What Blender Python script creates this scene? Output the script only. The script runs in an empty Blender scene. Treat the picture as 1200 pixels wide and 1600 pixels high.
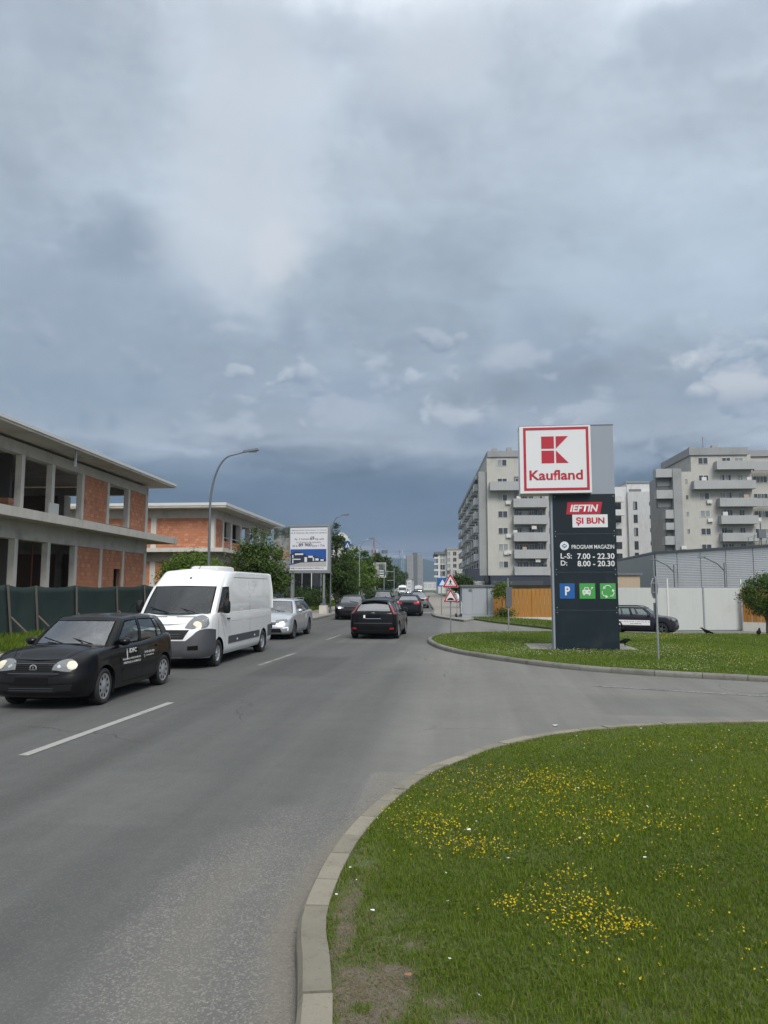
import bpy, bmesh, math, random
import numpy as np
from mathutils import Vector, Matrix
from mathutils.bvhtree import BVHTree

random.seed(11)
rng = np.random.default_rng(11)
scene = bpy.context.scene
COL = scene.collection
R = math.radians

# ------------------------------------------------------------------ camera
F_PX, IW, IH = 1150.0, 1200.0, 1600.0
PITCH, YAW, CAM_H = R(5.86), R(6.02), 2.0
cam_data = bpy.data.cameras.new('camera')
cam = bpy.data.objects.new('camera', cam_data)
COL.objects.link(cam)
cam.location = (0, 0, CAM_H)
cam.rotation_euler = (R(90) + PITCH, 0, YAW)
cam_data.sensor_fit = 'VERTICAL'
cam_data.sensor_height = 36.0
cam_data.lens = 36.0 * F_PX / IH
cam_data.clip_start = 0.1
cam_data.clip_end = 9000
scene.camera = cam

# ------------------------------------------------------------------ render / exposure
scene.render.engine = 'CYCLES'
scene.view_settings.view_transform = 'Standard'
scene.view_settings.look = 'None'
scene.view_settings.exposure = 0.85
scene.view_settings.gamma = 1.0
scene.view_settings.use_curve_mapping = False
scene.cycles.use_denoising = True
scene.cycles.max_bounces = 6
scene.cycles.diffuse_bounces = 3
scene.cycles.glossy_bounces = 3
scene.cycles.transparent_max_bounces = 12
scene.cycles.volume_bounces = 0
scene.cycles.caustics_reflective = False
scene.cycles.caustics_refractive = False

# ------------------------------------------------------------------ node helper
class NB:
    """small helper that writes node graphs"""
    def __init__(s, tree):
        s.t = tree; s.n = tree.nodes; s.l = tree.links
    def new(s, typ, **kw):
        n = s.n.new(typ)
        for k, v in kw.items(): setattr(n, k, v)
        return n
    def put(s, sock, v):
        if v is None: return
        if hasattr(v, 'is_output') or isinstance(v, bpy.types.NodeSocket): s.l.new(v, sock)
        else:
            if isinstance(v, (tuple, list)) and len(v) == 3 and sock.type == 'RGBA': v = (*v, 1)
            sock.default_value = v
    def m(s, op, a, b=None, c=None, clamp=False):
        n = s.new('ShaderNodeMath', operation=op); n.use_clamp = clamp
        for i, v in enumerate((a, b, c)):
            if v is not None: s.put(n.inputs[i], v)
        return n.outputs[0]
    def vm(s, op, a, b=None):
        n = s.new('ShaderNodeVectorMath', operation=op)
        s.put(n.inputs[0], a)
        if b is not None:
            if op == 'SCALE': s.put(n.inputs[3], b)
            else: s.put(n.inputs[1], b)
        return n.outputs[0]
    def xyz(s, x, y, z=0.0):
        n = s.new('ShaderNodeCombineXYZ')
        for i, v in enumerate((x, y, z)): s.put(n.inputs[i], v)
        return n.outputs[0]
    def sep(s, v):
        n = s.new('ShaderNodeSeparateXYZ'); s.put(n.inputs[0], v); return n.outputs
    def mix(s, f, a, b, blend='MIX'):
        n = s.new('ShaderNodeMix', data_type='RGBA', blend_type=blend)
        s.put(n.inputs[0], f); s.put(n.inputs[6], a); s.put(n.inputs[7], b)
        return n.outputs[2]
    def noise(s, vec, scale, detail=4.0, rough=.5, dist=0.0, col=False):
        n = s.new('ShaderNodeTexNoise')
        if vec is not None: s.put(n.inputs['Vector'], vec)
        n.inputs['Scale'].default_value = scale; n.inputs['Detail'].default_value = detail
        n.inputs['Roughness'].default_value = rough; n.inputs['Distortion'].default_value = dist
        return n.outputs[1 if col else 0]
    def voro(s, vec, scale, feature='F1', out='Distance'):
        n = s.new('ShaderNodeTexVoronoi', feature=feature)
        if vec is not None: s.put(n.inputs['Vector'], vec)
        n.inputs['Scale'].default_value = scale
        return n.outputs[out]
    def ss(s, v, lo, hi):
        n = s.new('ShaderNodeMapRange', interpolation_type='SMOOTHSTEP')
        s.put(n.inputs[0], v); n.inputs[1].default_value = lo; n.inputs[2].default_value = hi
        return n.outputs[0]
    def ramp(s, v, pts, interp='LINEAR'):
        n = s.new('ShaderNodeValToRGB'); r = n.color_ramp; r.interpolation = interp
        while len(r.elements) < len(pts): r.elements.new(.5)
        for e, (p, c) in zip(r.elements, pts):
            e.position = p; e.color = (*c, 1) if len(c) == 3 else c
        s.put(n.inputs[0], v)
        return n.outputs[0]
    def bump(s, h, strength=.3, dist=.01):
        n = s.new('ShaderNodeBump')
        n.inputs['Strength'].default_value = strength; n.inputs['Distance'].default_value = dist
        s.put(n.inputs['Height'], h)
        return n.outputs[0]

# ------------------------------------------------------------------ sky
SUN_EL, SUN_AZ = R(46), R(158)      # azimuth clockwise from +Y: behind the camera, to the right
world = bpy.data.worlds.new('World'); scene.world = world
world.use_nodes = True
world.node_tree.nodes.clear()
W = NB(world.node_tree)
sky = W.new('ShaderNodeTexSky', sky_type='NISHITA')
sky.sun_disc = False; sky.sun_elevation = SUN_EL; sky.sun_rotation = SUN_AZ
sky.air_density = 1.0; sky.dust_density = 1.5
tc = W.new('ShaderNodeTexCoord')
d = W.vm('NORMALIZE', tc.outputs['Generated'])
dx, dy, dz = W.sep(d)
el = W.m('MULTIPLY', W.m('ARCSINE', dz), 57.2958)
az = W.m('MULTIPLY', W.m('ARCTAN2', dx, dy), 57.2958)
# a cloud deck seen in perspective: directions laid on a plane overhead
kz = W.m('DIVIDE', 1.0, W.m('ADD', W.m('MAXIMUM', dz, 0.0), 0.16))
deck = W.vm('SCALE', W.xyz(dx, dy, W.m('MULTIPLY', dz, .6)), kz)
warp = W.vm('SCALE', W.vm('SUBTRACT', W.noise(deck, 1.1, 3, .5, col=True), (.5, .5, .5)), .55)
deckw = W.vm('ADD', deck, warp)
n_big = W.noise(deckw, .9, 2, .5)
n_mid = W.noise(deckw, 1.7, 6, .55)
n_fine = W.noise(deckw, 5.0, 6, .62)
# elevation bent by the cloud shapes, so the bands are ragged
elw = W.m('ADD', el, W.m('MULTIPLY', W.m('SUBTRACT', n_mid, .5), 7.0))
storm = W.ramp(W.m('DIVIDE', elw, 90.0, clamp=True), [
    (0.000, (.110, .130, .166)), (.020, (.100, .120, .154)), (.050, (.052, .079, .112)), (.080, (.052, .081, .117)),
    (.102, (.118, .152, .198)), (.124, (.232, .268, .312)), (.155, (.200, .242, .290)), (.235, (.216, .262, .312)), (.32, (.258, .300, .346)),
    (.43, (.282, .318, .360)), (.62, (.60, .62, .64)), (1.0, (.84, .86, .86))])
plain = W.ramp(W.m('DIVIDE', elw, 90.0, clamp=True), [(0.0, (.28, .31, .35)), (.2, (.33, .365, .41)), (.43, (.38, .41, .45)), (.62, (.60, .62, .64)), (1.0, (.84, .86, .86))])
base = W.mix(W.ss(W.m('ABSOLUTE', az), 50.0, 130.0), storm, plain)      # the storm stands over the far end of the street
shade = W.m('ADD', .60, W.m('MULTIPLY', n_big, .80))
shade = W.m('MULTIPLY', shade, W.m('ADD', .62, W.m('MULTIPLY', n_mid, .76)))
shade = W.m('MULTIPLY', shade, W.m('ADD', .82, W.m('MULTIPLY', n_fine, .36)))
fade_low = W.ss(el, 4.0, 14.0)
shade = W.m('ADD', W.m('MULTIPLY', shade, fade_low), W.m('SUBTRACT', 1.0, fade_low))
c1 = W.mix(1.0, base, W.xyz(shade, shade, shade), 'MULTIPLY')

ae = W.xyz(W.m('MULTIPLY', az, .115), W.m('MULTIPLY', el, .165), 0.0)
aew = W.vm('ADD', ae, W.vm('SCALE', W.vm('SUBTRACT', W.noise(ae, 1.6, 3, .5, col=True), (.5, .5, .5)), .35))
def billow(v):
    """rounded heads of cloud: noise plus two sizes of soft cells"""
    q = W.vm('ADD', v, W.vm('SCALE', W.vm('SUBTRACT', W.noise(v, 3.0, 4, .6, col=True), (.5, .5, .5)), .22))
    s1 = W.voro(q, 2.0, 'F1'); s2 = W.voro(q, 4.7, 'F1')
    return W.m('ADD', W.m('ADD', W.m('MULTIPLY', W.noise(q, 1.5, 9, .60), .75), W.m('MULTIPLY', W.m('SUBTRACT', .50, s1), .30)), W.m('MULTIPLY', W.m('SUBTRACT', .45, s2), .20))
n_cum = billow(aew); n_cup = billow(W.vm('ADD', aew, (.03, .10, 0)))
lit = W.m('MULTIPLY', W.m('SUBTRACT', n_cum, n_cup), 4.2)       # bright tops, dark bellies
def SRGB(r, g, b): return tuple((((c / 255 + .055) / 1.055) ** 2.4) / 1.80 for c in (r, g, b))
def DIR(px, py):
    v = Matrix.Rotation(YAW, 3, 'Z') @ Matrix.Rotation(R(90) + PITCH, 3, 'X') @ Vector(((px - 600) / F_PX, (800 - py) / F_PX, -1))
    return math.degrees(math.atan2(v.x, v.y)), math.degrees(math.asin(v.z / v.length))
def lump(px, py, rx, ry, lo=.15, hi=1.6, rough=2.0, top=False):
    """mask of one cloud at a compass direction, its edge torn; top: crisp head, belly melting away"""
    a0, e0 = DIR(px, py); a1 = DIR(px + rx, py)[0]; e1 = DIR(px, py - ry)[1]
    u = W.m('DIVIDE', W.m('SUBTRACT', az, a0), a1 - a0); v = W.m('DIVIDE', W.m('SUBTRACT', el, e0), e1 - e0)
    r2 = W.m('SQRT', W.m('ADD', W.m('MULTIPLY', u, u), W.m('MULTIPLY', v, v)))
    r2 = W.m('SUBTRACT', r2, W.m('MULTIPLY', W.m('SUBTRACT', n_cum, .42), rough)); r2 = W.m('SUBTRACT', r2, W.m('MULTIPLY', W.m('SUBTRACT', n_mid, .5), .4 if top else 2.4))
    k = W.m('SUBTRACT', 1.0, W.ss(r2, lo, hi))
    return W.m('MULTIPLY', k, W.ss(v, -1.3, .15)) if top else k
cum_zone = W.m('MULTIPLY', W.ss(el, 8.0, 12.0), W.m('SUBTRACT', 1.0, W.ss(el, 17.0, 23.0)))
heap = W.m('MULTIPLY', W.ss(n_cum, .37, .46), cum_zone)
heapcol = W.mix(W.m('ADD', .42, lit, clamp=True), SRGB(140, 156, 177), SRGB(196, 205, 215))
c2 = W.mix(W.m('MULTIPLY', heap, .80), c1, heapcol)
n_rag = W.noise(W.vm('ADD', W.xyz(W.m('MULTIPLY', az, .050), W.m('MULTIPLY', el, .070), 2.0), W.vm('SCALE', W.vm('SUBTRACT', W.noise(ae, .9, 5, .6, col=True), (.5, .5, .5)), .45)), 1.6, 9, .60)
rag = W.m('ADD', .62, W.m('MULTIPLY', n_rag, .78)); rag_z = W.ss(el, 12.0, 19.0); rag = W.m('ADD', W.m('MULTIPLY', rag, rag_z), W.m('SUBTRACT', 1.0, rag_z))
c2 = W.mix(1.0, c2, W.xyz(rag, W.m('POWER', rag, .95), W.m('POWER', rag, .88)), 'MULTIPLY')
# the darker masses in view, then the brighter heads
for (px, py, rx, ry, k, c) in ((185, 375, 85, 62, .75, (138, 154, 172)), (70, 440, 130, 70, .55, (148, 162, 179)), (70, 70, 150, 100, .5, (158, 171, 187)), (640, 190, 85, 65, .5, (163, 175, 192)), (450, 55, 130, 45, .5, (168, 180, 196)),
                               (1100, 60, 150, 60, .55, (162, 174, 191)), (330, 190, 60, 40, .35, (165, 177, 192)), (850, 500, 62, 42, .75, (146, 160, 180)), (905, 545, 90, 36, .65, (148, 163, 183)), (456, 512, 22, 30, .7, (148, 161, 181)), (520, 530, 26, 18, .6, (152, 165, 185)),
                               (560, 605, 70, 32, .6, (148, 163, 184)), (850, 605, 110, 34, .6, (148, 163, 183)), (1120, 610, 100, 24, .6, (146, 160, 179)), (745, 682, 60, 24, .6, (136, 152, 173)), (90, 600, 240, 90, .75, (143, 160, 177)), (260, 475, 150, 60, .5, (156, 172, 190)),
                               (560, 768, 260, 30, .8, (97, 118, 143)), (330, 728, 110, 16, .5, (128, 146, 168)), (640, 722, 150, 12, .5, (124, 142, 163)), (620, 815, 200, 26, .6, (106, 124, 150))):
    c2 = W.mix(W.m('MULTIPLY', lump(px, py, rx, ry), k), c2, SRGB(*c))
for (px, py, rx, ry, k, c, t) in ((390, 320, 120, 180, .75, (210, 218, 227), 0), (432, 385, 34, 46, .55, (222, 227, 233), 0), (690, 110, 110, 80, .7, (207, 216, 226), 0), (380, 90, 100, 90, .65, (208, 217, 227), 0), (860, 330, 190, 120, .35, (188, 203, 217), 0), (1000, 440, 260, 110, .6, (187, 204, 219), 0), (465, 240, 60, 110, .6, (208, 218, 229), 0),
                                  (600, 562, 55, 45, 0.81, (196, 205, 215), 1), (1025, 575, 84, 32, 0.95, (206, 212, 220), 1), (1150, 602, 90, 30, 0.95, (203, 209, 218), 1), (360, 668, 74, 32, 0.88, (182, 193, 206), 1), (585, 655, 120, 40, 0.75, (182, 192, 206), 1), (690, 645, 60, 35, 0.81, (196, 204, 214), 1),
                                  (790, 560, 72, 32, 0.62, (188, 198, 210), 1), (925, 640, 84, 32, 0.75, (186, 196, 207), 1), (985, 720, 96, 30, 0.62, (168, 180, 196), 1), (480, 690, 72, 22, 0.56, (166, 178, 196), 1)):
    c2 = W.mix(W.m('MULTIPLY', lump(px, py, rx, ry, *((.55, 1.15, 3.2) if t else (.25, 1.5, 1.6)), top=bool(t)), k), c2, SRGB(*c))
# pale mauve strip over the far hills
strip = W.m("MULTIPLY", W.m("MULTIPLY", W.ss(el, 1.2, 2.4), W.m("SUBTRACT", 1.0, W.ss(el, 3.0, 4.6))), .75)
c2 = W.mix(W.m('MULTIPLY', strip, W.ss(W.noise(W.xyz(W.m('MULTIPLY', az, .05), W.m('MULTIPLY', el, .5), 3.0), 2.0, 3), .42, .6)), c2, (0.128, 0.148, 0.205))
bg1 = W.new('ShaderNodeBackground'); W.put(bg1.inputs[0], sky.outputs[0]); bg1.inputs[1].default_value = .08
bg2 = W.new('ShaderNodeBackground'); W.put(bg2.inputs[0], c2); bg2.inputs[1].default_value = 1.0
mx = W.new('ShaderNodeMixShader'); mx.inputs[0].default_value = .95
W.l.new(bg1.outputs[0], mx.inputs[1]); W.l.new(bg2.outputs[0], mx.inputs[2])
wo = W.new('ShaderNodeOutputWorld'); W.l.new(mx.outputs[0], wo.inputs[0])

# ------------------------------------------------------------------ sun behind thin cloud
sun_data = bpy.data.lights.new('sun', 'SUN'); sun_data.energy = 1.5; sun_data.angle = R(24); sun_data.color = (1.0, .965, .91)
sun = bpy.data.objects.new('sun', sun_data); COL.objects.link(sun)
sv = Vector((math.sin(SUN_AZ) * math.cos(SUN_EL), math.cos(SUN_AZ) * math.cos(SUN_EL), math.sin(SUN_EL)))
sun.rotation_euler = sv.to_track_quat('Z', 'Y').to_euler()
sun.location = sv * 50

# ------------------------------------------------------------------ measuring the place: a pixel of the photo -> a point of the ground or of a wall
CAM_M = Matrix.Rotation(YAW, 3, 'Z') @ Matrix.Rotation(R(90) + PITCH, 3, 'X')
FWD = Vector((-math.sin(YAW), math.cos(YAW), 0)); RGT = Vector((math.cos(YAW), math.sin(YAW), 0))
def ray(px, py): return CAM_M @ Vector(((px - 600) / F_PX, (800 - py) / F_PX, -1))
def G(px, py, z=0.0):
    v = ray(px, py); t = (z - CAM_H) / v.z
    return Vector((v.x * t, v.y * t, z))
def D(px, py, dist):
    v = ray(px, py); t = dist / v.dot(FWD)
    return Vector((v.x * t, v.y * t, CAM_H + v.z * t))
class Wall:
    """a vertical plane through P0 along e; uv() finds where a pixel's ray meets it"""
    def __init__(s, P0, e):
        s.P = Vector((P0[0], P0[1], 0)); s.e = Vector((e[0], e[1], 0)).normalized(); s.n = Vector((s.e.y, -s.e.x, 0))
    def uv(s, px, py=918):
        v = ray(px, py); t = (s.P - Vector((0, 0, CAM_H))).dot(s.n) / v.dot(s.n)
        q = Vector((0, 0, CAM_H)) + v * t
        return (q - s.P).dot(s.e), q.z
    def u(s, px): return s.uv(px)[0]
    def z(s, px, py): return s.uv(px, py)[1]
    def rot(s): return math.atan2(s.e.y, s.e.x)
def sm(t): t = np.clip(t, 0, 1); return t * t * (3 - 2 * t)
def hgt(x, y): return -0.9 * sm((x - 4.5) / 5.5) * sm((y - 32.0) / 13.0)
BEND = -.056
def xo(y):       # the street bends left beyond the junction
    t = max(0.0, y - 42.0)
    return BEND * (t * t / 40.0 if t < 20 else t - 10.0)

# ------------------------------------------------------------------ objects
def thing(name, label, cat, loc=(0, 0, 0), rotz=0.0, group=None):
    o = bpy.data.objects.new(name, None); COL.objects.link(o)
    o.empty_display_size = .2
    o.location = loc; o.rotation_euler = (0, 0, rotz)
    tag(o, label, cat, group); return o
def tag(o, label=None, cat=None, group=None, kind=None):
    if label: o['label'] = label
    if cat: o['category'] = cat
    if group: o['group'] = group
    if kind: o['kind'] = kind
    return o
def put(name, me, parent=None, loc=None, rot=None, scale=None):
    o = bpy.data.objects.new(name, me); COL.objects.link(o)
    if parent: o.parent = parent
    if loc is not None: o.location = loc
    if rot is not None: o.rotation_euler = rot
    if scale is not None: o.scale = scale
    return o
KIDS = {}
def copy_tree(o, parent=None):
    c = o.copy(); COL.objects.link(c)
    if parent: c.parent = parent
    for k in list(o.children): copy_tree(k, c)
    return c

class MB:
    """collects shapes, then links them as one mesh object"""
    def __init__(s): s.v = []; s.f = []; s.mi = []; s.k = 0
    def add(s, vs, fs, mi=None):
        b = len(s.v); s.v += [tuple(p) for p in vs]
        for f in fs: s.f.append(tuple(i + b for i in f)); s.mi.append(s.k if mi is None else mi)
        return s
    def box(s, x0, x1, y0, y1, z0, z1, M=None):
        vs = [(x0, y0, z0), (x1, y0, z0), (x1, y1, z0), (x0, y1, z0), (x0, y0, z1), (x1, y0, z1), (x1, y1, z1), (x0, y1, z1)]
        if M is not None: vs = [M @ Vector(p) for p in vs]
        return s.add(vs, [(0, 3, 2, 1), (4, 5, 6, 7), (0, 1, 5, 4), (1, 2, 6, 5), (2, 3, 7, 6), (3, 0, 4, 7)])
    def bar(s, p, q, w, h=None, up=(0, 0, 1)):
        p = Vector(p); q = Vector(q); h = h or w; a = (q - p).normalized(); up = Vector(up)
        if abs(a.dot(up)) > .99: up = Vector((0, 1, 0))
        sx = a.cross(up).normalized(); sz = sx.cross(a)
        c = [(-w / 2, -h / 2), (w / 2, -h / 2), (w / 2, h / 2), (-w / 2, h / 2)]
        vs = [e + sx * i + sz * j for e in (p, q) for i, j in c]
        return s.add(vs, [(0, 1, 2, 3), (7, 6, 5, 4), (0, 4, 5, 1), (1, 5, 6, 2), (2, 6, 7, 3), (3, 7, 4, 0)])
    def tube(s, pts, rad, n=8, cap=True):
        pts = [Vector(p) for p in pts]; rad = rad if isinstance(rad, (list, tuple)) else [rad] * len(pts)
        vs = []; ref = Vector((.13, .9, .31))
        for i, p in enumerate(pts):
            a = (pts[min(i + 1, len(pts) - 1)] - pts[max(i - 1, 0)]).normalized()
            if abs(a.dot(ref)) > .97: ref = Vector((.9, .1, .3))
            sx = a.cross(ref).normalized(); sy = sx.cross(a)
            for k in range(n):
                t = 2 * math.pi * k / n; vs.append(p + (sx * math.cos(t) + sy * math.sin(t)) * rad[i])
        fs = [(i * n + k, i * n + (k + 1) % n, (i + 1) * n + (k + 1) % n, (i + 1) * n + k) for i in range(len(pts) - 1) for k in range(n)]
        if cap: fs += [tuple(range(n))[::-1], tuple((len(pts) - 1) * n + k for k in range(n))]
        return s.add(vs, fs)
    def lathe(s, prof, n=24, axis='Z', M=None, closed=False):
        vs = []
        for r, h in prof:
            for k in range(n):
                t = 2 * math.pi * k / n; a, b = r * math.cos(t), r * math.sin(t)
                p = Vector((a, b, h)) if axis == 'Z' else (Vector((h, a, b)) if axis == 'X' else Vector((a, h, b)))
                vs.append(M @ p if M is not None else p)
        m = len(prof)
        fs = [(i * n + k, i * n + (k + 1) % n, ((i + 1) % m) * n + (k + 1) % n, ((i + 1) % m) * n + k) for i in range(m if closed else m - 1) for k in range(n)]
        return s.add(vs, fs)
    def prism(s, poly, z0, z1, M=None):
        n = len(poly); vs = [Vector((x, y, z0)) for x, y in poly] + [Vector((x, y, z1)) for x, y in poly]
        if M is not None: vs = [M @ p for p in vs]
        return s.add(vs, [tuple(range(n))[::-1], tuple(range(n, 2 * n))] + [(i, (i + 1) % n, n + (i + 1) % n, n + i) for i in range(n)])
    def plate(s, poly, y0, y1):   # outline in x,z with thickness along y (front at y0)
        n = len(poly); vs = [(x, y0, z) for x, z in poly] + [(x, y1, z) for x, z in poly]
        return s.add(vs, [tuple(range(n)), tuple(range(n, 2 * n))[::-1]] + [((i + 1) % n, i, n + i, n + (i + 1) % n) for i in range(n)])
    def grid(s, rows):
        n = len(rows[0]); vs = [p for r in rows for p in r]
        return s.add(vs, [(i * n + k, i * n + k + 1, (i + 1) * n + k + 1, (i + 1) * n + k) for i in range(len(rows) - 1) for k in range(n - 1)])
    def mesh(s, name, mats, smooth=False, angle=None, fix=True):
        me = bpy.data.meshes.new(name); me.from_pydata(s.v, [], s.f)
        mats = mats if isinstance(mats, (list, tuple)) else [mats]
        for m in mats: me.materials.append(m)
        if len(mats) > 1: me.polygons.foreach_set('material_index', s.mi)
        if fix:
            bm = bmesh.new(); bm.from_mesh(me); bmesh.ops.recalc_face_normals(bm, faces=bm.faces); bm.to_mesh(me); bm.free()
        if smooth:
            me.polygons.foreach_set('use_smooth', [True] * len(me.polygons))
            if angle: me.set_sharp_from_angle(angle=R(angle))
        me.update(); return me
    def build(s, name, mats, parent=None, smooth=False, angle=None, loc=None, rot=None):
        return put(name, s.mesh(name, mats, smooth, angle), parent, loc, rot)

# ------------------------------------------------------------------ materials
def base_mat(name):
    m = bpy.data.materials.new(name); m.use_nodes = True
    nb = NB(m.node_tree); b = nb.n['Principled BSDF']; return m, nb, b
def mat(name, col, rough=.6, metal=0.0, var=.12, vscale=3.0, grain=0.0, gscale=60.0, bump=0.0, bscale=30.0, bdist=.01, coat=0.0, spec=.5, streak=0.0, dirt=None):
    """plain painted / concrete / metal surface with uneven colour, grain and relief"""
    m, nb, b = base_mat(name)
    t = nb.new('ShaderNodeTexCoord'); P = t.outputs['Object']
    c = (*col, 1)
    k = nb.m('ADD', 1 - var, nb.m('MULTIPLY', nb.noise(P, vscale, 5, .6), 2 * var))
    if grain: k = nb.m('MULTIPLY', k, nb.m('ADD', 1 - grain, nb.m('MULTIPLY', nb.noise(P, gscale, 3, .7), 2 * grain)))
    if streak:
        sx, sy, sz = nb.sep(P)
        k = nb.m('MULTIPLY', k, nb.m('ADD', 1 - streak, nb.m('MULTIPLY', nb.noise(nb.xyz(nb.m('MULTIPLY', sx, 5.0), nb.m('MULTIPLY', sy, 5.0), nb.m('MULTIPLY', sz, .35)), 1.0, 5, .6), 2 * streak)))
    colr = nb.mix(1.0, c, nb.xyz(k, k, k), 'MULTIPLY')
    if dirt: colr = nb.mix(nb.m('MULTIPLY', nb.ss(nb.noise(P, dirt[1], 6, .65), .5, .72), dirt[2]), colr, (*dirt[0], 1))
    nb.put(b.inputs['Base Color'], colr)
    nb.put(b.inputs['Roughness'], nb.m('ADD', rough - .06, nb.m('MULTIPLY', nb.noise(P, vscale * 2.3, 3), .12)) if rough > .1 else rough)
    b.inputs['Metallic'].default_value = metal
    b.inputs['Specular IOR Level'].default_value = spec
    if coat: b.inputs['Coat Weight'].default_value = coat; b.inputs['Coat Roughness'].default_value = .04
    if bump: nb.put(b.inputs['Normal'], nb.bump(nb.noise(P, bscale, 5, .6), bump, bdist))
    return m
def paint(name, col, rough=.32, metal=0.0):
    m, nb, b = base_mat(name)
    P = nb.new('ShaderNodeTexCoord').outputs['Object']
    k = nb.m('ADD', .95, nb.m('MULTIPLY', nb.noise(P, 2.0, 4), .1)); 
    c = nb.mix(1.0, (*col, 1), nb.xyz(k, k, k), 'MULTIPLY')
    _, _, pz = nb.sep(P)
    dust = nb.m('MULTIPLY', nb.m('SUBTRACT', 1.0, nb.ss(pz, .15, .75)), nb.m('MULTIPLY', nb.noise(P, 6, 5, .7), .05 if sum(col) < .2 else .20))
    nb.put(b.inputs['Base Color'], nb.mix(dust, c, (.16, .145, .125, 1)))      # road dust low on the body
    nb.put(b.inputs['Roughness'], nb.m('ADD', rough, nb.m('MULTIPLY', dust, .8)))
    b.inputs['Metallic'].default_value = metal
    dark = sum(col) < .2
    b.inputs['Specular IOR Level'].default_value = .12 if dark else .4
    b.inputs['Coat Weight'].default_value = .42 if dark else .8; b.inputs['Coat Roughness'].default_value = .03; b.inputs['Coat IOR'].default_value = 1.42
    return m
def emit(name, col, strength):
    m, nb, b = base_mat(name)
    b.inputs['Base Color'].default_value = (*col, 1); b.inputs['Roughness'].default_value = .15
    b.inputs['Emission Color'].default_value = (*col, 1); b.inputs['Emission Strength'].default_value = strength
    return m
def glass(name, tint=(.35, .40, .40), base=.06):
    m = bpy.data.materials.new(name); m.use_nodes = True; nb = NB(m.node_tree); nb.n.clear()
    tr = nb.new('ShaderNodeBsdfTransparent'); tr.inputs[0].default_value = (*tint, 1)
    gl = nb.new('ShaderNodeBsdfGlossy'); gl.inputs['Roughness'].default_value = .02; gl.inputs[0].default_value = (.95, .97, 1, 1)
    fr = nb.new('ShaderNodeFresnel'); fr.inputs[0].default_value = 1.5
    mxs = nb.new('ShaderNodeMixShader'); nb.put(mxs.inputs[0], nb.m('ADD', nb.m('MULTIPLY', fr.outputs[0], 1.15), base - .04, clamp=True))
    nb.l.new(tr.outputs[0], mxs.inputs[1]); nb.l.new(gl.outputs[0], mxs.inputs[2])
    out = nb.new('ShaderNodeOutputMaterial'); nb.l.new(mxs.outputs[0], out.inputs[0])
    return m

MT = {}
MT['concrete'] = mat('concrete', (.47, .445, .405), .85, var=.22, vscale=1.2, grain=.10, gscale=30, bump=.35, bscale=18, streak=.16, dirt=((.12, .115, .105), .9, .45))
MT['concrete_pale'] = mat('concrete_pale', (.56, .535, .485), .85, var=.18, vscale=1.1, grain=.08, bump=.3, bscale=16, streak=.16, dirt=((.18, .17, .16), 1.1, .4))
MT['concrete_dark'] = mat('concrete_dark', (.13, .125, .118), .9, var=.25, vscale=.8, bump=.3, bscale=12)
def kerb_mat(name, col):
    m, nb, b = base_mat(name); P = nb.new('ShaderNodeNewGeometry').outputs['Position']; rnd = nb.new('ShaderNodeObjectInfo').outputs['Random']
    k = nb.m('MULTIPLY', nb.m('ADD', .82, nb.m('MULTIPLY', rnd, .30)), nb.m('ADD', .80, nb.m('MULTIPLY', nb.noise(P, 5, 6, .65), .4)))
    k = nb.m('MULTIPLY', k, nb.m('ADD', .80, nb.m('MULTIPLY', nb.noise(P, 170, 3, .7), .4)))
    c = nb.mix(1.0, (*col, 1), nb.xyz(k, k, k), 'MULTIPLY')
    c = nb.mix(nb.m('MULTIPLY', nb.ss(nb.noise(P, 3.1, 6, .7), .50, .68), .55), c, (col[0] * .45, col[1] * .44, col[2] * .42, 1))
    c = nb.mix(nb.m('MULTIPLY', nb.ss(nb.noise(P, 38, 4, .7), .62, .70), .45), c, (.07, .068, .058, 1))
    _, _, z = nb.sep(P); low = nb.m('MULTIPLY', nb.m('SUBTRACT', 1.0, nb.ss(z, .005, .075)), nb.m('ADD', .35, nb.m('MULTIPLY', nb.noise(P, 9, 5, .7), .6)))
    c = nb.mix(low, c, (.10, .092, .078, 1))        # splashed grime at the foot
    nb.put(b.inputs['Base Color'], c); b.inputs['Roughness'].default_value = .92
    nb.put(b.inputs['Normal'], nb.bump(nb.m('ADD', nb.noise(P, 150, 4, .7), nb.m('MULTIPLY', nb.ss(nb.noise(P, 22, 4, .7), .60, .68), -1.2)), .55, .005)); return m
MT['kerb'] = kerb_mat('kerb', (.225, .207, .162))
MT['kerb_grey'] = kerb_mat('kerb_grey', (.19, .186, .168))
def brick_mat():
    m, nb, b = base_mat('brick'); P = nb.new('ShaderNodeTexCoord').outputs['Object']
    isl = nb.new('ShaderNodeNewGeometry').outputs['Random Per Island']
    c = nb.ramp(isl, [(0.0, (.40, .168, .090)), (.35, (.455, .190, .105)), (.8, (.49, .210, .118)), (1.0, (.54, .27, .17))])
    k = nb.m('ADD', .78, nb.m('MULTIPLY', nb.noise(P, .7, 5, .65), .44)); c = nb.mix(1.0, c, nb.xyz(k, k, k), 'MULTIPLY')
    c = nb.mix(nb.m('MULTIPLY', nb.ss(nb.noise(P, 1.1, 6, .7), .60, .74), .5), c, (.50, .40, .32, 1))      # mortar smears
    c = nb.mix(nb.m('MULTIPLY', nb.ss(nb.noise(P, 13, 4, .7), .60, .75), .4), c, (.20, .08, .045, 1))
    nb.put(b.inputs['Base Color'], c); b.inputs['Roughness'].default_value = .92
    nb.put(b.inputs['Normal'], nb.bump(nb.noise(P, 40, 4, .6), .4, .01)); return m
MT['brick'] = brick_mat()
MT['mortar'] = mat('mortar', (.22, .135, .10), .95, var=.2, vscale=3, bump=.3, bscale=40)
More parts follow.
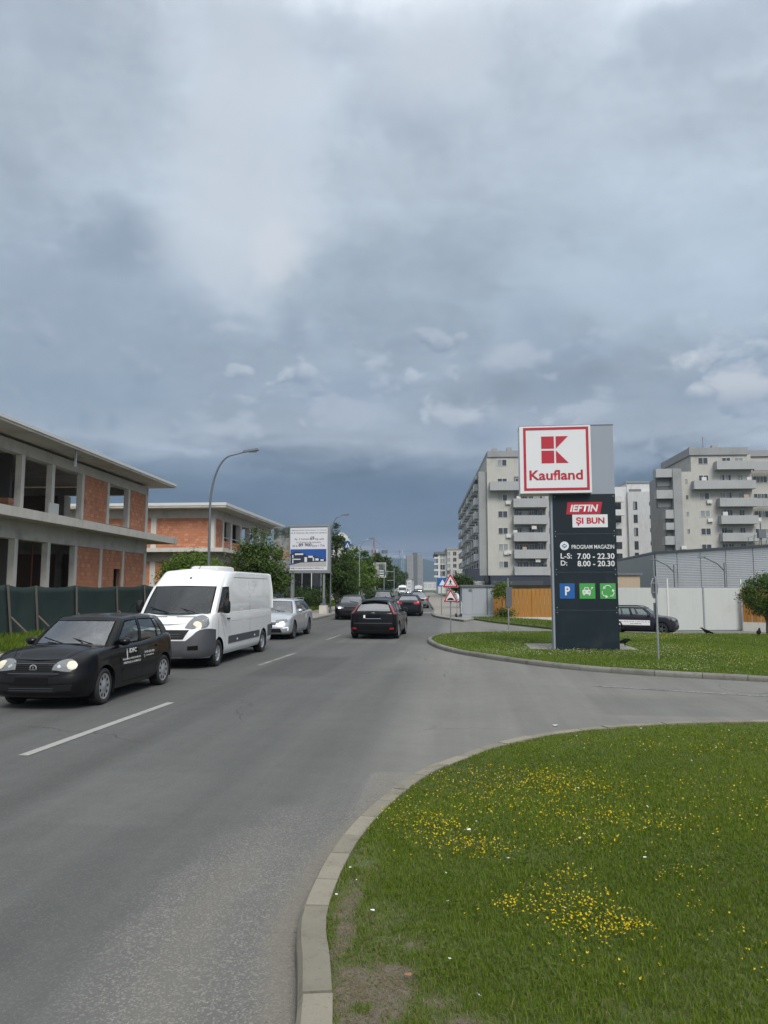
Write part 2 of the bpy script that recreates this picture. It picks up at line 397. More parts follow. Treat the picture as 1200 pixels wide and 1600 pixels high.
MT['white_sheet'] = mat('white_sheet', (.475, .495, .475), .45, var=.06, vscale=.7, streak=.09, bump=.25, bscale=1.3, bdist=.03, dirt=((.36, .35, .31), .8, .35))
MT['roof_trim'] = mat('roof_trim', (.62, .62, .60), .5, var=.1)
MT['galv'] = mat('galv', (.34, .355, .37), .45, metal=.55, var=.12, vscale=5, streak=.06)
MT['galv_dark'] = mat('galv_dark', (.15, .165, .18), .5, metal=.4, var=.12, vscale=5)
MT['wood_grey'] = mat('wood_grey', (.125, .110, .092), .85, var=.25, vscale=6, streak=.2, bump=.2)
MT['net'] = mat('net', (.0135, .030, .027), .8, var=.25, vscale=1.5, grain=.2, gscale=120, bump=.4, bscale=9, bdist=.03)
MT['black_plastic'] = mat('black_plastic', (.011, .0115, .013), .55, spec=.25, var=.15, vscale=8, bump=.1, bscale=200, bdist=.002)
MT['grey_plastic'] = mat('grey_plastic', (.060, .063, .070), .6, var=.15, vscale=6, bump=.1, bscale=150, bdist=.002)
MT['black'] = mat('black', (.006, .006, .007), .75, var=.2, spec=.1)
MT['rubber'] = mat('rubber', (.019, .019, .020), .82, var=.2, vscale=8, grain=.15, gscale=50, dirt=((.07, .065, .06), 5, .4))
MT['silver'] = mat('silver', (.56, .57, .59), .33, metal=.75, var=.06, vscale=8)
MT['alloy_dark'] = mat('alloy_dark', (.12, .125, .13), .4, metal=.6, var=.08)
MT['chrome'] = mat('chrome', (.75, .76, .78), .12, metal=1.0, var=.02)
MT['glass'] = glass('glass', (.58, .66, .65), .09)
MT['rear_glass'] = glass('rear_glass', (.16, .20, .20), .28)
MT['windscreen'] = glass('windscreen', (.72, .77, .77), .20)
MT['van_glass'] = glass('van_glass', (.30, .36, .38), .07)
MT['dark_glass'] = mat('dark_glass', (.012, .015, .017), .05, var=.0, spec=.8)
MT['pane_dark'] = mat('pane_dark', (.045, .052, .060), .08, var=.35, vscale=.35, spec=.7)
MT['pane_pale'] = mat('pane_pale', (.26, .28, .28), .2, var=.3, vscale=.5, spec=.6)
MT['white_frame'] = mat('white_frame', (.62, .62, .60), .5, var=.06)
MT['trim_fabric'] = mat('trim_fabric', (.055, .056, .06), .9, var=.2, vscale=6)
MT['seat_grey'] = mat('seat_grey', (.16, .165, .17), .9, var=.2, vscale=6)
MT['lamp_warm'] = emit('lamp_warm', (.62, .57, .44), .10)
MT['lamp_white'] = emit('lamp_white', (.95, .97, 1.0), 1.6)
MT['day_light'] = emit('day_light', (.9, .93, .97), .55)
MT['lamp_glass'] = mat('lamp_glass', (.20, .21, .215), .14, metal=.25, var=.4, vscale=18)
MT['tail_red'] = mat('tail_red', (.32, .012, .018), .15, var=.15, vscale=12, coat=.8)
MT['brake_red'] = emit('brake_red', (.9, .05, .06), 1.0)
MT['amber'] = mat('amber', (.7, .28, .05), .2, var=.1)
MT['white_paint'] = mat('white_paint', (.78, .78, .77), .5, var=.04)
MT['red_sign'] = mat('red_sign', (.42, .016, .035), .4, var=.05, vscale=2)
MT['blue_sign'] = mat('blue_sign', (.012, .10, .32), .4, var=.05, vscale=2)
MT['sign_white'] = mat('sign_white', (.68, .685, .70), .38, var=.03, vscale=1.5, streak=.03)
MT['sign_dark'] = mat('sign_dark', (.0095, .0185, .025), .45, spec=.3, var=.12, vscale=1.2, streak=.08, dirt=((.06, .065, .07), 1.3, .25))
MT['sign_grey'] = mat('sign_grey', (.265, .298, .345), .4, var=.05, vscale=1.0, streak=.05)
MT['sign_green'] = mat('sign_green', (.055, .32, .065), .45, var=.05)
MT['skin'] = mat('skin', (.42, .25, .18), .55, var=.06)
MT['cloth_dark'] = mat('cloth_dark', (.03, .034, .045), .9, var=.15)
MT['hair'] = mat('hair', (.03, .022, .016), .7, var=.2)
# ------------------------------------------------------------------ ground, road, kerbs
def spline(pts, step):
    """even steps along a smooth line through the points"""
    P = [Vector((p[0], p[1])) for p in pts]; out = []
    for i in range(len(P) - 1):
        p0, p1, p2, p3 = P[max(i - 1, 0)], P[i], P[i + 1], P[min(i + 2, len(P) - 1)]
        for k in range(24):
            t = k / 24
            out.append(.5 * ((2 * p1) + (p2 - p0) * t + (2 * p0 - 5 * p1 + 4 * p2 - p3) * t * t + (3 * p1 - p0 - 3 * p2 + p3) * t ** 3))
    out.append(P[-1])
    res = [out[0].copy()]; acc = 0
    for a, b in zip(out, out[1:]):
        L = (b - a).length
        while acc + L >= step:
            a = a + (b - a) * ((step - acc) / L); L = (b - a).length; acc = 0; res.append(a.copy())
            if L < 1e-9: break
        acc += L
    return res

def sheet(name, xs, ys, zoff, m, kind='structure', fx=lambda x, y: x):
    X, Y = np.meshgrid(xs, ys)
    FX = np.vectorize(fx)(X, Y)
    Z = hgt(FX, Y) + zoff
    nx = len(xs)
    v = np.stack([FX, Y, Z], -1).reshape(-1, 3)
    f = [(j * nx + i, j * nx + i + 1, (j + 1) * nx + i + 1, (j + 1) * nx + i) for j in range(len(ys) - 1) for i in range(nx - 1)]
    me = bpy.data.meshes.new(name); me.from_pydata(v.tolist(), [], f); me.materials.append(m)
    me.polygons.foreach_set('use_smooth', [True] * len(f)); me.update()
    return tag(put(name, me), kind=kind)

# asphalt
def asphalt(name, col=(.089, .0905, .088)):
    m, nb, b = base_mat(name)
    P = nb.new('ShaderNodeNewGeometry').outputs['Position']
    x, y, z = nb.sep(P)
    c = nb.mix(nb.noise(P, .35, 5, .6), (col[0] * .80, col[1] * .80, col[2] * .80, 1), (col[0] * 1.2, col[1] * 1.2, col[2] * 1.2, 1))
    along = nb.noise(nb.xyz(nb.m('MULTIPLY', x, 1.6), nb.m('MULTIPLY', y, .07), 0.0), 1.0, 4, .6)      # wheel tracks
    k = nb.m('ADD', .68, nb.m('MULTIPLY', along, .64))
    tone = nb.new('ShaderNodeAttribute', attribute_name='tone').outputs['Fac']; k = nb.m('MULTIPLY', k, nb.m('ADD', 1.0, tone))
    k = nb.m('MULTIPLY', k, nb.m('ADD', .84, nb.m('MULTIPLY', nb.noise(P, 2.6, 6, .7), .32)))
    c = nb.mix(1.0, c, nb.xyz(k, k, k), 'MULTIPLY')
    c = nb.mix(nb.m('MULTIPLY', tone, 1.2, clamp=True), c, nb.mix(1.0, c, (1.03, 1.0, .93, 1), 'MULTIPLY'))
    wear = nb.new('ShaderNodeAttribute', attribute_name='wear').outputs['Fac']
    w = nb.ss(nb.m('ADD', wear, nb.m('MULTIPLY', nb.m('SUBTRACT', nb.noise(P, 1.7, 5, .65), .5), .7)), .25, .95)
    v1 = nb.new('ShaderNodeTexVoronoi'); nb.put(v1.inputs['Vector'], P); v1.inputs['Scale'].default_value = 105
    stone = nb.sep(v1.outputs['Color'])[0]
    fleck = nb.m('MULTIPLY', nb.ss(stone, .62, .95), nb.m('ADD', .12, nb.m('MULTIPLY', w, .52)))      # pale stones laid bare
    c = nb.mix(fleck, c, (.30, .29, .265, 1))
    pit = nb.m('MULTIPLY', nb.ss(nb.noise(P, 70, 3, .7), .58, .72), .35)
    c = nb.mix(pit, c, (.045, .045, .047, 1))
    c = nb.mix(nb.m('MULTIPLY', w, .22), c, (.22, .21, .19, 1)); c = nb.mix(nb.m('MULTIPLY', nb.ss(wear, .75, 1.2), .6), c, nb.mix(nb.noise(P, 60, 4, .7), (.13, .118, .095, 1), (.25, .225, .185, 1)))
    # fine cracks and patched seams
    cr = nb.voro(nb.vm('ADD', P, nb.vm('SCALE', nb.vm('SUBTRACT', nb.noise(P, 1.2, 4, .6, col=True), (.5, .5, .5)), .9)), .16, 'DISTANCE_TO_EDGE')
    crack = nb.m('MULTIPLY', nb.m('SUBTRACT', 1.0, nb.ss(cr, .0006, .0040)), nb.ss(nb.noise(P, .22, 2), .46, .58))
    c = nb.mix(nb.m('MULTIPLY', crack, .65), c, (.035, .035, .035, 1))
    oil = nb.ss(nb.noise(nb.xyz(nb.m('MULTIPLY', x, 1.0), nb.m('MULTIPLY', y, .45), 4.0), .9, 5, .6), .60, .78)
    c = nb.mix(nb.m('MULTIPLY', oil, .28), c, (.055, .055, .057, 1))
    nb.put(b.inputs['Base Color'], c)
    nb.put(b.inputs['Roughness'], nb.m('ADD', .80, nb.m('MULTIPLY', nb.noise(P, 8, 4), .15)))
    b.inputs['Specular IOR Level'].default_value = .35
    h = nb.m('ADD', nb.m('MULTIPLY', v1.outputs['Distance'], nb.m('ADD', .4, w)), nb.m('MULTIPLY', nb.noise(P, 50, 4, .7), .6))
    nb.put(b.inputs['Normal'], nb.bump(h, .55, .006))
    return m
MT['asphalt'] = asphalt('asphalt')

def soil_mat():
    m, nb, b = base_mat('soil')
    P = nb.new('ShaderNodeNewGeometry').outputs['Position']
    bare = nb.new('ShaderNodeAttribute', attribute_name='bare').outputs['Fac']
    g = nb.mix(nb.noise(P, 6, 6, .7), (.045, .068, .014, 1), (.105, .130, .034, 1))
    e = nb.mix(nb.noise(P, 14, 6, .7), (.075, .062, .046, 1), (.20, .175, .14, 1)); e = nb.mix(nb.ss(nb.noise(P, 90, 4, .75), .60, .70), e, (.32, .29, .25, 1)); e = nb.mix(nb.ss(nb.noise(P, 60, 4, .75), .60, .68), e, (.035, .03, .022, 1))
    f = nb.ss(nb.m('ADD', bare, nb.m('MULTIPLY', nb.m('SUBTRACT', nb.noise(P, 5, 5, .65), .5), .8)), .35, .75)
    nb.put(b.inputs['Base Color'], nb.mix(f, g, e)); b.inputs['Roughness'].default_value = .95
    nb.put(b.inputs['Normal'], nb.bump(nb.noise(P, 45, 6, .7), .7, .02))
    return m
MT['soil'] = soil_mat()
def land_mat():
    m, nb, b = base_mat('land')
    P = nb.new('ShaderNodeNewGeometry').outputs['Position']
    g = nb.mix(nb.noise(P, .8, 6, .7), (.030, .052, .014, 1), (.075, .095, .030, 1))
    e = nb.mix(nb.noise(P, 3, 6, .7), (.11, .10, .08, 1), (.20, .185, .15, 1))
    nb.put(b.inputs['Base Color'], nb.mix(nb.ss(nb.noise(P, .09, 4, .6), .48, .60), g, e)); b.inputs['Roughness'].default_value = .95
    nb.put(b.inputs['Normal'], nb.bump(nb.noise(P, 9, 6, .7), .6, .05))
    return m
MT['land'] = land_mat()
MT['paving'] = None
def paving_mat():
    m, nb, b = base_mat('paving')
    P = nb.new('ShaderNodeNewGeometry').outputs['Position']
    br = nb.new('ShaderNodeTexBrick'); nb.put(br.inputs['Vector'], P)
    br.inputs['Color1'].default_value = (.30, .275, .24, 1); br.inputs['Color2'].default_value = (.245, .225, .20, 1); br.inputs['Mortar'].default_value = (.12, .11, .10, 1)
    br.inputs['Scale'].default_value = 1.0; br.inputs['Brick Width'].default_value = .2; br.inputs['Row Height'].default_value = .1; br.inputs['Mortar Size'].default_value = .006
    k = nb.m('ADD', .75, nb.m('MULTIPLY', nb.noise(P, .8, 6, .65), .5))
    nb.put(b.inputs['Base Color'], nb.mix(1.0, br.outputs[0], nb.xyz(k, k, k), 'MULTIPLY')); b.inputs['Roughness'].default_value = .9
    nb.put(b.inputs['Normal'], nb.bump(br.outputs[1], -.4, .004))
    return m
MT['paving'] = paving_mat()

# the land: one sheet out to the horizon, lower where the ground falls away on the right
xs = np.concatenate([[-5000, -2200, -900, -400, -150, -80], np.arange(-60, 91, 3.0), [120, 200, 450, 900, 2200, 5000]])
ys = np.concatenate([[-400, -150, -60], np.arange(-30, 141, 3.0), [180, 260, 420, 700, 1200, 2200, 3600, 6000]])
sheet('ground', xs, ys, -.04, MT['land'])

# road surface: the junction and the street beyond, one mesh
NEAR_EDGE = [(G(458, 1680, .12)), G(463, 1600, .12), G(468, 1513, .12), G(468.5, 1432, .12), G(493, 1370, .12), G(519, 1325, .12), G(545, 1291, .12), G(576, 1260, .12),
             G(607, 1235, .12), G(636, 1214, .12), G(680, 1192, .12), G(719, 1178, .12), G(760, 1163.5, .12), G(850, 1144, .12), G(950, 1133, .12), G(1060, 1127, .12), G(1200, 1123.5, .12)]
n_first = NEAR_EDGE[1]; n_last = NEAR_EDGE[-1]
NEAR_EDGE = [(n_first.x + .55, n_first.y - 9, 0), (n_first.x + .32, n_first.y - 2.0, 0)] + [tuple(p) for p in NEAR_EDGE[1:]]
dd = (n_last - G(1060, 1127, .12)).normalized()
NEAR_EDGE += [tuple(n_last + dd * 4), tuple(n_last + dd * 10)]
near_line = spline(NEAR_EDGE, .08)
nl = np.array([(p.x, p.y) for p in near_line])
ISLE_EDGE = [G(860, 986, .12), G(740, 987.5, .12), G(692, 990, .12), G(673, 994, .12), G(668.5, 998.5, .12), G(678, 1005, .12), G(700, 1012, .12), G(740, 1019.5, .12), G(800, 1028, .12), G(870, 1036.5, .12), G(960, 1044, .12), G(1060, 1050, .12), G(1200, 1057, .12)]
i_dir = (ISLE_EDGE[-1] - ISLE_EDGE[-2]).normalized()
ISLE_EDGE += [ISLE_EDGE[-1] + i_dir * 4, ISLE_EDGE[-1] + i_dir * 12]
isle_line = spline([tuple(p) for p in ISLE_EDGE], .1)

def in_poly(px, py, poly):
    inside = np.zeros(len(px), bool); j = len(poly) - 1
    for i in range(len(poly)):
        xi, yi = poly[i]; xj, yj = poly[j]
        c = ((yi > py) != (yj > py)) & (px < (xj - xi) * (py - yi) / (yj - yi + 1e-12) + xi)
        inside ^= c; j = i
    return inside
def road_mesh():
    xa = np.concatenate([np.arange(-9.1, 4.01, .12), np.arange(4.6, 46, .8)]); ya = np.concatenate([np.arange(-6, 14.01, .12), np.arange(14.5, 60, .8)])
    X, Y = np.meshgrid(xa, ya); FX = X + np.vectorize(xo)(Y) * np.clip((2.0 - X) / 4, 0, 1)
    v = np.stack([FX, Y, hgt(FX, Y)], -1).reshape(-1, 3)
    nx = len(xa); f = [(j * nx + i, j * nx + i + 1, (j + 1) * nx + i + 1, (j + 1) * nx + i) for j in range(len(ya) - 1) for i in range(nx - 1)]
    b = len(v); yb = np.concatenate([np.arange(ya[-1], 160, 4), np.arange(160, 1400, 40)]); xb = np.linspace(-9.1, -1.5, 9)
    X2, Y2 = np.meshgrid(xb, yb); F2 = X2 + np.vectorize(xo)(Y2)
    v2 = np.stack([F2, Y2, np.zeros_like(F2) + .002], -1).reshape(-1, 3)
    f += [(b + j * 9 + i, b + j * 9 + i + 1, b + (j + 1) * 9 + i + 1, b + (j + 1) * 9 + i) for j in range(len(yb) - 1) for i in range(8)]
    v = np.concatenate([v, v2])
    # stones laid bare beside the near kerb and along the middle of the right lane
    wear = np.zeros(len(v))
    near = v[:, 1] < 16
    q = v[near][:, :2]; dist = np.full(len(q), 9.0)
    for k in range(0, len(nl), 3): dist = np.minimum(dist, np.hypot(q[:, 0] - nl[k, 0], q[:, 1] - nl[k, 1]))
    w = np.exp(-((dist - .65) / .55) ** 2) * (1 - sm((q[:, 1] - 5.0) / 4.0)) * .95 + np.exp(-(dist / .20) ** 2) * 1.3
    w += .25 * np.exp(-((q[:, 0] + 3.4) / .5) ** 2)
    w += .55 * np.exp(-((q[:, 0] - .15) / .5) ** 2 - ((q[:, 1] - 8.1) / .75) ** 2)
    pp = [(G(*t).x, G(*t).y) for t in ((576, 1208), (642, 1207), (606, 1242), (560, 1292), (543, 1288), (560, 1250))]; w = np.maximum(w, 1.0 * in_poly(q[:, 0], q[:, 1], pp))
    wear[near] = w
    wear[~near] = .22
    X_, Y_ = v[:, 0], v[:, 1]; tone = np.zeros(len(v))
    tone += .58 * sm((X_ + 1.5) / 1.0) * sm((Y_ - 6.0) / 2.0) + .16 * sm((X_ + 4.6) / 3.0)                                   # the newer, paler entry road
    for cx in (-4.35, -2.75, -8.0, -6.4): tone -= .13 * np.exp(-((X_ - cx - .15 * np.sin(Y_ * .21)) / .33) ** 2)      # tyre lanes
    tone -= .10 * np.exp(-((X_ + 7.2) / .30) ** 2)
    for (x0, x1, y0, y1, t_) in ((-5.0, -3.2, 16.5, 21.0, -.20), (-4.6, -2.4, 27.0, 33.0, .24), (-8.8, -7.4, 8.0, 12.6, .16), (2.2, 4.6, 12.2, 14.4, -.25), (-3.9, -2.6, 6.2, 8.0, .10), (-1.9, -.2, 20, 26, .22)):
        tone += t_ * ((X_ > x0) & (X_ < x1) & (Y_ > y0) & (Y_ < y1))
    at = None
    me = bpy.data.meshes.new('road'); me.from_pydata(v.tolist(), [], f); me.materials.append(MT['asphalt'])
    a = me.attributes.new('wear', 'FLOAT', 'POINT'); a.data.foreach_set('value', wear.astype(np.float32)); a = me.attributes.new('tone', 'FLOAT', 'POINT'); a.data.foreach_set('value', tone.astype(np.float32))
    me.polygons.foreach_set('use_smooth', [True] * len(f)); me.update()
    return tag(put('road', me), kind='structure')
road_mesh()

def kerb(name, line, step, length, width, side, m, h=.12, group_mat=None, zf=None, lip=.018):
    """kerb laid of single stones; line = outer top edge every `step` m; side = +1 when the grass lies left of the line"""
    root = tag(bpy.data.objects.new(name, None), kind='structure'); COL.objects.link(root)
    n = max(2, int(round(length / step))); i = 0; cnt = 0
    while i + n < len(line):
        jit = random.choice((0, 0, 1, -1)) if n > 4 else 0
        e = min(i + n + jit, len(line) - 1)
        seg = [line[k] for k in np.linspace(i, e, 4).round().astype(int)]
        rows = []; dz = random.uniform(-.006, .006); dx = random.uniform(-.004, .004)
        for k, p in enumerate(seg):
            a = (seg[min(k + 1, 3)] - seg[max(k - 1, 0)]).normalized(); nrm = Vector((-a.y, a.x)) * side
            q = p + a * (.006 if k == 0 else -.006 if k == 3 else 0)
            z0 = (hgt(q.x, q.y) if zf is None else zf(q.x, q.y))
            rows.append([Vector((q.x + nrm.x * t, q.y + nrm.y * t, z0 + z)) for t, z in ((dx - .02, -.05), (dx - .006, h - .035 + dz), (dx + lip, h + dz), (width + dx, h + dz), (width + dx, -.05))])
        mb = MB(); mb.grid(rows); b0 = 0
        mb.f.append((0, 1, 2, 3, 4)); mb.mi.append(0); mb.f.append((19, 18, 17, 16, 15)); mb.mi.append(0)
        mb.build('kerb_stone', m, root); cnt += 1
        i = e
    return root
kerb('kerb', near_line, .08, .46, .155, -1, MT['kerb'])
kerb('kerb', isle_line, .1, .9, .15, 1, MT['kerb_grey'])
left_line = [Vector((-9.1 + xo(y), y)) for y in np.arange(10, 190, .25)]
kerb('kerb', left_line, .25, 1.5, .15, 1, MT['kerb_grey'])

def offset_line(line, side, w):
    out = []
    for i, p in enumerate(line):
        a = (line[min(i + 2, len(line) - 1)] - line[max(i - 2, 0)]).normalized(); out.append(p + Vector((-a.y, a.x)) * side * w)
    return out
def land(name, poly, z, m, bare=None, res=None, fine=None, kind='structure', skirt=.12):
    """a raised flat area; its rim goes down to the road"""
    bm = bmesh.new(); vs = [bm.verts.new((p[0], p[1], 0)) for p in poly]
    f = bm.faces.new(vs); f.normal_update()
    if f.normal.z < 0: f.normal_flip()
    bmesh.ops.triangulate(bm, faces=bm.faces[:])
    if res:
        xs_ = [p[0] for p in poly]; ys_ = [p[1] for p in poly]
        for ax, (lo, hi) in ((Vector((1, 0, 0)), (min(xs_), max(xs_))), (Vector((0, 1, 0)), (min(ys_), max(ys_)))):
            t = lo + res
            while t < (hi if not fine else fine):
                bmesh.ops.bisect_plane(bm, geom=bm.verts[:] + bm.edges[:] + bm.faces[:], plane_co=ax * t, plane_no=ax); t += res
    for v in bm.verts: v.co.z = float(hgt(v.co.x, v.co.y)) + z
    rim = [e for e in bm.edges if e.is_boundary]
    ex = bmesh.ops.extrude_edge_only(bm, edges=rim)
    for v in [g for g in ex['geom'] if isinstance(g, bmesh.types.BMVert)]: v.co.z -= skirt
    me = bpy.data.meshes.new(name); bm.to_mesh(me); bm.free(); me.materials.append(m)
    if bare is not None:
        co = np.empty(len(me.vertices) * 3); me.vertices.foreach_get('co', co); co = co.reshape(-1, 3)
        a = me.attributes.new('bare', 'FLOAT', 'POINT'); a.data.foreach_set('value', bare(co[:, 0], co[:, 1]).astype(np.float32))
    return tag(put(name, me), kind=kind)

def vnoise(x, y, s, seed):
    """soft value noise"""
    r_ = np.random.default_rng(seed); T = r_.random((64, 64)); u, v = x / s, y / s; i, j = np.floor(u).astype(int), np.floor(v).astype(int); fu, fv = u - i, v - j; fu = fu * fu * (3 - 2 * fu); fv = fv * fv * (3 - 2 * fv)
    t = lambda a, b: T[a % 64, b % 64]
    return (t(i, j) * (1 - fu) + t(i + 1, j) * fu) * (1 - fv) + (t(i, j + 1) * (1 - fu) + t(i + 1, j + 1) * fu) * fv
# near lawn, bare soil beside the first stones
inner = offset_line(near_line, -1, .150)
LAWN = [(p.x, p.y) for p in inner[::3]] + [(inner[-1].x + 3, inner[-1].y - 4), (22, -6), (inner[0].x, -6)]
LAWN = [p for p in LAWN if p[1] > -6.01]
BARE = [(G(575, 1545, .12), .20, .33), (G(610, 1520, .12), .16, .16), (G(560, 1590, .12), .16, .22), (G(545, 1400, .12), .10, .35), (G(640, 1470, .12), .20, .13), (G(690, 1560, .12), .13, .10), (G(570, 1340, .12), .14, .30), (G(860, 1330, .12), .28, .22), (G(535, 1460, .12), .07, .30), (G(600, 1430, .12), .16, .16), (G(720, 1590, .12), .20, .08), (G(1010, 1580, .12), .2, .05)]
BW = [1.0, .8, .95, .62, .5, .5, .55, .10, .8, .5, .5, .4]
def bare_f(x, y):
    r = np.zeros_like(x)
    for (c, a, b_), w in zip(BARE, BW): r = np.maximum(r, w * np.exp(-((x - c.x) / a) ** 2 - ((y - c.y) / b_) ** 2))
    return np.clip(r * (1 + 1.1 * (vnoise(x, y, .16, 41) - .5) + .9 * (vnoise(x, y, .05, 42) - .5)), 0, 1)
land('lawn', [p for p in LAWN], .10, MT['soil'], bare_f, .05, 4.6)
iin = offset_line(isle_line, 1, .145)
ISLE = [(p.x, p.y) for p in iin[::4]]
far_r = [G(1260, 991, .12), G(1200, 990.5, .12), G(1100, 990, .12), G(980, 989, .12)]
ISLE = ISLE + [(ISLE[-1][0] + 1, far_r[0].y)] + [(p.x, p.y) for p in far_r]
land('island_lawn', ISLE, .10, MT['soil'], None, 1.0)

# left pavement and verge
lp = [(-9.1 + xo(y) - .14, y) for y in np.arange(10, 190, 6)]
def pav_w(y): return 4.0 - 1.5 * float(sm((y - 28) / 16))
lpo = [(x - pav_w(y), y) for x, y in lp]
land('pavement', lp + lpo[::-1], .11, MT['paving'])
land('verge', [(x - .002, y) for x, y in lpo] + [(x - 9, y) for x, y in lpo[::-1]], .13, MT['soil'], None)
# right pavement beyond the junction, its front edge where the photo shows it
rp0 = [G(728, 969, .11), G(706, 966, .11), G(690, 963.5, .11), G(680, 961, .11), G(677.5, 957.5, .11)]
rl = [(p.x, p.y) for p in rp0] + [(-1.65 + xo(y), y) for y in np.arange(64, 300, 6)]
rr = [(x + 3.6, y) for x, y in rl[7:]]
land('pavement', rl + rr[::-1] + [(rp0[0].x + 1.2, rp0[0].y + 6)], .11, MT['paving'])
kerb('kerb', spline([(p[0], p[1]) for p in rl[:22]], .25), .25, 1.25, .13, 1, MT['kerb_grey'], h=.125)
# grass strip before the timber fence
gs = [G(735, 965.5, .1), G(770, 970.5, .1), G(810, 975, .1), G(866, 981, .1), G(940, 986, .1)]
gsb = [G(940, 974, .1), G(866, 970.5, .1), G(800, 966, .1), G(770, 963.8, .1), G(738, 963, .1)]
land('grass_strip', [(p.x, p.y) for p in gs + gsb], .10, MT['soil'], None, 1.0)

# ------------------------------------------------------------------ painted lines
def line_mat(name, wornness):
    m, nb, b = base_mat(name)
    P = nb.new('ShaderNodeNewGeometry').outputs['Position']
    w = nb.ss(nb.m('ADD', nb.noise(P, 16, 6, .75), nb.m('MULTIPLY', nb.noise(P, 2.2, 3), .35)), .80 - wornness, .92 - wornness * .6)
    fl = nb.ss(nb.noise(P, 130, 2, .6), .60, .66)
    w = nb.m('MAXIMUM', w, nb.m('MULTIPLY', fl, .7))
    nb.put(b.inputs['Base Color'], nb.mix(w, (.33, .33, .31, 1), (.115, .114, .115, 1))); b.inputs['Roughness'].default_value = .75
    nb.put(b.inputs['Normal'], nb.bump(nb.noise(P, 60, 4, .7), .5, .005))
    return m
MT['line'] = line_mat('line', .10); MT['line_worn'] = line_mat('line_worn', .26)
def strip(pts, w, m):
    rows = []
    for i, p in enumerate(pts):
        a = (pts[min(i + 1, len(pts) - 1)] - pts[max(i - 1, 0)]); a = Vector((a.x, a.y)).normalized(); n = Vector((-a.y, a.x)) * w / 2
        z = float(hgt(p.x, p.y)) + .006
        rows.append([Vector((p.x - n.x, p.y - n.y, z)), Vector((p.x + n.x, p.y + n.y, z))])
    o = MB().grid(rows).build('road_marking', m); return tag(o, kind='structure')
def seg(a, b, n=6): return [a + (b - a) * (i / n) for i in range(n + 1)]
da = G(36, 1181) ; db = G(267, 1098); strip(seg(da, db), .135, MT['line'])
strip(seg(G(404, 1040), G(462, 1020.5)), .12, MT['line_worn'])
strip(seg(G(510, 1000), G(532, 992)), .12, MT['line_worn'])
step_d = (G(462, 1020.5) - db)
for y in (41, 53, 65, 77, 89): strip([Vector((-5.17 + xo(y + t), y + t, 0)) for t in (0, 1, 2, 3)], .12, MT['line_worn'])
strip(seg(G(929, 1072), G(1200, 1088.5)) + [G(1200, 1088.5) + (G(1200, 1088.5) - G(929, 1072)).normalized() * 3], .10, MT['line_worn'])
for k in range(3):   # what is left of a crossing beside the right pavement
    a = G(663 + 6 * k, 957.8, 0); strip([a, a + Vector((0, 2.2, 0))], .3, MT['line_worn'])
# ------------------------------------------------------------------ unfinished brick buildings on the left
def brick_panel(parent, L, u0, u1, z0, z1, y0=.05, thick=.22, name='brick_panel'):
    """a wall of hollow clay blocks in courses, mortar behind, joints sunk: local x along the wall, face at -y"""
    mb = MB(); mb.k = 1; mb.box(u0, u1, y0 + .012, y0 + thick, z0, z1); mb.k = 0
    bw, bh = .30, .20; nz = max(1, round((z1 - z0) / bh)); bh = (z1 - z0) / nz
    for j in range(nz):
        x = u0 - (bw / 2 if j % 2 else 0)
        while x < u1 - .01:
            a, b = max(x, u0) + .005, min(x + bw, u1) - .005
            if b - a > .03:
                o = y0 + random.uniform(-.006, .006) ; za, zb = z0 + j * bh + .006, z0 + (j + 1) * bh - .006
                mb.add([(a, o, za), (b, o, za), (b, o, zb), (a, o, zb), (a, y0 + .02, za), (b, y0 + .02, za), (b, y0 + .02, zb), (a, y0 + .02, zb)],
                       [(0, 1, 2, 3), (0, 4, 5, 1), (3, 2, 6, 7), (0, 3, 7, 4), (1, 5, 6, 2)])
            x += bw
    o = mb.build(name, [MT['brick'], MT['mortar']], parent); o['kind'] = 'stuff'; return o
def cbox(name, parent, x0, x1, y0, y1, z0, z1, m='concrete'):
    return MB().box(x0, x1, y0, y1, z0, z1).build(name, MT[m], parent)

MT['crane_rust'] = mat('crane_rust', (.16, .075, .045), .8, metal=.2, var=.3, vscale=6)
def vp_dir(px): v = ray(px, 918); return Vector((v.x, v.y, 0)).normalized()
A1 = D(228, 900, 44.0)
W1 = Wall((A1.x, A1.y), vp_dir(668))
ROT1 = W1.rot()
B1 = thing('unfinished_building', 'nearest raw brick and concrete shell with open dark upper bays behind the green netting', 'building', (A1.x, A1.y, 0), ROT1, 'unfinished brick buildings')
cu = [W1.u(p) for p in (25, 74, 122, 163, 196)] + [-.02]
cl = [W1.u(p) for p in (20, 72, 115, 155, 190)] + [-.02]
pitch1 = cu[1] - cu[0]
cu = [cu[0] - 3 * pitch1, cu[0] - 2 * pitch1, cu[0] - pitch1] + cu; cl = [cl[0] - 3 * pitch1, cl[0] - 2 * pitch1, cl[0] - pitch1] + cl
XL = cu[0]; DEP = 15.0
for zz, name in ((4.45, 'floor_slab'), (8.1, 'roof_slab')):
    if name == 'floor_slab': cbox(name, B1, XL - 1, 2.6, -.95, DEP, 4.72, 5.10)
    else:
        cbox(name, B1, XL - 1, 1.15, -1.25, DEP + 1, 8.10, 8.27)
        cbox('roof_edge', B1, XL - 1, 1.19, -1.29, -1.252, 8.20, 8.33, 'roof_trim'); cbox('roof_edge', B1, 1.152, 1.19, -1.29, DEP + 1, 8.20, 8.33, 'roof_trim')
cbox('beam', B1, XL - 1, -.02, .0, .45, 7.50, 7.97); cbox('beam', B1, XL - 1, -.02, .0, .45, 3.98, 4.717)
cbox('roof_upstand', B1, XL - 1, -.3, .55, .8, 7.972, 8.098, 'concrete_dark')
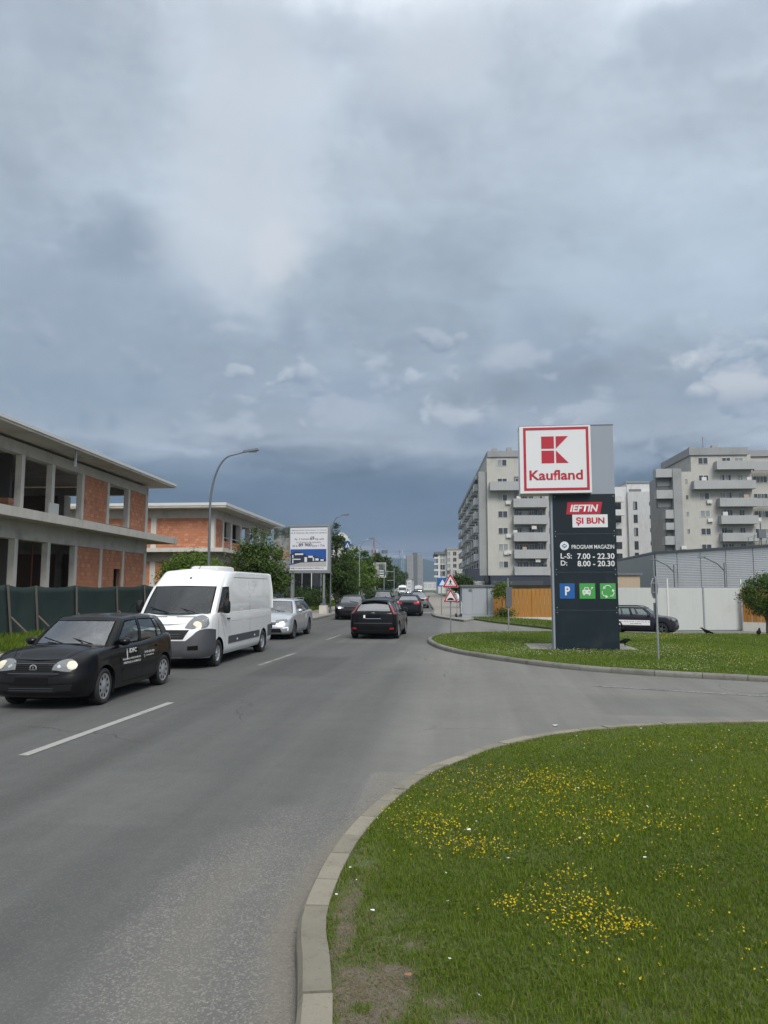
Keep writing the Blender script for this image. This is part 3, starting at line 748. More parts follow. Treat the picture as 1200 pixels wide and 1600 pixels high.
cbox('beam', B1, -.45, -.022, .452, DEP, 7.50, 7.97); cbox('beam', B1, -.45, -.022, .452, DEP, 3.98, 4.717)
cbox('foundation', B1, XL - 1, .1, -.1, DEP, -.1, .18)
for lev, (cs, z0, z1) in enumerate(((cu, 5.102, 7.498), (cl, .182, 3.978))):
    for c in cs[:-1]: cbox('column', B1, c - .02, c + .23, .0, .27, z0, z1, 'concrete_pale')
    cbox('column', B1, -.36, -.02, .0, .45, z0, z1, 'concrete_pale')
    for yy in (5, 10, DEP - .4):
        for c in cs[::2]: cbox('column', B1, c, c + .4, yy, yy + .4, z0, z1)
        cbox('column', B1, -.4, -.02, yy, yy + .4, z0, z1)
brick_panel(B1, W1, cu[5] + .23, cu[6] - .02, 5.102, 7.498)
brick_panel(B1, W1, cu[7] + .23, -.36, 5.102, 7.498)
for i in range(5, 7): brick_panel(B1, W1, cl[i] + .23, cl[i + 1] - .02, .182, 3.978)
dA, dB = W1.u(178), W1.u(188); zt = W1.z(183, 889)
brick_panel(B1, W1, cl[7] + .23, -.36, .182, 3.978)
# the panel with the small door opening
bx0, bx1 = cl[6] + .23, cl[7] - .02
for o in [c for c in B1.children if c.name.startswith('brick_panel')][-2:-1]: bpy.data.objects.remove(o)
brick_panel(B1, W1, bx0, dA, .182, 3.978); brick_panel(B1, W1, dA, dB, zt, 3.978)
if bx1 - dB > .1: brick_panel(B1, W1, dB, bx1, .182, 3.978)
# dark inside: back wall and cross walls
for z0, z1 in ((5.102, 8.098), (.182, 4.717)):
    brick_panel(B1, W1, XL - 1, -6.5, z0, z1, y0=9.6, name='inner_wall')
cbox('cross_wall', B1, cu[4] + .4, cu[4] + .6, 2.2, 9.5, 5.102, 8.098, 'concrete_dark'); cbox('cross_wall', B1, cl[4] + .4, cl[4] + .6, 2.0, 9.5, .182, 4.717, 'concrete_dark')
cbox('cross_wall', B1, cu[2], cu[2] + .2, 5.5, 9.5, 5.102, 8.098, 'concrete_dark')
# end wall towards the next building: brick with one open bay
M90 = None
def end_panel(parent, y0, y1, z0, z1):
    mb = MB(); mb.k = 1; mb.box(-.30, -.07, y0, y1, z0, z1); mb.k = 0; nz = round((z1 - z0) / .2); bh = (z1 - z0) / nz
    for j in range(nz):
        y = y0 - (.15 if j % 2 else 0)
        while y < y1 - .01:
            a, b = max(y, y0) + .005, min(y + .3, y1) - .005
            if b - a > .03: mb.box(-.07, -.055 + random.uniform(-.005, .005), a, b, z0 + j * bh + .006, z0 + (j + 1) * bh - .006)
            y += .3
    o = mb.build('brick_panel', [MT['brick'], MT['mortar']], parent); o['kind'] = 'stuff'
end_panel(B1, .46, 4.95, .182, 3.978); end_panel(B1, 5.42, DEP - .42, .182, 3.978); end_panel(B1, 5.42, DEP - .42, 5.102, 7.498)
p = W1.u(84); cbox('insulation_board', B1, p - .9, p - .1, -.12, -.04, 5.104, 5.75, 'white_sheet')
uR = W1.u(72); MB().box(uR - .05, uR + .05, -1.12, -1.05, 7.35, 8.095).build('downpipe', MT['galv'], B1)

# timber and steel props, brick stacks and starter bars left by the builders
for x_, y_, z0, z1 in ((cu[0] + 1.2, 1.6, 5.102, 8.098), (cu[1] + 1.0, 2.4, 5.102, 8.098), (cu[2] + 1.1, 1.5, 5.102, 8.098), (cu[3] + 1.2, 2.2, 5.102, 8.098), (cl[0] + 1.0, 1.8, .182, 4.717), (cl[1] + 1.3, 1.2, .182, 4.717), (cl[3] + .8, 1.6, .182, 4.717), (cl[4] + .9, 1.2, .182, 4.717)):
    MB().tube([(x_, y_, z0), (x_, y_, z1)], .04, 6).box(x_ - .12, x_ + .12, y_ - .12, y_ + .12, z1 - .02, z1 - .001).build('steel_prop', MT['crane_rust'], B1)
for x_, y_, z0 in ((cu[1] + .8, .8, 5.102), (cu[3] + 1.5, 1.1, 5.102)):
    st = MB()
    for k in range(3): st.box(x_ - .5, x_ + .5, y_, y_ + .8, z0 + .1 + k * .21, z0 + .1 + k * .21 + .2)
    st.build('brick_stack', MT['brick'], B1); MB().box(x_ - .55, x_ + .55, y_ - .03, y_ + .83, z0, z0 + .09).build('pallet', MT['wood_grey'], B1)
sb = MB()
for k in range(26):
    x_ = XL + k * (1.0 - XL) / 26; sb.tube([(x_, -.3 + .05 * math.sin(k * 7), 8.27), (x_ + .03 * math.sin(k * 3), -.3, 8.27 + .28 + .1 * math.sin(k * 5))], .010, 4)
sb.build('starter_bar', MT['crane_rust'], B1)['kind'] = 'stuff'
MB().bar((cu[4] + .3, -.7, 5.105), (cu[6], -.75, 5.145), .18, .05).bar((cu[5], -.5, 5.15), (cu[6] + 1.6, -.62, 5.18), .16, .05).build('plank', MT['wood_grey'], B1)

# second shell
A2 = D(333, 900, 56.6)
W2 = Wall((A2.x, A2.y), vp_dir(690))
B2 = thing('unfinished_building', 'farther raw brick shell with solid brick end wall, beyond the street lamp', 'building', (A2.x, A2.y, 0), W2.rot(), 'unfinished brick buildings')
DE2 = 17.0; L2 = 19.0
EW = Wall((A2.x, A2.y), (W2.n.x * -1, W2.n.y * -1))     # the end wall runs back from the corner
cbox('floor_slab', B2, -1.0, L2, -1.0, DE2, 4.70, 5.0, 'concrete_pale')
cbox('roof_slab', B2, -1.1, L2 + 1, -1.2, DE2 + 1, 8.05, 8.32)
cbox('roof_edge', B2, -1.14, L2 + 1, -1.24, -1.202, 8.2, 8.42, 'roof_trim'); cbox('roof_edge', B2, -1.14, -1.102, -1.202, DE2 + 1, 8.2, 8.42, 'roof_trim')
cbox('beam', B2, 0, L2, 0, .4, 7.35, 8.04); cbox('beam', B2, 0, .4, .402, DE2, 7.35, 8.04); cbox('beam', B2, 0, L2, 0, .4, 4.0, 4.698); cbox('beam', B2, 0, .4, .402, DE2, 4.0, 4.698)
cbox('foundation', B2, -.1, L2, -.1, DE2, -.1, .18)
c2 = [0] + [W2.u(p) for p in (346, 359, 374, 388)]
pt = c2[4] - c2[3]; c2 += [c2[4] + pt * k for k in (1, 2)]
for z0, z1 in ((5.002, 7.348), (.182, 3.998)):
    for c in c2: cbox('column', B2, c, c + .42, 0, .42, z0, z1, 'concrete_pale')
    for yy in (4.6, 9.4, DE2 - .42):
        cbox('column', B2, 0, .42, yy, yy + .42, z0, z1, 'concrete_pale'); cbox('column', B2, c2[3], c2[3] + .4, yy, yy + .4, z0, z1)
brick_panel(B2, W2, c2[0] + .42, c2[1], 5.002, 7.348)
for i in range(1, 4): brick_panel(B2, W2, c2[i] + .42, c2[i + 1], 5.002, 5.75, name='brick_parapet')
for i in range(0, 5): brick_panel(B2, W2, c2[i] + .42, c2[i + 1], .182, 3.998)
def side_panel(parent, y0, y1, z0, z1):
    mb = MB(); mb.k = 1; mb.box(.062, .28, y0, y1, z0, z1); mb.k = 0; nz = round((z1 - z0) / .2); bh = (z1 - z0) / nz
    for j in range(nz):
        y = y0 - (.15 if j % 2 else 0)
        while y < y1 - .01:
            a, b = max(y, y0) + .005, min(y + .3, y1) - .005
            if b - a > .03: mb.box(.05 + random.uniform(-.005, .005), .062, a, b, z0 + j * bh + .006, z0 + (j + 1) * bh - .006)
            y += .3
    o = mb.build('brick_panel', [MT['brick'], MT['mortar']], parent); o['kind'] = 'stuff'
for a, b in ((.424, 4.6), (5.02, 9.4), (9.82, DE2 - .42)):
    side_panel(B2, a, b, 5.002, 7.348); side_panel(B2, a, b, .182, 3.998)
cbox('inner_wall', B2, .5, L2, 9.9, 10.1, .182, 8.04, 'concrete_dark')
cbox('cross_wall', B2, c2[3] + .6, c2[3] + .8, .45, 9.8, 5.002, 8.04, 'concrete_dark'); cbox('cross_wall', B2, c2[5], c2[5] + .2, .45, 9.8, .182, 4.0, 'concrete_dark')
rl_ = MB()
for i in range(1, 4):
    rl_.bar((c2[i] + .42, .2, 6.05), (c2[i + 1], .2, 6.05), .05)
rl_.build('guard_rail', MT['white_frame'], B2)

# ------------------------------------------------------------------ green netting fence with wooden posts
FW = Wall((-16.6, 30), (.02, 1))
NF = thing('netting_fence', 'dark green shade netting on leaning wooden posts before the brick shells', 'fence', (0, 0, 0))
pys = [17.5, 20.5, 23.2, 26.0] + [float((FW.P + FW.e * FW.u(px)).y) for px in (61, 121, 185, 228)]
pys += [pys[-1] + 3.2 * k for k in range(1, 8)]
posts = []
for i, y in enumerate(pys):
    q = FW.P + FW.e * ((y - 30)); lean = random.uniform(.10, .28)
    top = Vector((q.x + random.uniform(-.05, .05), q.y - lean, 2.10 + random.uniform(-.03, .05))); bot = Vector((q.x + .05, q.y + .02, .05))
    MB().bar(bot, top, .055, .07).build('post', MT['wood_grey'], NF)
    MB().bar(Vector((q.x + .75, q.y + .35, .06)), bot.lerp(top, .42) + Vector((.05, 0, 0)), .04, .06).build('brace', MT['wood_grey'], NF)
    posts.append((bot, top))
for i in range(len(posts) - 1):
    (b0, t0), (b1, t1) = posts[i], posts[i + 1]; rows = []
    for k in range(9):
        v = k / 8; r = []
        for j in range(17):
            u = j / 16; p = b0.lerp(b1, u).lerp(t0.lerp(t1, u), v)
            sag = .09 * math.sin(math.pi * u) * v ** 3; bel = .10 * math.sin(math.pi * u) * math.sin(math.pi * v) + .03 * math.sin(9 * u + 3 * i) * v
            r.append(p + Vector((-.05 - bel, 0, -sag + (.0 if v else .05))))
        rows.append(r)
    me = MB().grid(rows).mesh('netting_panel', MT['net'], True); o = put('netting_panel', me, NF)
    so = o.modifiers.new('thickness', 'SOLIDIFY'); so.thickness = .006

# slatted metal fence farther along the verge, behind the billboard
SF = thing('slat_fence', 'dark vertical slat fence behind the big billboard', 'fence', (-16.2, 58, 0))
slat = MB().box(-.02, .02, -.07, .07, .15, 2.1).mesh('slat', MT['galv_dark'])
for k in range(90): put('slat', slat, SF, (BEND * .25 * k * .19 * .0 + random.uniform(-.006, .006) - .004 * k, k * .19, 0))
MB().bar((.05, 0, .5), (-.31, 17, .5), .05).build('rail', MT['galv_dark'], SF); MB().bar((.05, 0, 1.8), (-.31, 17, 1.8), .05).build('rail', MT['galv_dark'], SF)

# ------------------------------------------------------------------ apartment blocks
def plaster(name, col, streak=.14): return mat(name, col, .88, var=.10, vscale=.25, streak=streak, bump=.12, bscale=20, dirt=((col[0] * .62, col[1] * .62, col[2] * .62), .35, .4))
MT['plaster'] = plaster('plaster', (.465, .455, .42)); MT['plaster_grey'] = plaster('plaster_grey', (.30, .305, .31)); MT['plaster_white'] = plaster('plaster_white', (.60, .605, .60), .2)
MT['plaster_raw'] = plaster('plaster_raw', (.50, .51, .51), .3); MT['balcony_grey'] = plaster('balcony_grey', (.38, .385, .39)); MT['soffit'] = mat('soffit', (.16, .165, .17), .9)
MT['navy'] = mat('navy', (.030, .036, .055), .5, var=.1, streak=.1); MT['beige'] = plaster('beige', (.42, .34, .245))
wf = MB()
for a, b, c, e in ((-.5, -.455, -.5, .5), (.455, .5, -.5, .5), (-.4549, .4549, -.5, -.46), (-.4549, .4549, .46, .5), (-.02, .02, -.4599, .4599)): wf.box(a, b, -.05, .06, c, e)
WIN_F = wf.mesh('window', MT['white_frame']); WIN_D = MB().box(-.454, .454, .0, .02, -.459, .459).mesh('pane', MT['pane_dark']); WIN_P = MB().box(-.454, .454, .0, .02, -.459, .459).mesh('pane', MT['pane_pale'])
HALF = MB().box(-.45, -.0205, -.012, -.002, -.459, .459).mesh('blind', MT['pane_pale'])
dfm = MB(); 
DARK_F = mat('frame_dark', (.10, .10, .105), .5)
WIN_FD = WIN_F.copy(); WIN_FD.name = 'window'; WIN_FD.materials[0] = DARK_F
def window(parent, u, z, w, h, y=-.02, dark=.7, frame=None):
    f = put('window', frame or WIN_F, parent, (u, y, z), None, (w, 1, h))
    put('pane', WIN_D if random.random() < dark else WIN_P, f)
    if random.random() < .22: put('blind', HALF, f)
    return f
def balcony(parent, u0, u1, z0, z1, depth, m='balcony_grey', rail=False):
    mb = MB(); t = .12
    mb.box(u0, u1, -depth, -.003, z0 - .0, z0 + .16); mb.box(u0, u1, -depth, -depth + t, z0 + .161, z1); mb.box(u0, u0 + t, -depth + t + .001, -.003, z0 + .161, z1); mb.box(u1 - t, u1, -depth + t + .001, -.003, z0 + .161, z1)
    return mb.build('balcony', MT[m], parent)
def aircon(parent, u, z, y=-.35):
    mb = MB().box(u - .42, u + .42, y, y + .32, z - .3, z + .3); mb.lathe([(.0, y - .012), (.2, y - .012), (.22, y - .002)], 14, 'Y', Matrix.Translation((u - .1, 0, z)))
    mb.box(u - .3, u - .25, y, -.003, z - .36, z - .301); mb.box(u + .25, u + .3, y, -.003, z - .36, z - .301)
    return mb.build('air_conditioner', MT['white_frame'], parent)

# block by the street, half behind the store's sign
P1 = D(763, 900, 130.0); dS = vp_dir(657)                        # its street side runs towards the far end of the street
SW = Wall((P1.x, P1.y), (dS.y, -dS.x)); AB1 = thing('apartment_block', 'pale apartment block at the street corner with grey balconies, half hidden behind the tall sign', 'building', (P1.x, P1.y, 0), SW.rot(), 'apartment blocks')
zt = SW.z(800, 714); zp = SW.z(800, 704.5); zg = SW.z(790, 899)
U1 = 17.0; LEN = 64.0
def flip(y): return y
cbox('wall', AB1, 0, U1, 0, LEN, zg, zt - .002, 'plaster')
cbox('parapet', AB1, SW.u(767) - .3, U1 + .1, -.25, LEN, zt, zp, 'plaster_grey')
cbox('ground_floor', AB1, .3, U1 + 6, .25, LEN, -.9, zg - .35, 'beige'); cbox('shop_fascia', AB1, .25, U1 - 3, -1.3, .24, zg - 1.7, zg - .02, 'navy'); cbox('awning', AB1, .25, SW.u(848), -1.9, -1.302, zg - 1.75, zg - .95, 'navy')
sh = MB()
for k in range(9): sh.box(.3, SW.u(846), -1.96 , -1.902, zg - 1.72 + k * .085, zg - 1.68 + k * .085)
sh.build('shutter_slats', MT['galv_dark'], AB1)
rows = [723, 752.5, 777.5, 803.5, 829.5, 855, 882]
for k, py in enumerate(rows):
    c = SW.z(787, py); window(AB1, SW.u(787.5), c, 1.75, 1.15 if k != 5 else 1.2)
    if 0 < k: window(AB1, SW.u(864), c, .95, 1.1)
for (p0, p1, ya, yb) in ((767, 830, 754, 767.5), (803, 856.5, 780.5, 794), (803, 856.5, 806.5, 820), (803, 856.5, 833, 846.5), (803, 856.5, 859.5, 873), (803, 857, 886, 899)):
    balcony(AB1, SW.u(p0), SW.u(p1), SW.z(800, yb), SW.z(800, ya), 1.5)
for k, py in enumerate(rows[1:]):
    u0, u1 = SW.u(806), SW.u(855)
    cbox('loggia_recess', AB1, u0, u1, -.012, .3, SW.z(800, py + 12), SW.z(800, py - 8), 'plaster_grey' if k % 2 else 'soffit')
    for q in (.14, .34, .54, .82): window(AB1, u0 + (u1 - u0) * q, SW.z(800, py + 1), .95, 1.35 if q < .8 else 1.7, y=-.05, dark=.75)
balcony(AB1, SW.u(830), SW.u(856.5), SW.z(800, 741), SW.z(800, 729), 1.5)
aircon(AB1, SW.u(792), SW.z(790, 864)); aircon(AB1, SW.u(835), SW.z(790, 825), -1.2); aircon(AB1, SW.u(840), SW.z(790, 876), -1.2)
for k, px in enumerate((775, 800, 826, 850)):     # vents and chimneys on the roof
    u_ = SW.u(px); cbox('roof_vent', AB1, u_, u_ + .9, 3 + k, 4 + k, zp, zp + 1.1 + .3 * (k % 2), 'plaster_grey')
for k, (px, py) in enumerate(((812, 781), (845, 807), (820, 860), (806, 834), (851, 887))):   # laundry, boxes and pots on the balconies
    u_ = SW.u(px); z_ = SW.z(px, py); cbox('balcony_clutter', AB1, u_ - .4, u_ + .3, -1.2, -.9, z_ - .3, z_ + .55, ('white_frame', 'net', 'beige', 'plaster_white', 'navy')[k])
for k in range(1, 7):
    if k in (2, 4, 5): aircon(AB1, SW.u(796), SW.z(790, rows[k] + 8))
# wing towards the street: blind grey end and rows of balconies (local -x side)
zw = SW.z(757, 736)
cbox('corner_pier', AB1, -1.45, -.003, .6, 2.2, zg, zw, 'plaster_grey')
cbox('street_wing', AB1, -.9, -.004, 2.201, LEN - .3, zg, zw - 1.2, 'plaster_white')
cbox('wing_roof', AB1, -1.9, -.004, 2.2, LEN, zw - 1.2, zw - .5, 'plaster_grey')
fl = (zw - zg - .6) / 7.0
for j in range(9):
    y0 = 4.0 + j * 6.8
    for k in range(7):
        z0 = zg + .3 + k * fl
        mb = MB().box(-2.0, -.905, y0, y0 + 3.6, z0 - .15, z0); mb.box(-2.0, -1.88, y0, y0 + 3.6, z0 + .001, z0 + 1.1); mb.box(-1.879, -.905, y0, y0 + .12, z0 + .001, z0 + 1.1); mb.box(-1.879, -.905, y0 + 3.48, y0 + 3.6, z0 + .001, z0 + 1.1)
        mb.build('balcony', MT['balcony_grey' if j % 3 else 'plaster_white'], AB1)
        w = put('window', WIN_FD, AB1, (-.93, y0 + 1.7, z0 + 1.2), (0, 0, R(-90)), (2.2, 1, 2.0)); put('pane', WIN_D, w)
        w = put('window', WIN_F, AB1, (-.93, y0 + 5.0, z0 + 1.5), (0, 0, R(-90)), (1.2, 1, 1.3)); put('pane', WIN_D, w)
cbox('entrance_canopy', AB1, -3.6, -.004, .6, 9, zg - .9, zg + 1.2, 'navy'); 
for k in range(5): cbox('canopy_column', AB1, -3.5, -3.2, .7 + k * 2, 1.0 + k * 2, -.3, zg - .902, 'galv_dark')
cbox('shop_front', AB1, -.6, .29, .4, LEN, -.5, zg - .02, 'dark_glass')

# block on the right
P3 = D(1087, 900, 128.0); e3 = Vector((math.cos(R(2)), math.sin(R(2)), 0))
W3 = Wall((P3.x, P3.y), (e3.x, e3.y)); AB3 = thing('apartment_block', 'grey and cream apartment block with long stacked balconies above the warehouse roof', 'building', (P3.x, P3.y, 0), W3.rot(), 'apartment blocks')
zt = W3.z(1120, 711); zp = W3.z(1120, 699.5)
cbox('wall', AB3, 0, W3.u(1183), 0, 16, -.9, zt - .002, 'plaster'); cbox('parapet', AB3, -.3, W3.u(1178), -.3, 16.2, zt, zp, 'plaster_grey')
cbox('wall', AB3, W3.u(1183) + .002, 26, 1.2, 16, -.9, W3.z(1190, 712), 'plaster'); cbox('parapet', AB3, W3.u(1180), 26.2, .9, 16.3, W3.z(1190, 711.5), W3.z(1190, 702), 'plaster_grey')
cbox('side_pier', AB3, -1.8, -.003, -.05, 1.2, -.9, W3.z(1080, 737), 'plaster'); 
for k, py in enumerate([720, 747.5, 775, 802.5, 830.5, 855.5]):
    window(AB3, W3.u(1107), W3.z(1107, py), 1.75, 1.15)
    if k: 
        for q in (1136, 1146, 1165): window(AB3, W3.u(q), W3.z(q, py), .95, 1.4, dark=.75)
        for q in (1196, 1206, 1222): window(AB3, W3.u(q), W3.z(q, py), 1.4, 1.2, y=1.18)
    else:
        for q in (1144, 1164): window(AB3, W3.u(q), W3.z(q, py), 1.5, 1.1)
for (p0, p1, ya, yb) in ((1124, 1184, 722, 735), (1087, 1184, 752, 765), (1126, 1184.5, 779.5, 792.5), (1127, 1185, 806.5, 819.5), (1128, 1187, 833.5, 846.5), (1128, 1187, 861, 873)):
    balcony(AB3, W3.u(p0), W3.u(p1), W3.z(1150, yb), W3.z(1150, ya), 1.5)
for (ya, yb) in ((722, 736), (779, 792), (834, 846)): balcony(AB3, W3.u(1185.5), 26.4, W3.z(1190, yb), W3.z(1190, ya), .6)
for k, (px, py) in enumerate(((1136, 806), (1170, 779), (1142, 834), (1176, 752), (1160, 861), (1105, 752))):
    u_ = W3.u(px); z_ = W3.z(px, py); cbox('balcony_clutter', AB3, u_ - .5, u_ + .3, -1.15, -.9, z_ - .3, z_ + .6, ('white_frame', 'beige', 'net', 'plaster_white', 'navy', 'white_frame')[k])
for px, py in ((1114, 813), (1114, 784), (1190, 812)): aircon(AB3, W3.u(px), W3.z(px, py), -.36)
for k, px in enumerate((1100, 1140, 1170)): u_ = W3.u(px); cbox('roof_vent', AB3, u_, u_ + 1.0, 4 + k, 5 + k, zp, zp + 1.0 + .4 * (k % 2), 'plaster_grey')
MB().tube([(4, 5, zp), (4, 5, zp + 3)], .05, 5).tube([(3.4, 5, zp + 2.4), (4.6, 5, zp + 2.4)], .03, 4).tube([(3.6, 5, zp + 2.8), (4.4, 5, zp + 2.8)], .03, 4).build('roof_antenna', MT['galv_dark'], AB3)
# its stepped wing of covered balconies on the left
cbox('wing', AB3, W3.u(1060), -1.803, 1.21, 15, -.9, W3.z(1060, 734), 'plaster_grey')
for k, (ya, yb) in enumerate(((733, 762), (766, 784), (797, 812), (817, 828), (838, 853))):
    za, zb = W3.z(1060, yb), W3.z(1060, ya); x0 = W3.u(1030 if k < 2 else 1043 if k < 4 else 1041); hh = min(zb - za, 1.5)
    mb = MB().box(x0, -1.9, -.6, 1.205, zb - hh, zb); mb.build('balcony', MT['balcony_grey'], AB3)
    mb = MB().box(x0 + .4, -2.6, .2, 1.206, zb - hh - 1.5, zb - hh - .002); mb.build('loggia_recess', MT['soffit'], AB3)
cbox('wing_pier', AB3, W3.u(1056), W3.u(1069.5), -.75, 1.2, -.9, W3.z(1060, 733), 'plaster_grey')
aircon(AB3, W3.u(1068), W3.z(1068, 856), -1.2)
for k, py in enumerate((752, 777, 803, 830)): window(AB3, -.9, W3.z(1073, py), .4, .8, y=-.07)

# unfinished white block in between, farther off
P2 = D(985, 900, 168.0); W2b = Wall((P2.x, P2.y), (1, .06)); AB2 = thing('apartment_block', 'bare whitewashed apartment block with small dark windows, between the sign and the grey block', 'building', (P2.x, P2.y, 0), W2b.rot(), 'apartment blocks')
cbox('wall', AB2, 0, 9.5, 0, 14, -.9, W2b.z(1000, 768), 'plaster_raw'); cbox('top_storey', AB2, .3, 7.2, 1.5, 14, W2b.z(1000, 768) + .002, W2b.z(1000, 753), 'plaster_white')
cbox('terrace_opening', AB2, W2b.u(991), W2b.u(1010), 1.3, 1.498, W2b.z(1000, 769), W2b.z(1000, 763), 'soffit')
cbox('roof_edge', AB2, 0, 7.5, 1.2, 14.2, W2b.z(1000, 753) + .002, W2b.z(1000, 751), 'plaster_grey')
cbox('side_wing', AB2, W2b.u(950), -.003, .8, 13, -.9, W2b.z(970, 760), 'plaster_white')
for py in (790, 810.5, 831, 852, 870):
    window(AB2, W2b.u(997), W2b.z(997, py), .9, 1.9, frame=WIN_FD, dark=1.0); window(AB2, W2b.u(1021.5), W2b.z(1021, py - 3), .65, .85, frame=WIN_FD, dark=1.0)
    window(AB2, W2b.u(971), W2b.z(971, py), 1.4, 1.6, y=.78, frame=WIN_FD, dark=1.0)
for py in (780, 801):
    balcony(AB2, W2b.u(958), W2b.u(977.5), W2b.z(970, py + 5), W2b.z(970, py - 4), 1.4, 'plaster_white')

# block down the street
P4 = D(699, 905, 262.0); d4 = vp_dir(652); W4 = Wall((P4.x, P4.y), (d4.y, -d4.x)); AB4 = thing('apartment_block', 'low cream apartment block far down the street beside the triangle signs', 'building', (P4.x, P4.y, 0), W4.rot(), 'apartment blocks')
cbox('wall', AB4, 0, 12, 0, 30, -.5, W4.z(705, 859), 'plaster'); cbox('parapet', AB4, -.2, 8, -.2, 30, W4.z(705, 859) + .002, W4.z(705, 855.5), 'plaster_grey')
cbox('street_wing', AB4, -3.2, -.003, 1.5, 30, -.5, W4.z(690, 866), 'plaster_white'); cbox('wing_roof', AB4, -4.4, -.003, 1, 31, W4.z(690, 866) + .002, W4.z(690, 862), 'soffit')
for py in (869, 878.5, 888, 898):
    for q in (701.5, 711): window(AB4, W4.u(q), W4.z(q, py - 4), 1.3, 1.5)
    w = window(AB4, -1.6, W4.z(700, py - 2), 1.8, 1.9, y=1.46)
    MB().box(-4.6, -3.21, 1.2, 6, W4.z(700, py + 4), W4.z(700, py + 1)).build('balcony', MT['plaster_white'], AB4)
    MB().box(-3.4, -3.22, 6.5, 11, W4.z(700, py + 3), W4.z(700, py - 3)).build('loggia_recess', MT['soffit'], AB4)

# ------------------------------------------------------------------ warehouse with ribbed cladding
H5 = 5.25
def wp(px, d): q = D(px, 900, d); return Vector((q.x, q.y, 0))
wa, wb_, wc = wp(1225, 58.0), wp(1025, 70.8), wp(955, 96.0)
WH = thing('warehouse', 'long grey warehouse clad in ribbed metal sheets behind the white hoarding', 'building', (wb_.x, wb_.y, 0))
def clad(a, b, npan, top_a=0.0, top_b=0.0):
    e = (b - a).normalized(); n = Vector((e.y, -e.x, 0)); L = (b - a).length
    if n.y > 0: n = -n
    for i in range(npan):
        u0, u1 = L * i / npan + .03, L * (i + 1) / npan - .03; mb = MB(); rows = []
        zz = np.arange(-.9, H5, .15)
        prof = []
        for z in zz: prof += [(0, z), (0, z + .07), (.035, z + .095), (.035, z + .13)]
        for (o, z) in prof: rows.append([a + e * u0 + n * o + Vector((0, 0, z)) - wb_, a + e * u1 + n * o + Vector((0, 0, z)) - wb_])
        mb.grid(rows).build('cladding_panel', MT['clad'], WH)
    MB().bar(a + Vector((0, 0, H5 + .08)) - wb_, b + Vector((0, 0, H5 + .08)) - wb_, .3, .22).build('roof_edge', MT['galv_dark'], WH)
    MB().bar(a - n * .15 + Vector((0, 0, 2.1)) - wb_, b - n * .15 + Vector((0, 0, 2.1)) - wb_, .1, 6.1).build('wall', MT['galv'], WH)
MT['clad'] = mat('clad', (.80, .80, .82), .5, metal=.0, var=.06, vscale=.3, streak=.08)
clad(wa, wb_, 5); clad(wb_, wc, 4)
off = Vector((30, 12, 0)); mb = MB(); mb.add([p + Vector((0, 0, H5)) - wb_ for p in (wa, wb_, wc, wc + off, wb_ + off, wa + off)], [(0, 1, 2, 3, 4, 5)]); mb.build('roof', MT['galv_dark'], WH)
for px, d0 in ((1054, 68.0), (1133, 62.5)):
    q = D(px, 918, d0) - wb_; mb = MB(); mb.tube([(q.x, q.y, 1.2), (q.x, q.y, 4.1)], .05); mb.tube([(q.x, q.y, 3.4), (q.x - .6, q.y - .2, 4.0), (q.x - 1.7, q.y - .3, 4.55)], .05); mb.box(q.x - 2.2, q.x - 1.6, q.y - .4, q.y - .2, 4.52, 4.62); mb.build('wall_lamp', MT['galv_dark'], WH)
# antennas and plant on its roof edge
mb = MB(); q = D(1190, 855, 62) - wb_
for k in range(6):
    mb.tube([(q.x + k * .5 - 1.2, q.y, H5 + .2), (q.x + k * .5 - 1.0, q.y, H5 + .9 + .3 * (k % 3))], .03, 5); mb.tube([(q.x + k * .5 - 1.2, q.y, H5 + .9), (q.x + k * .5 - .2, q.y, H5 + 1.2)], .02, 5)
mb.tube([(q.x, q.y, H5 + .2), (q.x, q.y, H5 + 2.2)], .05, 6); mb.box(q.x - .25, q.x + .35, q.y - .2, q.y + .2, H5 + .9, H5 + 1.6); mb.build('roof_antenna', MT['galv_dark'], WH)

# low beige outbuilding between
q = D(985, 905, 60); OB = thing('outbuilding', 'low tan outbuilding with dark roof edge beside the tall sign', 'building', (q.x, q.y, -.9)); 
cbox('wall', OB, -4.6, .75, 0, 5, 0, 3.9, 'beige'); cbox('roof', OB, -4.7, .95, -.15, 5.1, 3.902, 4.1, 'galv_dark'); cbox('door', OB, -2.8, -1.8, -.03, .05, 0, 2.1, 'galv_dark')

# ------------------------------------------------------------------ white hoarding
HD0 = D(962, 986, 49.5); HD1 = D(1159, 986, 50.5)
HW = Wall((HD0.x, HD0.y), ((HD1 - HD0).x, (HD1 - HD0).y)); HB = thing('hoarding', 'tall white sheet hoarding with thin posts behind the dark police car', 'fence', (HD0.x, HD0.y, -.93), HW.rot())
us = [HW.u(p) for p in (940, 1042.5, 1098, 1157)]
for a, b in zip(us, us[1:]):
    cbox('white_panel', HB, a + .02, b - .02, 0, .05, .08, 2.92, 'white_sheet')
for a, ht in zip(us, (3.2, 3.55, 2.95, 3.5)): MB().box(a - .045, a + .045, -.05, .045, 0, ht).build('post', MT['galv' if ht < 3 else 'white_frame'], HB)
cbox('bottom_rail', HB, us[0], us[-1], -.02, -.002, .0, .078, 'galv_dark')

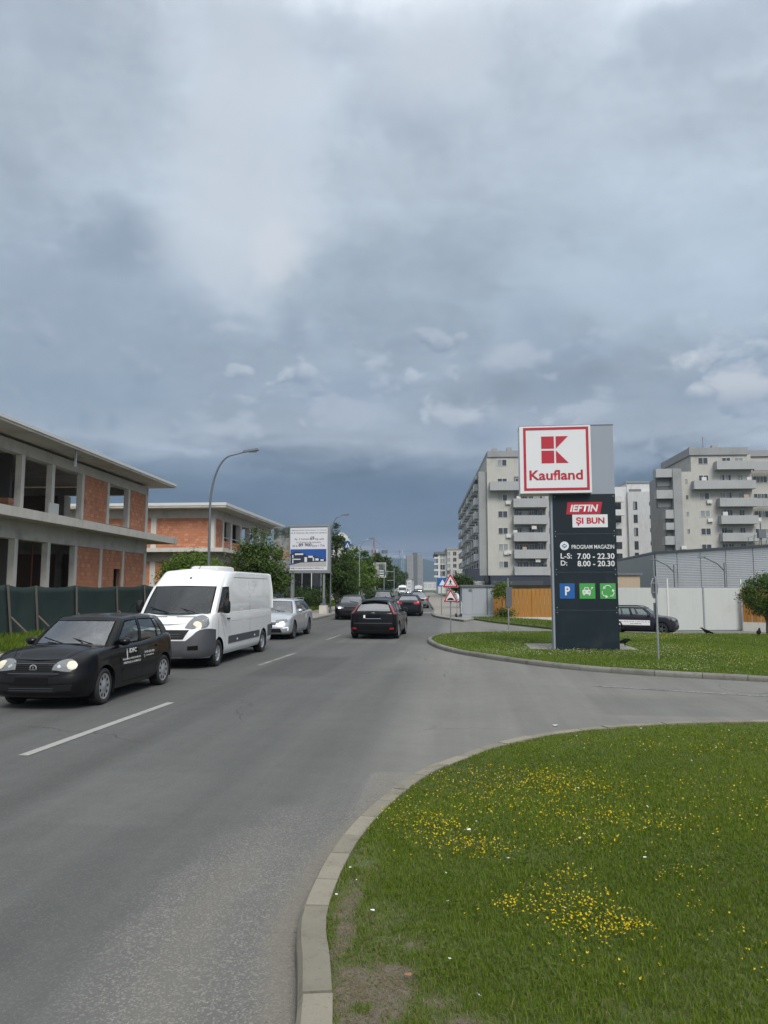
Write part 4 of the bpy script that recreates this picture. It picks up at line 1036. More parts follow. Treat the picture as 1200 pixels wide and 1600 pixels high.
# ------------------------------------------------------------------ timber fence, plank by plank
def timber(name, label, pa, pb, base_f, top_z, zwall, gap_px=None, dark_planks=()):
    e = (pb - pa); L = Vector((e.x, e.y, 0)).length; w = Wall((pa.x, pa.y), (e.x, e.y)); T = thing(name, label, 'fence', (pa.x, pa.y, 0), w.rot(), 'timber fences')
    n = int(L / .27); pm = [MB().box(-.125, .125, -.012, .012, 0, 1).mesh('plank', m) for m in (MT['timber'], MT['timber_b'])]
    for i in range(n):
        x = (i + .5) * L / n; zb = base_f(x / L)
        put('plank', pm[0 if random.random() < .6 else 1], T, (x, random.uniform(-.008, .008) - (.03 if i % 2 else 0), zb), None, (L / n / .27 * 1.0, 1, top_z - zb + random.uniform(-.015, .015)))
    for z in (.5, 1.5):
        cbox('rail', T, 0, L, .03, .09, z, z + .09, 'timber')
    for i in range(int(L / 2.4) + 1): cbox('fence_post', T, min(i * 2.4, L - .1), min(i * 2.4, L - .1) + .09, .095, .185, -.9, top_z - .05, 'timber')
    mb = MB(); mb.add([(0, -.08, -1.2), (L, -.08, -1.2), (L, -.08, base_f(1) - .01), (0, -.08, base_f(0) - .01), (0, .12, -1.2), (L, .12, -1.2), (L, .12, base_f(1) - .01), (0, .12, base_f(0) - .01)], [(0, 1, 2, 3), (4, 7, 6, 5), (3, 2, 6, 7), (0, 3, 7, 4), (1, 5, 6, 2)])
    mb.build('retaining_wall', MT['concrete_pale'], T)
    return T, w
MT['timber'] = mat('timber', (.37, .172, .028), .55, var=.18, vscale=2.5, streak=.22, bump=.2, bscale=25); MT['timber_b'] = mat('timber_b', (.33, .145, .022), .6, var=.2, vscale=2.5, streak=.22, bump=.2, bscale=25)
tA, tB = D(771, 940, 48.5), D(905, 940, 47.5)
TF, TW = timber('timber_fence', 'orange stained plank fence between the grey cabin and the tall sign', tA, tB, lambda t: .10 + .0 * t, 1.93, 0)
q0, q1 = TW.u(790), TW.u(797); cbox('notice_board', TF, q0, q1, -.09, -.05, .75, 1.7, 'galv_dark')
tA, tB = D(1160, 940, 50.0), D(1232, 940, 48.0)
timber('timber_fence', 'short orange plank fence on a white footing behind the globe tree', tA, tB, lambda t: -.30, 2.0, 0)

# ------------------------------------------------------------------ grey utility cabin
q = D(746, 940, 47.5); K = thing('utility_cabin', 'pale grey sheet metal utility cabin with flat overhanging roof', 'cabin', (q.x, q.y, 0), R(3))
MT['cabin'] = mat('cabin', (.33, .355, .385), .5, metal=.1, var=.05, streak=.08)
cbox('wall', K, -.98, 1.02, 0, 2.4, .25, 2.05, 'cabin'); cbox('roof', K, -1.1, 1.12, -.12, 2.55, 2.06, 2.17, 'galv_dark'); cbox('plinth', K, -1.02, 1.06, -.03, 2.43, -.05, .248, 'cabin')
cbox('door', K, -.30, .56, -.02, -.003, .3, 1.98, 'cabin'); cbox('post', K, .60, .66, -.04, -.003, .25, 2.05, 'galv_dark'); cbox('vent', K, -.55, -.35, -.03, -.002, 1.75, 1.9, 'galv_dark'); cbox('panel', K, -.90, -.36, -.018, -.003, .3, 1.7, 'cabin')

# ------------------------------------------------------------------ far things down the street
q = D(648, 900, 520); FT = thing('tower_block', 'distant grey tower block under construction with a dark lift shaft', 'building', (q.x, q.y, 0), R(6))
cbox('wall', FT, -5.4, -.9, 0, 12, -1, 25, 'plaster_grey'); cbox('wall', FT, 2.0, 5.6, 0, 12, -1, 25, 'plaster_grey'); cbox('lift_shaft', FT, -.898, 1.998, -.4, 12, -1, 26.5, 'galv_dark')
for k in range(8):
    for x in (-4.4, -2.7, 3.0, 4.6): put('window', WIN_FD, FT, (x, -.05, 2.5 + 3 * k), None, (1.1, 1, 1.8))
for (px, top, bot, w, dd_, c, lab) in ((630, 905, 918, 26, 420, 'plaster_white', 'long low white commercial hall at the far end of the street'), (668, 909, 917, 30, 600, 'plaster_white', 'white building closing the far street on the right'), (655, 906, 917, 9, 560, 'plaster_grey', 'small grey block between the distant white halls')):
    a = D(px, top, dd_); wd = w * dd_ / F_PX; hh = a.z
    t = thing('far_building', lab, 'building', (a.x, a.y, 0)); cbox('wall', t, -wd / 2, wd / 2, 0, 20, -1, hh, c); cbox('roof', t, -wd / 2 - .3, wd / 2 + .3, -.3, 20.3, hh + .002, hh + .5, 'plaster_grey')
    for k in range(4): put('window', WIN_FD, t, (-wd / 2 + wd * (k + .5) / 4, -.06, hh * .5), None, (wd / 7, 1, hh * .35))
MT['hill'] = mat('hill', (.030, .044, .036), .95, var=.3, vscale=.004)
def hills(name, dist, base_h, seed, span=(-28, 34)):
    mb = MB(); rr_ = random.Random(seed); ph = [rr_.uniform(0, 6) for _ in range(8)]; rows = []
    angs = np.linspace(R(span[0]), R(span[1]), 160); top = []
    for a in angs:
        hh = base_h * (.72 + .20 * math.sin(a * 7 + ph[0]) + .10 * math.sin(a * 17 + ph[1]) + .05 * math.sin(a * 41 + ph[2]) + .025 * math.sin(a * 93 + ph[3]))
        top.append(hh)
    for f, r_ in ((0.0, 0), (.35, 160), (.72, 380), (1.0, 620), (.6, 1000), (.0, 1300)):
        rows.append([Vector((math.sin(a) * (dist + r_ + 60 * math.sin(a * 30 + ph[4])), math.cos(a) * (dist + r_), -2 + h * f * (1 + .07 * math.sin(a * 60 + r_)))) for a, h in zip(angs, top)])
    o = mb.grid(rows).build(name, MT['hill'], None, True); tag(o, kind='structure'); return o
hills('hills', 2600, 178, 5)
# ------------------------------------------------------------------ lettering
def text_mesh(s, m, bold=0.0, shear=0.0, extrude=.004):
    cu = bpy.data.curves.new('lettering', 'FONT'); cu.body = s; cu.offset = bold; cu.shear = shear; cu.extrude = 0; cu.resolution_u = 3
    o = bpy.data.objects.new('lettering', cu); COL.objects.link(o)
    dg = bpy.context.evaluated_depsgraph_get(); me = bpy.data.meshes.new_from_object(o.evaluated_get(dg)); me.name = 'lettering'
    bpy.data.objects.remove(o); bpy.data.curves.remove(cu)
    me.materials.clear(); me.materials.append(m); return me
def lettering(s, parent, x0, x1, z0, z1, y, m, bold=.0, shear=0.0, name='lettering', M=None):
    """letters filling the box x0..x1, z0..z1 on a face looking along -y; M lays them on any other face"""
    me = text_mesh(s, m, bold, shear); n = len(me.vertices); co = np.empty(n * 3); me.vertices.foreach_get('co', co); co = co.reshape(-1, 3)
    lo, hi = co.min(0), co.max(0); out = np.zeros_like(co)
    out[:, 0] = x0 + (co[:, 0] - lo[0]) / (hi[0] - lo[0] + 1e-9) * (x1 - x0); out[:, 2] = z0 + (co[:, 1] - lo[1]) / (hi[1] - lo[1] + 1e-9) * (z1 - z0); out[:, 1] = y
    if M is not None: out = np.array([M @ Vector(p) for p in out])
    me.vertices.foreach_set('co', out.ravel()); me.update(); return put(name, me, parent)

# ------------------------------------------------------------------ the store's sign tower
SB = D(868, 1013, 22.7); 
TT = thing('sign_tower', 'tall dark store sign tower with the white framed red logo box on top', 'sign', (SB.x, SB.y, .10), R(-1.0))
SWl = Wall((SB.x, SB.y), (math.cos(R(-1)), math.sin(R(-1))))
def sz(py, px=915): return SWl.z(px, py) - .10
def sx(px, py=900): return SWl.uv(px, py)[0]
TWd = sx(967, 960); zt, zm, zb = sz(664.5), sz(772), 0
ys_ = [zm - .004, sz(834), sz(894), sz(953.5), -.05]
for k in range(4):
    MB().box(.02, TWd, 0, .52, ys_[k + 1] + .012, ys_[k] - .002).build('dark_panel', MT['sign_dark'], TT)
    if k < 3: MB().box(.02, TWd - .01, .012, .5, ys_[k + 1] - .001, ys_[k + 1] + .011).build('joint', MT['sign_grey'], TT)
MB().box(-.045, .018, .03, .5, -.05, zm - .004).build('side_trim', MT['sign_grey'], TT)
MB().box(0.005, TWd, .02, .50, zm, zt - .01).build('grey_head', MT['sign_grey'], TT)
MB().box(-.01, TWd + .015, .01, .51, zt - .009, zt + .02).build('head_cap', MT['galv_dark'], TT)
lx0, lx1 = sx(811.5, 720), sx(922, 720); lz0, lz1 = zm + .02, zt - .04
mb = MB().box(lx0, lx1, -.22, .56, lz0, lz1); mb.build('logo_box', MT['sign_white'], TT)
MB().box(lx0 - .006, lx1 - .2, -.20, .58, lz1 + .001, lz1 + .022).build('box_cap', MT['galv_dark'], TT)
Y = -.224
def frame_band(parent, x0, x1, z0, z1, t, y, m, name='red_frame'):
    mb = MB()
    for (a, b, c, e) in ((x0, x1, z1 - t, z1), (x0, x1, z0, z0 + t), (x0, x0 + t, z0 + t, z1 - t), (x1 - t, x1, z0 + t, z1 - t)):
        mb.box(a, b, y - .006, y + .003, c, e)
    return mb.build(name, m, parent)
bw = lx1 - lx0; bh = lz1 - lz0
frame_band(TT, lx0 + .055 * bw, lx1 - .03 * bw, lz0 + .04 * bh, lz1 - .022 * bh, .035 * bw, Y, MT['red_sign'])
def LX(px): return sx(px, 720)
def LZ(py): return sz(py, 866)
mk = MB()
def poly(pts, y0=Y - .006, y1=Y + .003): mk.plate([(LX(a), LZ(b)) for a, b in pts], y0, y1)
poly([(845.3, 684), (864.8, 684), (864.8, 702.7), (845.3, 702.7)]); poly([(845.3, 706), (864.8, 706), (864.8, 725.2), (845.3, 725.2)])
poly([(867.8, 684), (886.8, 684), (867.8, 702.7)]); poly([(867.8, 706), (886.8, 725.2), (867.8, 725.2)])
mk.build('emblem', MT['red_sign'], TT)
lettering('Kaufland', TT, LX(826), LX(908.5), LZ(751.5), LZ(736), Y - .004, MT['red_sign'], .022)
def band(pts, m, name, y=-.010):
    return MB().plate([(sx(a, 800), sz(b)) for a, b in pts], y, .001).build(name, m, TT)
band([(887, 784.5), (941.5, 784.5), (937.5, 803.5), (884.5, 803.5)], MT['red_sign'], 'red_band'); band([(894, 804), (949, 804), (949, 824), (894, 824)], MT['sign_white'], 'white_band', -.008)
lettering('IEFTIN', TT, sx(890.5, 800), sx(935, 800), sz(799.5), sz(788.5), -.013, MT['sign_white'], .035, .22)
lettering('ȘI BUN', TT, sx(899.5, 800), sx(944, 800), sz(821.5), sz(808), -.011, MT['red_sign'], .035)
lettering('PROGRAM MAGAZIN', TT, sx(893, 850), sx(959.5, 850), sz(857.6), sz(851.3), -.004, MT['sign_white'], .010)
lettering('L-S:', TT, sx(875.5, 850), sx(893, 850), sz(872.7), sz(864.2), -.004, MT['sign_white'], .016); lettering('7.00 - 22.30', TT, sx(901.5, 850), sx(959.5, 850), sz(873.6), sz(864.6), -.004, MT['sign_white'], .018)
lettering('D:', TT, sx(875.5, 850), sx(885.5, 850), sz(883.6), sz(875.7), -.004, MT['sign_white'], .016); lettering('8.00 - 20.30', TT, sx(901.5, 850), sx(959.5, 850), sz(885), sz(876.2), -.004, MT['sign_white'], .018)
def disc(cx, cz, r, y, m, name, n=24): return MB().plate([(cx + r * math.cos(t), cz + r * math.sin(t)) for t in np.linspace(0, 2 * math.pi, n, endpoint=False)], y - .005, y + .001).build(name, m, TT)
cx, cz = sx(881.8, 850), sz(852.7); rr = (sx(889, 850) - sx(875, 850)) / 2
disc(cx, cz, rr, -.001, MT['sign_white'], 'round_mark'); 
mb = MB(); mb.plate([(cx - rr * .62, cz), (cx, cz + rr * .52), (cx + rr * .62, cz), (cx, cz - rr * .52)], -.010, -.0062); mb.build('round_mark', MT['blue_sign'], TT)
mb = MB(); mb.plate([(cx - rr * .4, cz - .01), (cx - .01, cz + rr * .22), (cx + rr * .15, cz + .02), (cx - rr * .1, cz - rr * .2)], -.014, -.0102); mb.plate([(cx + .02, cz - rr * .18), (cx + rr * .35, cz + .005), (cx + rr * .2, cz + .03), (cx - .01, cz - rr * .05)], -.0142, -.0103); mb.build('round_mark', MT['sign_white'], TT)
# pictogram tiles
tz0, tz1 = sz(935.5), sz(911.5)
tiles = [(874.5, 898, 'blue_sign'), (905.5, 930, 'sign_green'), (937.5, 962, 'sign_green')]
TX = []
for a, b, m in tiles:
    x0, x1 = sx(a, 925), sx(b, 925); MB().box(x0, x1, -.012, .001, tz0, tz1).build('pictogram_tile', MT[m], TT); TX.append((x0, x1))
s = tz1 - tz0
lettering('P', TT, TX[0][0] + .34 * s, TX[0][1] - .30 * s, tz0 + .22 * s, tz1 - .2 * s, -.015, MT['sign_white'], .035)
mb = MB(); x = TX[1][0]; y0, y1 = -.017, -.0122
mb.plate([(x + .20 * s, tz0 + .30 * s), (x + .70 * s, tz0 + .30 * s), (x + .72 * s, tz0 + .52 * s), (x + .66 * s, tz0 + .58 * s), (x + .24 * s, tz0 + .58 * s), (x + .18 * s, tz0 + .52 * s)], y0, y1)
mb.plate([(x + .27 * s, tz0 + .585 * s), (x + .33 * s, tz0 + .74 * s), (x + .57 * s, tz0 + .74 * s), (x + .63 * s, tz0 + .585 * s), (x + .58 * s, tz0 + .585 * s), (x + .54 * s, tz0 + .69 * s), (x + .36 * s, tz0 + .69 * s), (x + .32 * s, tz0 + .585 * s)], y0, y1)
for a in (.23, .57): mb.plate([(x + a * s, tz0 + .22 * s), (x + (a + .1) * s, tz0 + .22 * s), (x + (a + .1) * s, tz0 + .295 * s), (x + a * s, tz0 + .295 * s)], y0, y1)
mb.tube([(x + .70 * s, y0, tz0 + .62 * s), (x + .76 * s, y0, tz0 + .60 * s), (x + .77 * s, y0, tz0 + .70 * s), (x + .82 * s, y0, tz0 + .76 * s)], .010, 5); mb.plate([(x + .76 * s, tz0 + .76 * s), (x + .88 * s, tz0 + .76 * s), (x + .84 * s, tz0 + .66 * s), (x + .78 * s, tz0 + .67 * s)], y0, y1)
mb.build('pictogram', MT['sign_white'], TT)
mk = MB(); x = TX[1][0]
for a in (.27, .56): mk.plate([(x + a * s, tz0 + .41 * s), (x + (a + .09) * s, tz0 + .41 * s), (x + (a + .09) * s, tz0 + .48 * s), (x + a * s, tz0 + .48 * s)], -.0195, -.0172)
mk.build('pictogram', MT['sign_green'], TT)
mb = MB(); xc = (TX[2][0] + TX[2][1]) / 2; zc = tz0 + .46 * s
for k in range(3):
    a0 = R(90 + 120 * k)
    def pt(r_, t): return (xc + r_ * s * math.cos(a0 + t), zc + r_ * s * math.sin(a0 + t))
    pts = [pt(.34, -.62), pt(.40, -.25), pt(.40, .25), pt(.345, .60)]
    mb.tube([(p[0], -.016, p[1]) for p in pts], .016, 5)
    e = pt(.345, .60); dirv = Vector((e[0] - pts[2][0], e[1] - pts[2][1])).normalized(); nn = Vector((-dirv.y, dirv.x))
    mb.plate([(e[0] + nn.x * .05, e[1] + nn.y * .05), (e[0] + dirv.x * .075, e[1] + dirv.y * .075), (e[0] - nn.x * .05, e[1] - nn.y * .05)], y0, y1)
mb.build('pictogram', MT['sign_white'], TT)
for k in range(4):      # fixings
    for xx in (.08, TWd - .06):
        for zz in (ys_[k] - .07, ys_[k + 1] + .08): MB().lathe([(0, -.004), (.014, -.003), (.016, 0)], 10, 'Y', Matrix.Translation((xx, 0, zz))).build('screw', MT['galv'], TT)
MT['slab'] = mat('slab', (.20, .20, .185), .9, var=.25, vscale=2.5, bump=.3, dirt=((.08, .085, .06), 2.0, .6))
# concrete slab under it
a, b = G(818, 1005, .11), G(1000, 1016, .11)
sl = MB().box(a.x, b.x, b.y - .05, a.y - .1, .02, .115).build('concrete_slab', MT['slab']); tag(sl, kind='structure')

# ------------------------------------------------------------------ road signs
def tri_sign(parent, zc, side, y, pict, name='warning_sign'):
    h = side * .866
    def tri(s_, r=.06):
        H = s_ * .866; c = [(-s_ / 2, -H / 3), (s_ / 2, -H / 3), (0, 2 * H / 3)]; out = []
        for i in range(3):
            p, q, n = Vector(c[i]), Vector(c[i - 1]), Vector(c[(i + 1) % 3]); 
            out += [tuple(p + (q - p).normalized() * r * s_), tuple(p + (q - p + n - p).normalized() * r * s_ * .55), tuple(p + (n - p).normalized() * r * s_)]
        return [(a, b + zc) for a, b in out]
    w = MB().plate(tri(side * 1.04), y + .001, y + .03).build(name, MT['sign_white'], parent)
    MB().plate(tri(side), y - .004, y + .0008).build('red_border', MT['red_sign'], w)
    MB().plate(tri(side * .70), y - .008, y - .0042).build('white_field', MT['sign_white'], w)
    mb = MB()
    if pict == 'bump':
        mb.plate([(side * .22 * math.cos(t), zc - side * .145 + side * .13 * math.sin(t)) for t in np.linspace(0, math.pi, 14)] + [(-side * .27, zc - side * .146), (-side * .27, zc - side * .165), (side * .27, zc - side * .165), (side * .27, zc - side * .146)], y - .012, y - .0082)
    else:
        q = side
        mb.plate([(.03 * q * math.cos(t), zc + .17 * q + .035 * q * math.sin(t)) for t in np.linspace(0, 2 * math.pi, 10, endpoint=False)], y - .012, y - .0082)
        for p, e, wd in (((0, .13), (0, -.02), .07), ((0, -.02), (-.09, -.12), .035), ((0, -.02), (.08, -.12), .035), ((-.01, .11), (-.09, .03), .025), ((.01, .11), (.09, .04), .025)):
            d_ = Vector((e[0] - p[0], e[1] - p[1])).normalized(); n_ = Vector((-d_.y, d_.x)) * wd / 2
            mb.plate([((p[0] + n_.x) * q, zc + (p[1] + n_.y) * q), ((e[0] + n_.x) * q, zc + (e[1] + n_.y) * q), ((e[0] - n_.x) * q, zc + (e[1] - n_.y) * q), ((p[0] - n_.x) * q, zc + (p[1] - n_.y) * q)], y - .012, y - .0082)
        for k in range(5): mb.plate([((-.26 + .115 * k) * q, zc - .165 * q), ((-.20 + .115 * k) * q, zc - .165 * q), ((-.19 + .115 * k) * q, zc - .125 * q), ((-.235 + .115 * k) * q, zc - .125 * q)], y - .012, y - .0082)
    mb.build('pictogram', MT['black'], w); return w
q = D(704.5, 993, 30.6); WS = thing('warning_signpost', 'post with two red triangle warning signs, pedestrian above speed bump', 'road sign', (q.x, q.y, .1), R(2))
MB().tube([(0, 0, 0), (0, 0, 2.66)], .028, 10).build('post', MT['galv'], WS)
def zat(py): return 2 + (917 - py) / F_PX * 30.6 - .1
tri_sign(WS, zat(909.5), .66, -.07, 'walk'); tri_sign(WS, zat(932.5), .60, -.07, 'bump')
for py in (903, 912, 930, 938): MB().box(-.045, .045, -.04, .03, zat(py) - .015, zat(py) + .015).build('clamp', MT['galv'], WS)
# blue panel behind it
q = D(690, 960, 51.0); BS = thing('blue_signpost', 'blue information sign with white triangle on a thin post behind the triangle signs', 'road sign', (q.x, q.y, .05), R(2))
MB().tube([(0, 0, 0), (0, 0, 3.1)], .035, 8).build('post', MT['galv'], BS)
MB().box(-.30, .36, -.07, -.045, 2.02, 2.62).build('sign_panel', MT['blue_sign'], BS); MB().plate([(-.16, 2.1), (.32, 2.1), (.08, 2.5)], -.078, -.0702).build('white_triangle', MT['sign_white'], BS)
MB().box(.37, .70, -.03, .03, 2.2, 2.7).build('side_plate', MT['blue_sign'], BS)
# backs of signs: octagon seen almost edge-on, and a plate on the island's far pole
q = D(1029, 1031, 19.6); OS = thing('octagonal_sign', 'grey back of an octagonal sign seen nearly edge-on on a bent post', 'road sign', (q.x, q.y, .1), R(238))
MB().tube([(0, 0, 0), (0, .0, 2.2)], .028, 10).build('post', MT['galv'], OS)
oc = [(.29 * math.cos(R(22.5 + 45 * k)), 1.88 + .29 * math.sin(R(22.5 + 45 * k))) for k in range(8)]
MB().plate(oc, -.045, -.033).build('sign_plate', MT['galv'], OS); MB().plate([(x * .88, 1.88 + (z - 1.88) * .88) for x, z in oc], -.0328, -.030).build('sign_back', MT['galv_dark'], OS); MB().plate([(x * .96, 1.88 + (z - 1.88) * .96) for x, z in oc], -.05, -.0452).build('sign_face', MT['red_sign'], OS)
for z in (1.75, 2.0): MB().box(-.2, .2, -.032, -.015, z, z + .04).build('bracket', MT['galv'], OS)
MB().box(-.1, .1, -.05, -.034, 1.1, 1.5).build('small_plate', MT['galv_dark'], OS)
q = D(795, 990, 33.6); GS = thing('plate_signpost', 'thin grey post with a dark narrow plate before the timber fence', 'road sign', (q.x, q.y, .08), R(50))
MB().tube([(0, 0, 0), (0, 0, 2.35)], .03, 8).build('post', MT['galv'], GS); MB().box(-.22, .22, -.05, -.034, 1.05, 1.95).build('sign_plate', MT['galv_dark'], GS)
# pallets of wrapped goods beside the cabin
q = D(727, 965.5, 48.0); PS = thing('wrapped_stack', 'white wrapped stack of goods standing beside the utility cabin', 'stack', (q.x, q.y, .11), R(8))
MB().box(-.34, .34, -.4, .4, .10, .0 + .1001 + .06).build('pallet', MT['wood_grey'], PS)
for k in range(4): MB().box(-.32 + .01 * (k % 2), .32 + .01 * (k % 2), -.38, .38, .165 + k * .21, .165 + k * .21 + .195).build('layer', MT['white_frame'], PS)
for k in (-1, 1): MB().box(-.3 * k - .05, -.3 * k + .05, -.4, .4, 0, .099).build('foot', MT['wood_grey'], PS)
q = D(716.5, 962, 47.5); HT_ = thing('hand_cart', 'small dark two wheeled hand cart leaning beside the white stack', 'cart', (q.x, q.y, .11), R(25))
MB().bar((-.12, 0, .1), (-.02, .15, 1.15), .035).bar((.12, 0, .1), (.22, .15, 1.15), .035).bar((-.02, .15, 1.15), (.22, .15, 1.15), .035).build('frame', MT['galv_dark'], HT_)
for k in (-1, 1): MB().lathe([(0, -.03), (.11, -.03), (.13, 0), (.11, .03), (0, .03)], 14, 'X', Matrix.Translation((k * .17, 0, .13))).build('wheel', MT['rubber'], HT_)
MB().box(-.14, .14, -.25, 0, .03, .06).build('plate', MT['galv_dark'], HT_)

# ------------------------------------------------------------------ street lamps
def lamp(px, dist, x, top, reach, name, label, dark=True, base=None, ang=0.0):
    p = D(px, 905, dist); t = thing('street_lamp', label, 'street lamp', (p.x, p.y, .11), ang, 'street lamps')
    pts = [(0, 0, z) for z in np.linspace(0, top - 2.2, 6)]; r = [.068, .064, .059, .055, .050, .045]
    for k in range(1, 10):
        a = R(9.0 * k); pts.append((reach * .62 * (1 - math.cos(a)), 0, top - 2.2 + 2.0 * math.sin(a))); r.append(.045 - .0016 * k)
    pts.append((reach, 0, top - .06)); r.append(.028)
    MB().tube(pts, r, 10).build('pole', MT['galv_dark' if dark else 'galv'], t, True)
    mb = MB(); 
    hx = reach
    mb.add([(hx - .1, -.06, top - .10), (hx + .5, -.10, top - .02), (hx + .5, .10, top - .02), (hx - .1, .06, top - .10), (hx - .1, -.05, top - .02), (hx + .46, -.08, top + .06), (hx + .46, .08, top + .06), (hx - .1, .05, top - .02)], [(0, 3, 2, 1), (4, 5, 6, 7), (0, 1, 5, 4), (1, 2, 6, 5), (2, 3, 7, 6), (3, 0, 4, 7)])
    h = mb.build('lamp_head', MT['galv_dark'], t)
    MB().box(hx + .1, hx + .42, -.06, .06, top - .085, top - .06).build('lens', MT['lamp_glass'], h)
    MB().lathe([(.16, 0), (.16, .02), (.10, .03), (.10, .25), (.085, .3)], 12).build('base', MT['galv_dark'], t)
    return t
lamp(325.5, 28.0, 0, 7.15, 1.35, 'a', 'tall grey street lamp with curved arm rising behind the white van', ang=R(2))
lamp(516.5, 55.0, 0, 7.35, .9, 'b', 'street lamp half hidden in the poplar beside the big billboard', ang=R(0))
lamp(561.5, 78.0, 0, 7.1, 1.1, 'c', 'slender arched street lamp standing between the poplars and the small billboard', False)
lamp(622.0, 235.0, 0, 9.2, 1.4, 'd', 'far street lamp with a crossbar, among the distant trees', False)
lamp(634.0, 320.0, 0, 9.2, 1.4, 'e', 'farthest street lamp on the left side of the road', False)
# pedestrian crossing sign on a cranked arm
p = D(516, 960, 60.0); CS = thing('crossing_sign', 'blue pedestrian crossing sign on a long arm over the kerb', 'road sign', (p.x, p.y, .1), R(0))
za = 2 + (917 - 851) / F_PX * 60 - .1
MB().tube([(0, 0, 0), (0, 0, za + .1)], .05, 8).build('post', MT['galv'], CS); MB().tube([(0, 0, za), (1.25, 0, za)], .03, 8).build('arm', MT['galv'], CS)
pn = MB().box(1.15, 1.62, -.06, -.03, za - .28, za + .28).build('sign_panel', MT['blue_sign'], CS); MB().plate([(1.20, za - .2), (1.57, za - .2), (1.385, za + .2)], -.068, -.0602).build('white_triangle', MT['sign_white'], pn)
MB().plate([(1.33, za - .18), (1.385, za + .08), (1.44, za - .18), (1.40, za - .18), (1.385, za - .06), (1.37, za - .18)], -.074, -.0682).build('pictogram', MT['black'], pn)
# another pole with a crossbar far down
p = D(598, 930, 135); GT = thing('gantry_sign', 'distant grey pole with two short cross arms and a small plate', 'road sign', (p.x + 2.1, p.y, .1)); MB().tube([(0, 0, 0), (0, 0, 5.4)], .07, 6).build('post', MT['galv'], GT)
MB().tube([(0, 0, 4.8), (-1.6, 0, 4.8)], .05, 6).build('arm', MT['galv'], GT); MB().tube([(0, 0, 3.2), (-1.3, 0, 3.2)], .05, 6).build('arm', MT['galv'], GT); MB().box(-1.7, -1.2, -.1, -.06, 4.2, 4.75).build('plate', MT['galv_dark'], GT)

# ------------------------------------------------------------------ billboards
def photo_mat(name, kind):
    m, nb, b = base_mat(name); P = nb.new('ShaderNodeTexCoord').outputs['Object']
    n = nb.noise(P, 2.2, 6, .7)
    pts = {'garden': [(.30, (.02, .035, .02)), (.48, (.06, .08, .06)), (.58, (.18, .21, .22)), (.75, (.32, .36, .40))], 'street': [(.30, (.09, .10, .09)), (.5, (.26, .26, .25)), (.7, (.44, .44, .42))], 'dusk': [(.3, (.10, .05, .03)), (.5, (.36, .24, .14)), (.7, (.42, .40, .36))]}[kind]
    nb.put(b.inputs['Base Color'], nb.ramp(n, pts)); b.inputs['Roughness'].default_value = .5; return m
MT['ph_garden'] = photo_mat('print_garden', 'garden'); MT['ph_street'] = photo_mat('print_street', 'street'); MT['ph_dusk'] = photo_mat('print_dusk', 'dusk')
MT['print_sky'] = mat('print_sky', (.02, .085, .33), .5, var=.25, vscale=.8); MT['print_dark'] = mat('print_dark', (.025, .035, .06), .5, var=.3, vscale=3); MT['print_text'] = mat('print_text', (.10, .085, .14), .5); MT['print_ground'] = mat('print_ground', (.42, .41, .40), .5, var=.1, vscale=2); MT['poster_white'] = mat('poster_white', (.66, .67, .70), .5, var=.02)
DB = 55.0
p0, p1 = D(452.5, 890, DB), D(515.5, 890, DB - .6)
BWl = Wall((p0.x, p0.y), ((p1 - p0).x, (p1 - p0).y)); BB = thing('billboard', 'large two sided billboard with white property advert and blue house picture', 'billboard', (p0.x, p0.y, 0), BWl.rot())
def bx(px, py=860): return BWl.uv(px, py)[0]
def bz(py, px=485): return BWl.z(px, py)
Lb = bx(515.5); z0, z1 = bz(892.5), bz(823)
MB().box(0, Lb, .004, .2, z0, z1).build('panel', MT['galv'], BB)
for (a, b, c, e) in ((-.02, Lb + .02, z1, z1 + .14), (-.02, Lb + .02, z0 - .14, z0), (Lb - .16, Lb + .02, z0, z1)): MB().box(a, b, -.05, .22, c, e).build('frame', MT['galv'], BB)
MB().box(bx(453.5), Lb - .17, -.012, .003, bz(891), bz(824.5)).build('poster', MT['poster_white'], BB)
def bl(s, x0, x1, ya, yb, bold=.01, m='print_text'): lettering(s, BB, bx(x0), bx(x1), bz(yb), bz(ya), -.017, MT[m], bold)
bl('Apartamente noi la numai 12 minute', 455, 510, 827.6, 829.6); bl('si 5 minute de viitorul centru', 455, 510, 831.2, 833.6)
bl('Ap. 3 Camere', 460, 483.5, 840.6, 844.3); bl('69', 484.5, 491, 838, 844, .03); bl('mp utili', 491.8, 506, 840.6, 844.6)
bl('cu 2 locuri de parcare', 463, 501, 845.8, 849.2); bl('de la', 457, 465, 850.8, 854.2); bl('89 900', 466.5, 487, 848.8, 854, .03); bl('Euro + TVA', 488, 507.5, 851, 854.6)
MB().box(bx(454), bx(510), -.018, -.0125, bz(885), bz(858)).build('picture', MT['print_sky'], BB)
MB().plate([(bx(454), bz(885)), (bx(510), bz(885)), (bx(510), bz(877.5)), (bx(470), bz(879)), (bx(454), bz(883))], -.024, -.0182).build('picture_ground', MT['print_ground'], BB)
MB().plate([(bx(454.5), bz(881)), (bx(454.5), bz(866)), (bx(462), bz(861)), (bx(474), bz(864)), (bx(480), bz(869)), (bx(489), bz(868)), (bx(497), bz(871)), (bx(509.5), bz(874)), (bx(509.5), bz(878)), (bx(470), bz(879.5))], -.022, -.0181).build('picture_trees', MT['print_dark'], BB)
for (a, b, c, e) in ((457, 458.6, 880, 867), (461, 474, 867, 864.6), (459, 470, 874.5, 873), (476, 480, 878, 870.5), (482, 489, 871.5, 868.5), (489, 491, 876.5, 871), (493, 498, 876, 872.5), (501, 506, 876.5, 874)): MB().box(bx(a), bx(b), -.027, -.0221, bz(c), bz(e)).build('picture_house', MT['poster_white'], BB)
